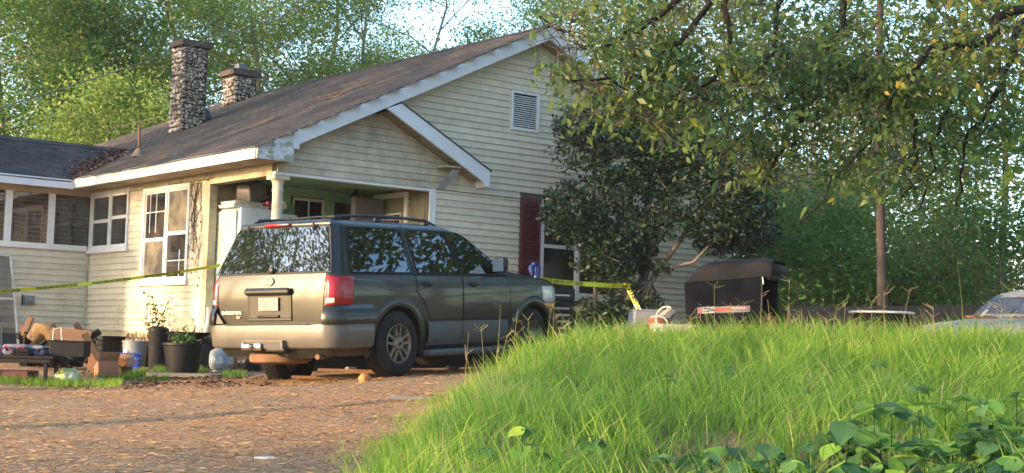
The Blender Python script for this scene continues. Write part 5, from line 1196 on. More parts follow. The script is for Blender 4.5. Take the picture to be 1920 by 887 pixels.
# trees added right of and behind the camera so the side glass mirrors dark
for i, (x, y, h, nl, lab) in enumerate([(26, -1, 14, 5000, 'tall added tree to the right'), (22, 10.2, 15, 9500, 'bushy added tree just right of the picture'), (26.5, 9.5, 16, 9500, 'second bushy added tree right of the picture'), (31, 13, 17, 9000, 'third bushy added tree right of the picture'), (17.5, 3.5, 12, 6500, 'leafy added tree right of the camera')]):
    tree('tree', lab, (x, y, gz(x, y)-.2), h, .2, L_mid, M_bark, 520+i, nl, .26, .8, group='trees added for the glass reflections', clear=.06, nl=16, spread=.26, sub=5, even=True)
# ------------------------------------------------------------------ things in the yard
def hit(px, py, dmin=6, dmax=40):
    """where the line of sight through a photograph pixel meets the ground"""
    r = ray(px, py); d = dmin
    while d < dmax:
        P = EYE+r*d
        if P.z <= gz(P.x, P.y): return Vector((P.x, P.y, gz(P.x, P.y)))
        d += .05
    P = EYE+r*dmax; return Vector((P.x, P.y, gz(P.x, P.y)))
def wallp(px, off):
    """ground point in the sight plane of a photograph column, off metres out from the side wall"""
    P = atp(px, 650, 0, X0-off); return Vector((P.x, P.y, gz(P.x, P.y)))
M_bk = mat('plastic_black', (.012, .013, .015), spec=.2, rough=.5, var=.2, scale=10, world=False)
M_bk2 = mat('dusty_black', (.018, .018, .020), spec=.12, rough=.8, var=.25, scale=8, col2=(.035, .032, .028), scale2=3, world=False)
M_gr = mat('plastic_grey', (.22, .24, .26), rough=.45, var=.12, scale=8, col2=(.13, .13, .13), scale2=2, world=False)
M_pl = mat('toolbox_grey', (.16, .19, .25), rough=.4, var=.15, scale=9, world=False)
M_bl = mat('plastic_blue', (.02, .06, .38), rough=.4, var=.15, scale=8, world=False)
M_cb = mat('cardboard', (.26, .13, .07), rough=.85, var=.2, scale=7, col2=(.15, .08, .045), scale2=2, world=False)
M_pk = mat('plank', (.20, .105, .05), rough=.8, var=.3, scale=6, col2=(.14, .085, .05), scale2=2, world=False, stretch=(1, 6, 6))
M_gw = mat('grey_wood', (.20, .19, .17), rough=.85, var=.25, scale=8, world=False, stretch=(1, 8, 8))
M_bg = mat('beige', (.52, .42, .28), rough=.6, var=.15, scale=5, world=False)
M_wh = mat('dirty_white', (.62, .62, .60), rough=.5, var=.12, scale=6, col2=(.38, .36, .30), scale2=2.5, world=False)
M_yb = mat('bag_yellow', (.50, .56, .18), rough=.35, var=.2, scale=12, col2=(.66, .68, .58), scale2=8, lo=.48, hi=.54, world=False)
M_tape = mat('tape_yellow', (.72, .70, .03), rough=.3, var=.06, scale=4, world=True)
M_ink = mat('ink_black', (.012, .012, .012), rough=.6)
M_steel = mat('galvanised', (.33, .35, .37), rough=.4, metal=.6, var=.15, scale=12, world=False)
M_scr = glassmat('screen_mesh', (.85, .85, .85), see=.62, rough=.6, dark=(.12, .12, .12), ior=1.05)
yawR = lambda k=0: -YAW+k                                       # turned to face the camera, plus k
def TH(name, P, lab, cat, rot=0, group=None): return empty(name, P, (0, 0, rot), lab, cat, group)
def revolve(name, parent, prof, m, n=24, **kw):
    mb = MB(); mb.lathe(prof, n, **{k: v for k, v in kw.items() if k in ('M', 'closed', 'caps')}); return mb.build(name, m, parent, smooth=True, sharp=45)
def bucket(name, P, h, r, m, lab, cat='bucket', rim=.012, taper=.82, handle=True, group=None, tilt=0, fill=None):
    t = TH(name, P, lab, cat, group=group); t.rotation_euler = (tilt, 0, 0)
    revolve('body', t, [(r*taper, 0), (r, h), (r-.008, h), (r*taper-.008, .012), (.001, .012)], m, caps=(1, 0))
    revolve('rim', t, [(r+rim, h-.03), (r+rim, h-.004), (r-.01, h+.002), (r-.01, h-.02)], m, closed=True)
    revolve('band', t, [(r+rim*.8, h-.085), (r+rim*.8, h-.070), (r-.006, h-.070), (r-.006, h-.085)], m, closed=True)
    if handle:
        mb = MB(); mb.tube([(r*math.cos(R_(a)), -.01-r*1.0*math.sin(R_(a))*.25-.0, h-.05-.16*math.sin(R_(a))) for a in range(0, 181, 15)], .004, 5); mb.build('handle', M_steel, t)
    if fill: revolve('contents', t, [(.001, h-.07), (r-.012, h-.07)], fill, caps=(0, 0))
    return t
# wooden / metal bench with tool cases at the far left
Pj = hit(84, 722); zt = 0
t = TH('low_table', Pj, 'low black table at the left edge holding tool cases and a tub', 'table', yawR(.05))
def leg(x, y, h=.32): mb = MB(); mb.bbox((x, y, h/2), (.045, .045, h), .006); mb.build('leg', M_bk2, t)
for x, y in ((0, 0), (-.95, .0), (0, .5), (-.95, .5)): leg(x, y)
mb = MB(); mb.bbox((-.50, -.005, .29), (1.12, .05, .05), .008); mb.build('apron', M_bk2, t)
mb = MB(); mb.bbox((-.48, .26, .335), (1.15, .62, .03), .006); mb.build('table_top', M_bk2, t)
mb = MB(); mb.bbox((-.7, .40, .11), (.9, .5, .10), .01); mb.build('shelf', mat('maroon_shelf', (.10, .03, .035), rough=.6, world=False), t)
def onT(x, y, z): c, s = math.cos(t.rotation_euler.z), math.sin(t.rotation_euler.z); return Vector((Pj.x+x*c-y*s, Pj.y+x*s+y*c, Pj.z+z))
def toolbox(P, w, d, h, rot, lab, m, paper=False):
    b = TH('tool_case', P, lab, 'tool case', rot, 'tool cases on the low table')
    mb = MB(); mb.bbox((0, 0, h*.3), (w, d, h*.58), .02, taper=.94); mb.build('case_base', m, b, smooth=True)
    mb = MB(); mb.bbox((0, 0, h*.8), (w*.99, d*.98, h*.40), .025); mb.build('lid', m, b, smooth=True)
    mb = MB(); mb.tube([(-.06, -d/2, h*.55), (-.05, -d/2-.03, h*.55), (.05, -d/2-.03, h*.55), (.06, -d/2, h*.55)], .008, 6); mb.build('handle', M_bk, b)
    for x in (-w*.32, w*.32): mb = MB(); mb.bbox((x, -d/2-.004, h*.58), (.03, .012, .05), .004); mb.build('latch', M_bk, b)
    for k in range(4): mb = MB(); mb.bbox((-w*.3+k*w*.2, 0, h*1.005), (.012, d*.8, .008), .002); mb.build('rib', m, b)
    if paper: mb = MB(); mb.box(-.06, .07, -.08, .05, h*1.02, h*1.022); mb.build('label', M_wh, b)
toolbox(onT(-.42, .20, .355), .30, .30, .13, yawR(.2), 'grey blue tool case with a paper label, leftmost on the low table', M_pl, True)
toolbox(onT(-.18, .24, .355), .27, .26, .12, yawR(-.1), 'grey blue tool case beside the black tub', M_pl)
toolbox(onT(-.30, .02, .352), .26, .16, .085, yawR(0), 'small black tool case in front of the two grey ones', M_bk)
toolbox(onT(-.75, .22, .352), .30, .26, .12, yawR(.4), 'tool case half cut off by the left edge of the picture', M_pl)
mb = MB(); pts = [onT(-.75+.05*k, -.02+.03*math.sin(k*1.7), .37+.10*abs(math.sin(k*.9))) for k in range(12)]; mb.tube(pts, .008, 6)
tag(mb.build('cable', mat('cable_red', (.30, .03, .05), rough=.4), None, smooth=True), 'red cable looped over the left end of the low table', 'cable')
# open black tub right of the cases
b = TH('tub', onT(.22, .26, .352), 'open black rectangular tub with wood scraps sticking out', 'tub', yawR(.05))
mb = MB(); w, d, h = .42, .32, .20
for (x, y, ww, dd) in ((0, -d/2, w, .012), (0, d/2, w, .012), (-w/2, 0, .012, d), (w/2, 0, .012, d)): mb.bbox((x, y, h/2), (ww, dd, h), .004)
mb.build('side', M_bk, b, kind='stuff'); mb = MB(); mb.bbox((0, 0, .008), (w, d, .014), .004); mb.build('bottom', M_bk, b)
mb = MB(); mb.bbox((0, -d/2-.01, h-.01), (w+.05, .03, .02), .006); mb.build('rim', M_bk, b)
mb = MB(); mb.tube([(-.2, -.1, .1), (-.19, -.1, .33), (-.10, -.1, .36), (-.08, -.08, .12)], .007, 6); mb.build('handle', M_wh, b)
# heap of broken boards behind the table
_rb = random.Random(9)
def plank(P, dim, rot, lab, m=None, group='loose boards in the heap'):
    mb = MB(); mb.bbox((0, 0, 0), dim, .006); o = mb.build('board', m or M_pk, None); o.location = P; o.rotation_euler = rot; tag(o, lab, 'board', group); return o
H0 = atd(130, 640, 20.5)
plank(atd(132, 628, 19.9), (.55, .02, .20), (R_(-40), R_(3), yawR(.05)), 'wide orange brown board leaning behind the black tub')
plank(atd(165, 640, 20.2), (.62, .02, .10), (R_(-30), R_(52), yawR(.1)), 'brown board slanting down to the right of the tub')
plank(atd(175, 655, 19.6), (.50, .018, .09), (0, R_(58), yawR(.1)), 'narrow pale edged board leaning over the boxes')
plank(atd(52, 612, 21), (.30, .05, .07), (0, R_(-70), yawR()), 'short dark stick standing up left of the log')
plank(atd(110, 622, 21.0), (.70, .03, .12), (R_(-20), R_(-4), yawR(.2)), 'grey board lying across the back of the heap', M_gw)
plank(atd(62, 628, 21.2), (.45, .03, .10), (R_(-30), R_(28), yawR(-.2)), 'rusty brown board crossing below the stick')
mb = MB(); c = atd(82, 622, 20.6)
pts = [c+CR*(-.15)+Vector((0, 0, -.12)), c+CR*(-.05)+Vector((0, 0, .03)), c+CR*.08+Vector((0, 0, .02)), c+CR*.16+Vector((0, 0, -.1))]; mb.tube(pts, [.10, .13, .12, .09], 10)
tag(mb.build('log', mat('log_bark', (.20, .13, .06), rough=.9, var=.4, scale=14, col2=(.05, .04, .03), scale2=5), None, smooth=True), 'crumbling tan log on top of the board heap', 'log')
mb = MB(); c = atd(100, 640, 21.0); rr = random.Random(2)
for k in range(46): p = c+CR*rr.uniform(-.6, .5)+Vector((0, 0, rr.uniform(-.35, .10)))+_f*rr.uniform(-.1, .4); mb.cbox(p, (rr.uniform(.1, .5), rr.uniform(.02, .12), rr.uniform(.02, .1)), (rr.uniform(-.5, .5), rr.uniform(-.6, .6), rr.uniform(0, 3)))
tag(mb.build('scrap_heap', M_bk2, None), 'dark heap of scrap and broken wood against the wing wall', 'scrap', kind='stuff')
# screen door frame leaning on the wing wall, and a second small white frame
t = TH('screen_door', (9.08, YW-.40, gz(8.6, YW-.4)), 'old white screen door frame leaning against the wing wall at the left edge', 'door')
lean = lambda x, z: (x, .36*(z/2.0), z)
def bar(nm, x0, z0, x1, z1, w=.05): mb = MB(); mb.tube([lean(x0, z0), lean(x1, z1)], w/2, 4); mb.build(nm, M_wh, t)
bar('stile', .42, .1, .28, 1.88); bar('stile', -.55, .1, -.60, 1.90); bar('rail', -.60, 1.90, .28, 1.86); bar('rail', -.57, 1.10, .35, 1.10); bar('rail', -.56, .2, .41, .2)
mb = MB(); mb.add([lean(-.56, .2), lean(.41, .2), lean(.28, 1.86), lean(-.6, 1.90)], [(0, 1, 2, 3)]); mb.build('screen', M_scr, t, fix=False)
t = TH('white_frame', (9.25, YW-.30, gz(9.2, YW-.3)), 'small white metal frame standing behind the board heap', 'frame')
mb = MB(); mb.tube([(-.45, .1, .1), (-.45, .12, .78), (.40, .12, .80), (.40, .1, .1)], .018, 5); mb.tube([(0, .1, .1), (-.02, .12, .68), (-.4, .12, .66)], .018, 5); tag(t); mb.build('bar', M_wh, t, kind='stuff')
# meter box on the wing wall
p0 = atp(54.5, 563, 1, YW-.06)
t = TH('meter_box', p0, 'small grey electric box fixed to the wing wall above the heap', 'electric box')
mb = MB(); mb.bbox((0, 0, 0), (.17, .10, .17), .012); mb.build('box', M_gr, t, smooth=True); mb = MB(); mb.bbox((0, -.055, .005), (.14, .012, .13), .006); mb.build('cover', M_gr, t, smooth=True)
mb = MB(); mb.tube([(-.11, .02, -.1), (-.115, .02, .1)], .014, 6); mb.build('bracket', M_bk, t)
# boxes, bags, crate
def carton(px, py, w, d, h, rot, lab, m=None, flaps=True, dD=0, tilt=0):
    P = hit(px, py); P = P+(_f*dD); b = TH('carton', (P.x, P.y, gz(P.x, P.y)), lab, 'box', rot, 'cartons beside the table'); b.rotation_euler = (tilt, 0, rot)
    for nm, c, dm in (('side', (0, -d/2, h/2), (w, .006, h)), ('side', (0, d/2, h/2), (w, .006, h)), ('side', (-w/2, 0, h/2), (.006, d-.012, h)), ('side', (w/2, 0, h/2), (.006, d-.012, h)), ('bottom', (0, 0, .004), (w-.014, d-.014, .006))):
        mb = MB(); mb.cbox(c, dm); mb.build(nm, m or M_cb, b)
    if flaps:
        for s, r in ((-1, -.9), (1, .7)): mb = MB(); mb.cbox((0, s*(d/2+.05), h+.04), (w*.98, .12, .006), (r, 0, 0)); mb.build('flap', m or M_cb, b)
        mb = MB(); mb.cbox((w/2+.06, 0, h+.03), (.14, d*.9, .006), (0, .5, 0)); mb.build('flap', m or M_cb, b)
carton(200, 712, .26, .24, .22, yawR(.5), 'crushed brown carton tipped towards the drive', tilt=-.35)
carton(226, 706, .22, .22, .17, yawR(-.4), 'brown carton with a raised flap in front of the blue crate', tilt=.3)
carton(172, 700, .34, .3, .26, yawR(.1), 'dark brown carton under the slanting boards', flaps=False, dD=.5)
P = hit(222, 703); P += _f*.45; t = TH('crate', (P.x, P.y, gz(P.x, P.y)), 'bright blue plastic crate between the cartons and the grey pail', 'crate', yawR(.1))
mb = MB(); w, d, h = .30, .26, .26
for y in (-d/2, d/2):
    for k in range(4): mb.cbox((0, y, .03+k*.068), (w, .01, .034))
    for x in (-w/2, -.05, .05, w/2): mb.cbox((x, y, h/2), (.02, .014, h))
for x in (-w/2, w/2):
    for k in range(4): mb.cbox((x, 0, .03+k*.068), (.01, d, .034))
mb.build('slatted_side', M_bl, t, kind='stuff'); mb = MB(); mb.bbox((0, -d/2-.012, h), (w+.04, .03, .03), .006); mb.bbox((0, d/2+.012, h), (w+.04, .03, .03), .006); mb.build('rim', M_bl, t, kind='stuff')
def crumple(name, px, py, r, m, lab, cat, seed, flat=.55, dD=.0, group=None, stretch=1.0):
    P = hit(px, py)+_f*dD; rng = np.random.RandomState(seed); bm = bmesh.new(); bmesh.ops.create_icosphere(bm, subdivisions=4, radius=1)
    ks = rng.randn(9, 3)*2.6; ph = rng.rand(9)*6
    for v in bm.verts:
        s = sum(abs(math.sin(float(ks[i] @ np.array(v.co))+ph[i])) for i in range(9))/9; q = .62+.6*s
        v.co = Vector((v.co.x*q*r*stretch, v.co.y*q*r, max(v.co.z, -.6)*q*r*flat+r*flat*.55))
    [setattr(f, 'smooth', True) for f in bm.faces]; me = bpy.data.meshes.new(name); bm.to_mesh(me); bm.free(); me.materials.append(m); o = bpy.data.objects.new(name, me); COL.objects.link(o); o.location = (P.x, P.y, gz(P.x, P.y)); o.rotation_euler = (0, 0, yawR()); return tag(o, lab, cat, group)
crumple('plastic_bag', 126, 718, .16, M_yb, 'crumpled yellow green plastic bag lying under the table end', 'bag', 3, .75)
crumple('paper_scrap', 36, 716, .05, M_wh, 'white paper scrap in the grass under the low table', 'litter', 4, .3)
crumple('glass_jar_litter', 187, 717, .045, M_gr, 'small grey scrap in front of the tipped carton', 'litter', 6, .8)
P = hit(212, 690)+_f*.8; t = TH('bottle', (P.x, P.y, gz(P.x, P.y)), 'white plastic jug behind the blue crate', 'bottle'); revolve('body', t, [(.06, 0), (.065, .02), (.062, .24), (.03, .30), (.025, .34)], M_wh, 14)
# pails and planters along the side wall
P = wallp(254, .62); bucket('bucket', P+Vector((0, 0, 0)), .42, .205, M_gr, 'large light grey pail standing left of the black bins', taper=.86)
P = wallp(279, .35); bucket('bucket', (P.x, P.y, gz(P.x, P.y)), .42, .18, M_bk2, 'dark pail standing half behind the large grey pail', handle=False)
P = wallp(296, .80); t = TH('trash_can', (P.x, P.y, gz(P.x, P.y)), 'tall dark grey can with a lid between pail and planter', 'can')
revolve('body', t, [(.135, 0), (.15, .60), (.14, .60), (.12, .02)], M_bk2, 20, caps=(1, 0)); revolve('lid', t, [(.158, .585), (.158, .62), (.12, .65), (.001, .66)], M_bk, 20, caps=(0, 1))
P = hit(341, 703); t = TH('planter', P, 'big black round planter with green weeds in front of the side wall', 'planter')
revolve('pot', t, [(.20, 0), (.265, .39), (.285, .40), (.285, .43), (.26, .43), (.255, .38), (.001, .37)], M_bk, 28, caps=(1, 0))
def weeds(parent, name, n, r, h, seed, lm, ls, z0=.36, droop=.0, spread=1.0, wide=.5):
    rng = np.random.RandomState(seed); mb = MB(); C = []
    for k in range(n):
        a = rng.rand()*6.28; q = rng.rand()**.5*r; p = np.array([q*math.cos(a), q*math.sin(a), z0]); hh = h*(.5+.6*rng.rand()); d = np.array([math.cos(a)*.4*spread, math.sin(a)*.4*spread, 1]); e = p+d*hh
        mb.tube([p, p+d*hh*.5, e], [.005, .004, .002], 4, cap=False)
        for s in np.linspace(.25, 1, 9): C += [p+d*hh*s+rng.randn(3)*.018]*2
    mb.build('stems', L_shrub, parent, kind='stuff'); C = np.array(C)+rng.randn(len(C), 3)*ls*.35; V, Fq = leaf_quads(C, ls, rng, droop=droop, aspect=wide); np_mesh(name, V, Fq, lm, parent=parent, rnd=rng.rand(len(C)), kind='stuff', loc=(0, 0, 0))
weeds(t, 'foliage', 9, .10, .24, 4, L_shrub, .06)
P = wallp(352, .55); t = TH('basin', (P.x, P.y, gz(P.x, P.y)), 'wide shallow black basin propped on pots behind the planter', 'basin'); 
revolve('stand', t, [(.20, 0), (.22, .45), (.001, .45)], M_bk2, 20, caps=(1, 0)); revolve('bowl', t, [(.10, .44), (.28, .52), (.33, .56), (.34, .58), (.32, .58), (.27, .54), (.001, .50)], M_bk, 28, caps=(1, 0))
P = wallp(343, .16); t = TH('disc', (P.x, P.y, gz(P.x, P.y)+.66), 'round beige disc leaning on the side wall behind the basin', 'disc'); t.rotation_euler = (R_(68), 0, yawR())
revolve('plate', t, [(.17, 0), (.175, .006), (.17, .014), (.03, .02)], M_bg, 30); revolve('knob', t, [(.03, .02), (.028, .04), (.001, .045)], M_bg, 12)
P = wallp(287, .30); t = TH('potted_vine', (P.x, P.y, gz(P.x, P.y)), 'tall leafy vine in a pot climbing against the side wall below the large window', 'plant')
revolve('pot', t, [(.12, 0), (.16, .30), (.15, .31)], M_bk2, 18); weeds(t, 'foliage', 10, .10, .92, 8, L_mid, .085, z0=.28, droop=.3, spread=.42)
P = wallp(312, .38); t = TH('flower_pot', (P.x, P.y, gz(P.x, P.y)), 'pot with faded mauve flowers beside the beige disc', 'plant'); revolve('pot', t, [(.10, 0), (.13, .42), (.12, .43)], M_bk2, 18)
weeds(t, 'blossom', 12, .10, .16, 12, leafmat('blossom', [(0, (.22, .15, .20)), (.6, (.42, .33, .38)), (1, (.5, .46, .40))], trans=.3), .05, z0=.42)
P = wallp(388, .35); t = TH('folding_chair', (P.x, P.y, gz(P.x, P.y)), 'dark folded chair leaning between the planter and the propane tank', 'chair', yawR(.3))
mb = MB(); mb.bbox((0, 0, .28), (.26, .03, .42), .01, (R_(-18), R_(12), 0)); mb.build('seat', M_bk2, t)
for x in (-.13, .13): mb = MB(); mb.tube([(x-.03, -.12, 0), (x+.06, .10, .62)], .014, 6); mb.build('leg', M_steel, t)
for x in (-.13, .13): mb = MB(); mb.tube([(x-.03, .16, 0), (x+.04, -.02, .40)], .012, 6); mb.build('leg', M_steel, t)
P = hit(415, 698); t = TH('propane_tank', P, 'pale blue white gas cylinder standing left of the car bumper', 'gas cylinder')
M_tank = mat('tank_paint', (.27, .32, .36), rough=.4, var=.12, scale=6, col2=(.32, .30, .25), scale2=3, lo=.45, hi=.6, world=False)
revolve('body', t, [(.12, .0), (.12, .03), (.15, .04), (.172, .09), (.175, .24), (.16, .29), (.10, .33), (.03, .345)], M_tank, 28)
mb = MB(); mb.lathe([(.10, .325), (.102, .40), (.095, .40), (.094, .33)], 24, closed=True); mb.build('collar', M_tank, t, smooth=True); revolve('valve', t, [(.02, .34), (.02, .39), (.03, .39), (.03, .405)], M_steel, 10)
mb = MB(); mb.lathe([(.1765, .12), (.1765, .22)], 28, caps=(0, 0)); mb.build('sticker', mat('tank_sticker', (.22, .40, .50), rough=.4, col2=(.55, .55, .5), scale2=14, lo=.48, hi=.52, world=False), t, smooth=True)
carton(447, 694, .20, .2, .16, yawR(.2), 'small brown carton under the left end of the bumper', flaps=False, dD=.2)
P = hit(457, 697)+_f*.3; crumple('rubbish_bag', 457, 697, .17, M_bk, 'black rubbish bag behind the left rear tyre', 'bag', 8, 1.1, dD=.35)
mb = MB(); P = hit(388, 706); q = [(-.75, -.35), (.1, -.42), (.55, -.2), (.6, .25), (-.1, .4), (-.8, .2)]
mb.prism(q, 0, .05, lambda a, c, t: (a, c, t)); o = mb.build('concrete_slab', mat('concrete', (.22, .20, .17), rough=.9, var=.2, scale=8, col2=(.14, .12, .10), scale2=2, bump=.3), None); o.location = (P.x, P.y, P.z-.01); o.rotation_euler = (0, 0, yawR(.1)); tag(o, 'cracked concrete slab in the dirt left of the car', 'slab')
# downspout
mb = MB(); a = atp(390, 600, 1, YR-.12); mb.tube([a+Vector((0, 0, .2)), a, a+Vector((-.12, -.10, -.32))], .035, 8); tag(mb.build('downspout', M_wh, None, smooth=True), 'short white downspout elbow at the room corner', 'downspout')
# litter on the drive and under the car
for px, py, r, lab in ((500, 861, .055, 'flat white paper scrap on the drive near the camera'), (425, 722, .045, 'white paper scrap on the drive left of the rear tyre')): crumple('paper_scrap', px, py, r, M_wh, lab, 'litter', int(px), .18, stretch=1.6)
for px, py, r, m, lab in ((848, 684, .10, M_wh, 'white plastic bag lying under the car, right one'), (826, 686, .08, M_gr, 'grey plastic bag lying under the car, left one')): crumple('plastic_bag', px, py, r, m, lab, 'bag', int(px), .8)
crumple('brown_scrap', 683, 716, .07, mat('orange_card', (.42, .17, .06), rough=.8), 'torn orange brown card scrap by the rear wheel', 'litter', 9, .9)
for k, (px, py, L, w, r, lab) in enumerate(((625, 712, 1.0, .14, .12, 'tan board lying in the dirt behind the rear axle'), (790, 699, 1.2, .12, .02, 'reddish board lying under the running board'), (700, 699, 1.5, .10, .06, 'long thin board under the middle of the car'), (780, 752, .55, .05, .15, 'grey stick of wood on the drive below the running board'))):
    P = hit(px, py); mb = MB(); mb.bbox((0, 0, .02), (L, w, .035), .006); o = mb.build('board', mat('dirty_board', (.22, .12, .06), rough=.9, var=.3, scale=8, world=False) if k < 3 else M_gw, None); o.location = (P.x, P.y, gz(P.x, P.y)); o.rotation_euler = (0, 0, yawR(r)); tag(o, lab, 'board', 'boards on the drive')
rr = random.Random(5)
for k in range(7):
    px, py = rr.uniform(560, 860), rr.uniform(690, 700); P = hit(px, py)+_f*1.0
    mb = MB(); mb.bbox((0, 0, .03), (rr.uniform(.08, .2), .1, .07), .02); o = mb.build('rubble', mat('concrete', (0, 0, 0)), None, kind='stuff'); o.location = (P.x, P.y, gz(P.x, P.y)); o['label'] = 'broken concrete rubble under the car'; o['category'] = 'rubble'; o['group'] = 'rubble under the car'
# ---- porch things
def fridge():
    x, y = 11.0, 20.35; z0 = 1.64; h = 2.02
    t = TH('refrigerator', (x, y, z0), 'white old refrigerator on the porch behind the column', 'refrigerator')
    M_fr = mat('fridge_white', (.58, .62, .66), rough=.35, var=.06, scale=3, col2=(.42, .45, .46), scale2=1.2)
    mb = MB(); mb.bbox((.36, .36, h/2), (.70, .72, h), .02); mb.build('cabinet', M_fr, t, smooth=True)
    mb = MB(); mb.bbox((-.012, .40, h*.5), (.03, .62, h*.96), .008); mb.build('door', mat('fridge_door', (.45, .52, .45), rough=.4, var=.1, scale=2, col2=(.32, .40, .33), scale2=1.5), t, smooth=True)
    mb = MB(); mb.bbox((-.035, .12, h*.55), (.02, .02, .35), .006); mb.build('handle', M_chrome, t)
    t2 = TH('freezer', (11.83, 20.42, z0), 'second white appliance standing right of the refrigerator on the porch', 'freezer')
    mb = MB(); mb.bbox((.09, .3, .99), (.30, .6, 1.98), .015); mb.build('cabinet', M_fr, t2, smooth=True); mb = MB(); mb.bbox((.10, -.012, .95), (.26, .02, 1.85), .008); mb.build('door', M_fr, t2, smooth=True)
    for i, (dx, dy, w, d, hh, m, lab) in enumerate(((.22, .30, .62, .5, .05, M_wh, 'flat white tray on top of the refrigerator'), (.20, .32, .50, .45, .05, M_wh, 'second flat white tray stacked on the first'),)):
        b = TH('tray', (x+dx, y+dy, z0+h+.002+i*.055), lab, 'tray', 0, 'trays on the refrigerator'); mb = MB(); mb.bbox((0, 0, hh/2), (w, d, hh), .012); mb.build('tray_body', m, b, smooth=True); mb = MB(); mb.bbox((0, 0, hh-.006), (w+.02, d+.02, .01), .003); mb.build('rim', m, b)
    b = TH('wire_cage', (11.42, 20.75, z0+h+.17), 'grey pet carrier tilted on top of the refrigerator', 'carrier', .3); b.rotation_euler = (.2, -.35, .2)
    M_cage = mat('cage_grey', (.13, .12, .12), rough=.6, var=.2)
    mb = MB(); mb.bbox((0, 0, .16), (.34, .30, .24), .03, taper=1.15); mb.build('carrier_body', M_cage, b, smooth=True); mb = MB(); mb.bbox((0, 0, .02), (.42, .36, .03), .012); mb.build('tray', M_gr, b, smooth=True); mb = MB(); mb.bbox((0, 0, .285), (.28, .24, .02), .008); mb.build('lid', M_cage, b, smooth=True)
    b = TH('clutter_bag', (11.72, 20.55, z0+h), 'red and white crumpled packet on the refrigerator', 'packet'); mb = MB(); mb.bbox((-.12, 0, .07), (.16, .2, .12), .02, (0, .3, 0)); mb.build('packet', mat('packet_red', (.35, .06, .09), rough=.5), b); mb = MB(); mb.bbox((.05, -.05, .08), (.2, .16, .12), .02, (.2, -.4, 0)); mb.build('wrapping', M_wh, b)
    b = TH('panel', (13.30, 20.25, z0), 'grey upright panel leaning on the porch by the inner door', 'panel'); mb = MB(); mb.bbox((0, 0, 1.18), (.56, .10, 2.34), .015); mb.build('board', mat('grey_panel', (.11, .105, .10), rough=.7, var=.2, scale=3, col2=(.12, .11, .10), scale2=1.5), b); mb = MB(); mb.bbox((-.29, 0, 1.18), (.02, .12, 2.34), .005); mb.build('edge', M_gr, b)
    b = TH('ceiling_lamp', (13.2, 20.5, 4.10), 'small dark lamp under the porch ceiling', 'lamp'); mb = MB(); mb.lathe([(.02, .04), (.03, 0), (.09, -.06), (.085, -.10), (.001, -.12)], 16); mb.build('lamp_shade', M_bk, b, smooth=True)
fridge()
# vines on the side wall by the corner board
def wallvine():
    rng = random.Random(12); mb = MB(); 
    for k in range(16):
        y = YR+.2+rng.random()*.42; z = 4.10; p = [Vector((X0-.03, y, z))]
        for s in range(rng.randint(5, 14)): y += rng.uniform(-.09, .09); y = min(max(y, YR+.14), YR+.66); z -= rng.uniform(.05, .17); p.append(Vector((X0-.028-rng.random()*.02, y, z)))
        mb.tube(p, .0045, 4, cap=False)
    y = YR-.1; p = []
    for k in range(22): p.append(Vector((X0-.035, y+k*.075, 4.135+.02*math.sin(k*1.9)))); 
    mb.tube(p, .007, 4, cap=False); t = TH('wall_vine', (X0-.03, YR+.4, 4.1), 'dead brown vine stems clinging to the side wall near the room corner', 'vine'); mb.build('stems', mat('vine_brown', (.085, .06, .045), rough=.9), t, world=True, kind='stuff')
    C = np.array([[X0-.04, YR+.15+rng.random()*.5, 2.4+rng.random()*1.7] for _ in range(46)]); r2 = np.random.RandomState(3); V, Fq = leaf_quads(C, .055, r2, droop=.5); np_mesh('dead_leaves', V, Fq, leafmat('deadleaf', [(0, (.05, .03, .02)), (1, (.16, .09, .05))], trans=.1), parent=t, rnd=r2.rand(len(C)), kind='stuff')
wallvine()
# leaf debris in the roof valley, branch on the roof
rng_ = np.random.RandomState(6); n = 900; tt = rng_.rand(n); C = np.stack([10.33+1.5*tt, 25.33+1.12*tt, np.zeros(n)], 1); C[:, 0] += rng_.randn(n)*.10; C[:, 1] += rng_.randn(n)*.12
C[:, 2] = np.maximum(ZE+SL*(C[:, 0]-XE), WZ-np.abs(C[:, 1]-WY)*WS)+.02+rng_.rand(n)*.05*np.sin(tt*3.1)
V, Fq = leaf_quads(C, .075, rng_, aspect=.5); tag(np_mesh('dead_leaves', V, Fq, leafmat('deadleaf2', [(0, (.05, .03, .025)), (.5, (.14, .08, .06)), (1, (.30, .20, .15))], trans=.1), rnd=rng_.rand(n)), 'drift of dead brown leaves lying in the roof valley', 'leaves', kind='stuff')
def roofbranch():
    rng = random.Random(7); c = Vector((13.1, 21.4, 0)); mb = MB()
    R = lambda x, y: Vector((x, y, rz(x)+.035+rng.random()*.03))
    for k in range(9):
        x, y = 13.0+rng.uniform(-.15, .3), 21.0+rng.uniform(-.5, .7); p = [R(x, y)]
        for s in range(5): x += rng.uniform(-.03, .05); y += rng.uniform(.03, .17); p.append(R(x, y))
        mb.tube(p, [.012, .01, .008, .006, .004, .003], 4)
    tag(mb.build('fallen_branch', mat('vine_brown', (0, 0, 0)), None), 'broken twiggy branch lying on the main roof', 'branch')
roofbranch()
# ---- overhead cable
def catenary(a, b, sag, n=24): return [a.lerp(b, i/n)+Vector((0, 0, -sag*4*(i/n)*(1-i/n))) for i in range(n+1)]
A = atd(-420, 325, 24); B = atd(640, -12, 30)
mb = MB(); mb.tube(catenary(A, B, .12), .011, 5); 
C_ = B+(B-A)*.7; mb.tube(catenary(B, C_, .05, 6), .011, 5); tag(mb.build('overhead_cable', mat('cable_grey', (.16, .14, .13), rough=.8), None), 'overhead service cable crossing in front of the tall chimney', 'cable')
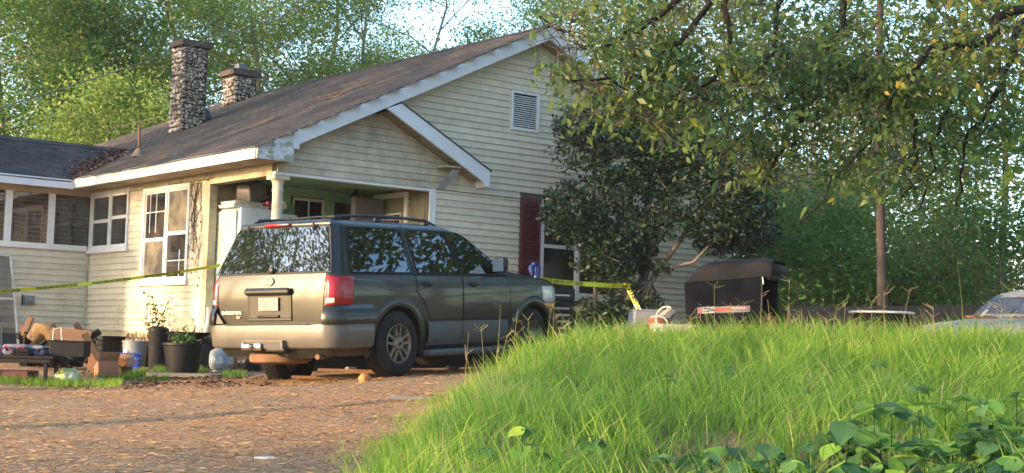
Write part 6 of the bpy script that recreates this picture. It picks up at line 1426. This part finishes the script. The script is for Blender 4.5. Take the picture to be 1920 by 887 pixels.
# ---- police tape
def tape(a, b, sag, w, name, lab, txt, tw=0.0, size=.05, phase=0, up=Vector((0, 0, 1)), step=None):
    t = empty(name, a, label=lab, cat='barrier tape'); n = 40; pts = catenary(a, b, sag, n); mb = MB(); vs = []; toc = None
    ns = []
    for i, p in enumerate(pts):
        T_ = (pts[min(i+1, n)]-pts[max(i-1, 0)]).normalized(); vw = (p-EYE).normalized(); u = (up-T_*up.dot(T_)).normalized(); f = T_.cross(u)
        ang = tw*math.sin(i/n*PI*3+phase); u2 = u*math.cos(ang)+f*math.sin(ang); ns.append((T_, u2)); vs += [p-u2*w/2, p+u2*w/2]
    o = worldloc(t); vs2 = [v-f*.0005 for v in vs]; vs3 = [v+f*.0005 for v in vs]; mb.add(vs2, [(2*i, 2*i+2, 2*i+3, 2*i+1) for i in range(n)]); mb.add(vs3, [(2*i, 2*i+1, 2*i+3, 2*i+2) for i in range(n)])
    mb.build('tape', M_tape, t, world=True, fix=False); L = (b-a).length; s = 0; k = 0; step = step or size*len(txt)*.74
    while s+step < L:
        q = (s+step/2)/L*n; i = int(q); p = pts[i].lerp(pts[min(i+1, n)], q-i); T_, u2 = ns[i]; 
        if T_.dot(CR) < 0: T_ = -T_
        z = T_.cross(u2)
        if z.dot(p-EYE) > 0: u2 = u2; 
        text('lettering', txt, size, M_ink, t, frame(p-o-(p-EYE).normalized()*.010, T_, u2), .0003, .0012)
        s += step*1.03; k += 1
    return t
a = atd(-60, 550.5, 19); b = atp(413, 497.5, 0, 10.75)
tape(a, b, .05, .046, 'police_tape', 'yellow police tape stretched from the left edge past the side wall to the porch', 'POLICE LINE DO NOT CROSS', tw=.35, size=.052)
mb = MB(); mb.tube([(a.x, a.y, gz(a.x, a.y)-.2), (a.x, a.y, a.z+.06)], .03, 8); tag(mb.build('wooden_post', M_gw, None, smooth=True), 'wooden post left of the picture that holds the end of the police tape', 'post')
a = Vector((13.86, 16.6, atd(1012, 523, 21.6).z)); b = atd(1174, 536, 23.2)
tape(a, b, .02, .070, 'police_tape', 'yellow police tape stretched from the blue bundle to the dark tree stem', 'POLICE LINE DO NOT CROSS', tw=.12, size=.072)
tape(atd(1176, 537, 23.15), atd(1200, 585, 22.9), 0, .075, 'police_tape', 'loose end of police tape hanging down from the dark tree stem', 'POLICE LINE DO NOT', tw=.1, size=.075, up=Vector((.3, -.3, 1)), step=.42)
mb = MB(); mb.tube([atd(1174, 536, 23.2)+Vector((.07*math.cos(k), .07*math.sin(k), .004*k)) for k in range(8)], .02, 5); tag(mb.build('tape_knot', M_tape, None), 'yellow tape knot round the dark tree stem', 'tape knot')
# ---- blue bundle on a white pole, black slatted thing by the car's nose
P = atd(1003, 560, 21.55); g_ = gz(P.x, P.y); t = TH('blue_bundle', (P.x, P.y, g_), 'blue folded cloth bundle hung on a white post in front of the maroon shutter', 'bundle')
zt = atd(1003, 492, 21.55).z-g_; M_blue = mat('cloth_blue', (.012, .03, .15), rough=.7, var=.25, scale=14, world=False)
mb = MB(); mb.tube([(-.01, 0, 0), (0, 0, zt-.01)], .018, 6); mb.build('post', M_wh, t)
mb = MB(); mb.bbox((.03, 0, zt-.17), (.10, .10, .30), .045, (0, .06, .3), taper=.8, seg=3); mb.bbox((-.06, .02, zt-.12), (.07, .08, .16), .03, (0, -.35, 0), seg=3); mb.bbox((-.01, .0, zt-.03), (.13, .08, .06), .028, seg=3); mb.build('cloth', M_blue, t, smooth=True)
P = atd(1053, 600, 21.2); g_ = gz(P.x, P.y); zt = atd(1053, 541, 21.2).z-g_; t = TH('black_crate', (P.x, P.y, g_), 'tall black slatted crate standing just beyond the nose of the car', 'crate', yawR(.1))
mb = MB(); w, d = .30, .26
for k in range(12):
    z = zt*(k+.5)/12
    mb.bbox((0, -d/2, z), (w, .012, zt/12*.6), .003); mb.bbox((w/2, 0, z), (.012, d, zt/12*.6), .003); mb.bbox((-w/2, 0, z), (.012, d, zt/12*.6), .003); mb.bbox((0, d/2, z), (w, .012, zt/12*.6), .003)
mb.build('slat', M_bk, t, kind='stuff')
for x in (-w/2, w/2):
    for y in (-d/2, d/2): mb = MB(); mb.bbox((x, y, zt/2), (.03, .03, zt), .004); mb.build('corner_post', M_bk, t)
# ---- lawn collector (black hopper) beyond the bank
P = atd(1352, 610, 17.0); g_ = gz(P.x, P.y); t = TH('lawn_collector', (P.x, P.y, g_), 'black lawn sweeper hopper with grey plastic hood and a red striped label', 'lawn sweeper')
Lf = atd(1284, 560, 17.15); Rt = atd(1427, 560, 16.75); ang = math.atan2(Rt.y-Lf.y, Rt.x-Lf.x); t.rotation_euler = (0, 0, ang)
c = (Lf+Rt)/2; t.location = (c.x, c.y, g_); W = (Rt-Lf).length; z0 = atd(1352, 603, 17).z-g_; z1 = atd(1352, 523, 17).z-g_; D_ = .62
M_cloth = mat('hopper_fabric', (.007, .007, .011), spec=.06, rough=.85, var=.2, scale=6, col2=(.012, .012, .018), scale2=2, world=False)
M_hood = mat('hood_grey', (.009, .0095, .012), spec=.12, rough=.6, var=.2, scale=5, col2=(.018, .017, .016), scale2=1.6, lo=.4, hi=.65, world=False)
sk = .045
mb = MB(); mb.add([(-W/2+.02, 0, z0), (W/2, 0, z0-.01), (W/2, 0, z1+.03), (-W/2-.01, 0, z1-.045)], [(0, 1, 2, 3)]); mb.add([(-W/2+.02, .012, z0), (W/2, .012, z0-.01), (W/2, .012, z1+.03), (-W/2-.01, .012, z1-.045)], [(3, 2, 1, 0)]); mb.build('front_panel', M_cloth, t, fix=False)
mb = MB(); mb.box(-W/2+.01, -W/2+.022, .013, D_, z0, z1-.05); mb.build('side_panel', M_cloth, t); mb = MB(); mb.box(-W/2+.023, W/2, D_-.012, D_, z0, z1+.02); mb.build('back_panel', M_cloth, t); mb = MB(); mb.box(-W/2+.023, W/2+.01, .013, D_-.013, z0-.02, z0-.008); mb.build('floor_panel', M_cloth, t)
mb = MB(); mb.tube([(-W/2, -.008, z1-.045), (W/2+.01, -.008, z1+.03)], .012, 6); mb.tube([(W/2+.01, -.008, z0-.02), (W/2+.01, -.008, z1+.03), (W/2+.01, D_, z1+.03), (W/2+.01, D_, z0-.1)], .014, 6); mb.build('frame_tube', M_bk, t, kind='stuff')
# moulded hood
def hood(u, v):
    x = -W/2+.02+(W+.10)*u; front = v
    zt_ = .215*(1-(1-min(1, u/.30))**2)**.7 if u < .30 else .215
    zt_ = zt_+.02*math.sin(u*3.1)-(.03*((u-.9)/.1) if u > .9 else 0); 
    q = v*PI; y = D_/2-(D_/2+.012)*math.copysign(abs(math.cos(q))**.32, math.cos(q)); zz = z1-.04+.075*u+zt_*abs(math.sin(q))**.40
    return (x, y, zz)
mb = MB(); mb.grid(hood, 20, 18); n = len(mb.v); mb.build('hood', M_hood, t, smooth=True, sharp=60)
mb = MB(); mb.bbox((W/2+.10, D_/2, z1+.12), (.10, D_+.02, .13), .035); mb.bbox((W/2+.09, D_/2, z1+.02), (.06, D_, .06), .01); mb.build('hood_lip', M_hood, t, smooth=True)
mb = MB(); mb.tube([(W/2+.02, -.02, z1+.02), (W/2+.035, -.03, z1-.06)], .007, 5); mb.build('latch', M_steel, t)
# label
zl = z0+.10; M_lw = mat('label_white', (.38, .38, .40), rough=.5, world=False); M_lab = mat('label_grey', (.11, .10, .11), rough=.4, world=False); M_lr = mat('label_red', (.30, .012, .018), rough=.4, world=False)
mb = MB(); mb.add([(-.30, -.0025, zl-.015), (.33, -.0025, zl+.015), (.33, -.0025, zl+.09), (-.30, -.0025, zl+.06)], [(0, 1, 2, 3)]); lb = mb.build('label', M_lab, t, fix=False)
mb = MB(); mb.add([(-.29, -.005, zl-.003), (-.24, -.005, zl+.0), (.32, -.005, zl+.052), (.30, -.005, zl+.078), (.1, -.005, zl+.062), (-.29, -.005, zl+.038)], [(0, 1, 2, 3, 4, 5)]); mb.build('stripe', M_lr, lb, fix=False)
mb = MB(); mb.add([(-.235, -.008, zl-.012), (-.09, -.008, zl-.004), (-.09, -.008, zl+.070), (-.235, -.008, zl+.062)], [(0, 1, 2, 3)]); mb.build('logo_field', M_lw, lb, fix=False)
mb = MB(); mb.add([(-.228, -.0095, zl+.004), (-.165, -.0095, zl+.008), (-.165, -.0095, zl+.058), (-.228, -.0095, zl+.054)], [(0, 1, 2, 3)]); mb.build('logo_block', mat('logo_dark', (.03, .03, .05)), lb, fix=False)
FR = lambda x, z: frame(Vector((x, -.011, z)), (1, 0, .045), (0, 0, 1))
text('lettering', 'Agri', .040, M_wh, lb, FR(-.197, zl+.032), .0006, .001); text('lettering', 'Fab', .048, M_ink, lb, FR(-.128, zl+.032), .0006, .0015)
text('lettering', 'The Sweepmaster', .024, M_wh, lb, FR(.21, zl+.058), .0006, .0006)
# undercarriage
for x in (-.4, .35):
    mb = MB(); mb.lathe([(.02, -.03), (.15, -.035), (.17, 0), (.15, .035), (.02, .03)], 24, Matrix.Translation((x, .25, .17)) @ Matrix.Rotation(PI/2, 4, 'X')); mb.build('wheel', M_bk2, t, smooth=True)
mb = MB(); mb.bbox((0, .26, (z0-.05)*.62), (W*.95, .42, z0*.55), .03); mb.build('sweeper_box', M_bk2, t, smooth=True)
P = atd(1462, 612, 16.9); g_ = gz(P.x, P.y); t = TH('red_can', (P.x, P.y, g_), 'rusty red can standing under the open side of the hopper', 'can', yawR()); zt = atd(1440, 592, 16.9).z-g_
mb = MB(); mb.bbox((-.12, 0, zt/2), (.16, .12, zt), .02); mb.build('body', mat('rust_red', (.20, .05, .03), rough=.7, var=.3, scale=9, world=False), t, smooth=True); mb = MB(); mb.tube([(-.12, 0, zt), (-.12, 0, zt+.03)], .02, 8); mb.build('cap', M_bk, t)
# things left of the hopper
def stand(px, py, D): P = atd(px, py, D); g_ = gz(P.x, P.y); return P, g_
P, g_ = stand(1222, 600, 18.6); zt = atd(1222, 582, 18.6).z-g_; t = TH('grey_bin', (P.x, P.y, g_), 'grey plastic bin with a sloping front half hidden by the grass left of the hopper', 'bin', yawR(.15))
mb = MB(); mb.prism([(-.30, 0), (.22, 0), (.30, zt), (-.20, zt)], 0, .4, lambda a, c, t_: (a, t_, c)); mb.build('body', M_gr, t); mb = MB(); mb.tube([(-.26, -.012, zt*.70), (0, -.012, zt*.72), (.2, -.012, zt*.82), (.30, -.012, zt*.97)], .008, 5); mb.build('seam', M_bk, t); mb = MB(); mb.bbox((.05, .2, zt), (.52, .42, .02), .006); mb.build('rim', M_gr, t)
P, g_ = stand(1236, 612, 18.2); t = TH('terracotta_pot', (P.x, P.y, g_), 'red brown pot half hidden in the grass beside the grey bin', 'pot'); zt = atd(1236, 596, 18.2).z-g_
revolve('pot', t, [(.09, 0), (.14, zt-.04), (.155, zt-.04), (.155, zt), (.14, zt), (.001, zt-.05)], mat('terracotta', (.22, .075, .05), rough=.8, world=False), 20, caps=(1, 0))
mb = MB(); c = atd(1250, 598, 18.0); mb.tube([c+CR*(.13*math.cos(R_(a)))+Vector((0, 0, .15*math.sin(R_(a)))) for a in range(70, 271, 20)]+[c+CR*.1+Vector((0, 0, -.12))], .013, 7); tag(mb.build('hose', M_wh, None, smooth=True), 'white bent hose loop left of the black hopper', 'hose')
mb = MB(); c = atd(1232, 608, 17.9); mb.tube([c+CR*(.13*math.cos(R_(a)))+Vector((0, 0, .10*math.sin(R_(a)))) for a in range(0, 131, 16)], .010, 7); tag(mb.build('hose', M_wh, None, smooth=True), 'lower white hoop arching over the red brown pot', 'hose')
plank(atd(1242, 590, 18.3), (.28, .03, .045), (0, R_(-42), yawR()), 'short pale board sticking up beside the white hose', mat('pale_board', (.42, .38, .30), rough=.8, world=False), None)
plank(atd(1262, 616, 17.6), (.50, .25, .10), (0, 0, yawR(.1)), 'white foam block lying in the grass left of the hopper', M_wh, None)
# fence of brown boards right of the hopper
a, b = atd(1478, 600, 20.5), atd(1910, 590, 26.5); t = TH('board_fence', (a.x, a.y, gz(a.x, a.y)), 'low brown board wall running behind the grass on the right', 'fence'); d = (b-a); L = d.length; n = 11
M_bf = mat('brown_boards', (.115, .072, .058), rough=.8, var=.2, scale=5, col2=(.07, .045, .035), scale2=1.5)
for i in range(n):
    p, q = a.lerp(b, i/n), a.lerp(b, (i+.985)/n); zt = atd(1485+425*i/n, 579+(.0 if i < 4 else -3), 20.5+6*i/n).z; g1 = gz(p.x, p.y)-.1; nn = Vector((-(q-p).y, (q-p).x, 0)).normalized()*.02
    mb = MB(); V8 = [Vector((p.x, p.y, g1))-nn, Vector((q.x, q.y, g1))-nn, Vector((q.x, q.y, g1))+nn, Vector((p.x, p.y, g1))+nn]; h = zt-g1
    mb.add(V8+[v+Vector((0, 0, h)) for v in V8], [(0, 3, 2, 1), (4, 5, 6, 7), (0, 1, 5, 4), (1, 2, 6, 5), (2, 3, 7, 6), (3, 0, 4, 7)]); mb.build('board', M_bf, t, world=True)
mb = MB(); mb.tube([a+Vector((0, 0, .17)), b+Vector((0, 0, .14))], .03, 4); mb.build('top_rail', M_bf, t, world=True)
# round glass table top rim
P = atd(1653, 590, 17.5); g_ = gz(P.x, P.y); zt = atd(1653, 586, 17.5).z-g_; t = TH('garden_table', (P.x, P.y, g_), 'black round garden table with a pale metal rim behind the grass', 'table')
mb = MB(); mb.lathe([(.36, zt-.02), (.385, zt-.012), (.385, zt+.006), (.36, zt+.012)], 32, closed=True); mb.build('rim', M_wh, t, smooth=True); revolve('table_top', t, [(.001, zt-.004), (.36, zt-.004), (.36, zt), (.001, zt)], M_bk, 30, caps=(0, 0)); mb = MB(); mb.lathe([(.34, zt-.10), (.37, zt-.02), (.36, zt-.02), (.33, zt-.10)], 30, closed=True); mb.build('skirt', M_bk, t)
for k in range(4): a_ = R_(45+90*k); mb = MB(); mb.tube([(.30*math.cos(a_), .30*math.sin(a_), 0), (.33*math.cos(a_), .33*math.sin(a_), zt-.03)], .02, 8); mb.build('leg', M_bk, t)
# ---- pale derelict car at the right edge
OC_T = np.array([(.0, -2.0, 2.05, .74, .2, .35), (.15, -2.1, 2.15, .82, .18, .38), (.40, -2.12, 2.18, .85, .15, .36), (.60, -2.10, 2.16, .85, .15, .34), (.68, -2.06, 2.08, .83, .15, .34), (.74, -1.95, 1.4, .80, .15, .3), (.80, -1.5, .78, .76, .15, .25), (1.0, -1.22, .52, .68, .15, .22), (1.16, -1.0, .25, .60, .18, .24), (1.21, -.85, .05, .50, .2, .24), (1.23, -.5, -.2, .3, .1, .1)])
M_oc = mat('derelict_paint', (.25, .26, .25), rough=.55, var=.15, scale=5, col2=(.09, .10, .07), scale2=9, lo=.52, hi=.62, world=False)
P = atd(1900, 600, 19.3); oc = empty('derelict_car', (P.x, P.y, P.z-.60), (0, 0, 0), 'pale mossy derelict car showing above the grass at the right edge', 'car')
oc.rotation_euler = (0, R_(-2), yawR(R_(180)-.25)); 
Pn = atd(1772, 598, 18.8); _h = -YAW+PI+.80; oc.location = (Pn.x-2.0*math.cos(_h)+.4*math.cos(-YAW), Pn.y-2.0*math.sin(_h)+.4*math.sin(-YAW), Pn.z-.74); oc.rotation_euler = (0, 0, _h)
oW = [(-.55, .80), (-.75, 1.13), (.15, 1.13), (.62, .84)]
car_shell(OC_T, list(np.arange(0, .66, .06))+[.66, .70, .74, .77, .80, .86, .92, .98, 1.04, 1.10, 1.16, 1.19, 1.21, 1.23], [shrink(oW, .92)], [(-1.3, .05, .34), (1.35, .05, .34)], 'body', M_oc, oc, lambda x, y, z: x > .2 and .84 < z < 1.12 and abs(y) < .5)
mb = MB(); mb.grid(lambda u, v: (lambda z: (float(np.interp(z, OC_T[:, 0], OC_T[:, 2]))+.07*(1-((1-2*v)*.8)**2)-.02, (1-2*v)*(side_w(OC_T, z)-.06), z))(.80+.34*u), 6, 10); mb.build('windscreen', glassmat('hazy_glass', (.5, .5, .5), see=.25, rough=.12, dark=(.03, .035, .04), dirt=(.12, .13, .14)), oc, smooth=True)
for s in (-1, 1):
    side_plate(oc, OC_T, oW, 'side_window', M_tint, .002, .006, s)
    for x in (-1.3, 1.35): mb = MB(); mb.lathe([(.16, .09), (.27, .10), (.31, .06), (.31, -.06), (.16, -.09)], 28, Matrix.Translation((x, s*.72, .0)) @ Matrix.Rotation(PI/2, 4, 'X')); mb.build('wheel', M_rub, oc, smooth=True)
    mb = MB(); mb.bbox((2.05, s*.6, .50), (.12, .28, .12), .02); mb.build('headlamp', M_clear, oc, smooth=True)
mb = MB(); mb.bbox((2.16, 0, .42), (.06, .7, .16), .01); mb.build('grille', M_bk, oc); mb = MB(); mb.bbox((2.14, 0, .20), (.14, 1.6, .14), .03); mb.build('bumper', M_chrome, oc, smooth=True)
mb = MB(); mb.tube([(1.95, -.78, .665), (.95, -.80, .745)], .012, 5); mb.tube([(2.1, .7, .62), (2.14, 0, .64), (2.1, -.7, .62)], .012, 5); mb.build('bonnet_seam', M_bk, oc, kind='stuff')
mb = MB(); rr = random.Random(4)
for k in range(16): x, y = .95+rr.uniform(-.15, .12), rr.uniform(-.7, .7); mb.tube([(x, y, .80), (x+rr.uniform(-.1, .1), y+rr.uniform(-.25, .25), .82)], .014, 5)
o = mb.build('leaf_rubbish', mat('orange_leaves', (.20, .08, .04), rough=.8, col2=(.15, .10, .06), scale2=8), None, kind='stuff'); o.matrix_world = Matrix.Translation(oc.location) @ oc.rotation_euler.to_matrix().to_4x4(); tag(o, 'orange brown leaves and twigs heaped at the foot of the pale car windscreen', 'leaves')
# ---- kudzu leaves in the foreground
def kudzu():
    lms = []; pal = [.10, .25, .40, .58, .85]
    Lk = leafmat('leaf_kudzu', [(0, (.06, .14, .06)), (.3, (.09, .20, .07)), (.6, (.14, .30, .06)), (.85, (.24, .42, .06)), (1, (.36, .50, .07))], trans=.42, rough=.6, spec=.15)
    for k in range(7):
        rr = random.Random(40+k); mb = MB(); lob = [(0, 0), (.10, .30), (.30, .46), (.55, .42+rr.uniform(-.05, .05)), (.80, .22), (1.05, 0)]; vs = []; fs = []; cup = rr.uniform(.03, .10)
        for a, w in lob: z = -.18*a*a+cup*math.sin(a*4+k); vs += [(a-.35*w*0, -w, z+cup*w*1.4+rr.uniform(-.02, .02)), (a, -w*.5, z+.0), (a, 0, z-.04), (a, w*.5, z), (a, w, z+cup*w*1.2+rr.uniform(-.02, .02))]
        for i in range(len(lob)-1):
            for j in range(4): fs.append((5*i+j, 5*i+j+1, 5*i+5+j+1, 5*i+5+j))
        mb.add(vs, fs); me = mesh_only(mb, 'leaf', Lk, smooth=True); at = me.attributes.new('rnd', 'FLOAT', 'FACE'); at.data.foreach_set('value', [pal[k % 5]]*len(me.polygons)); lms.append(me)
    def patch_(name, lab, spots, seed):
        rr = random.Random(seed); x, y = AD(*spots[0][:2]); t = empty(name, (x, y, gz(x, y)), label=lab, cat='vine', group='kudzu in the foreground'); st = MB(); cnt = 0
        for a0, d0, ra, rd, n, hmax, s0 in spots:
            for _ in range(n):
                a = a0+rr.gauss(0, ra); d = max(3.9, d0+rr.gauss(0, rd)); x, y = AD(a, d); z = gz(x, y)+hmax*(.35+.65*rr.random()); sz = s0*rr.uniform(.7, 1.25); yw = rr.uniform(0, 6.28)
                for q in range(3):
                    o = piece('leaf', rr.choice(lms) if rr.random() < .8 else lms[rr.choice((3, 4))], t, Vector((x, y, z+rr.uniform(-.01, .01))), (rr.uniform(-.5, .5), rr.uniform(-.2, .7), yw+(q-1)*1.9), (sz*(1 if q == 1 else .85),)*3); cnt += 1
                st.tube([(x, y, gz(x, y)), (x+rr.uniform(-.03, .03), y, z)], [.003, .002], 4, cap=False)
        st.build('stems', M_grass, t, world=True, kind='stuff'); return cnt
    n = patch_('kudzu_vine', 'broad leafed vine carpet in the bottom right corner', [(1.70, 5.2, .22, .30, 30, .24, .10), (1.98, 5.7, .20, .3, 32, .26, .105), (2.25, 6.4, .22, .35, 28, .30, .10)], 1)
    n += patch_('kudzu_vine', 'bright yellow green broad leaves rising in the lower right middle', [(1.45, 6.05, .10, .15, 10, .36, .12), (1.25, 5.4, .2, .25, 36, .24, .10), (1.55, 6.0, .25, .3, 22, .28, .10)], 2)
    n += patch_('kudzu_vine', 'few broad leaves among the grass at the bottom centre', [(.35, 6.3, .35, .15, 9, .27, .11), (.80, 5.6, .2, .2, 18, .25, .10), (1.2, 8.5, .9, 1.4, 8, .30, .085)], 3)
    print('kudzu leaves', n)
kudzu()
# ------------------------------------------------------------------ evening haze: far woods go pale, near things stay clear
def haze():
    m = bpy.data.materials.new('haze_air'); m.use_nodes = True; nt = m.node_tree; nt.nodes.remove(nt.nodes['Principled BSDF'])
    v = nd(nt, 'ShaderNodeVolumePrincipled'); v.inputs['Color'].default_value = (.95, .94, .88, 1); v.inputs['Density'].default_value = .0005; v.inputs['Anisotropy'].default_value = .2
    nt.links.new(v.outputs[0], nt.nodes['Material Output'].inputs['Volume'])
    mb = MB(); mb.box(-902, 902, -902, 902, -3, 21); o = mb.build('haze', m, None); o['kind'] = 'stuff'; o['label'] = 'pale evening haze in the air between house and far trees'; o['category'] = 'haze'
haze()
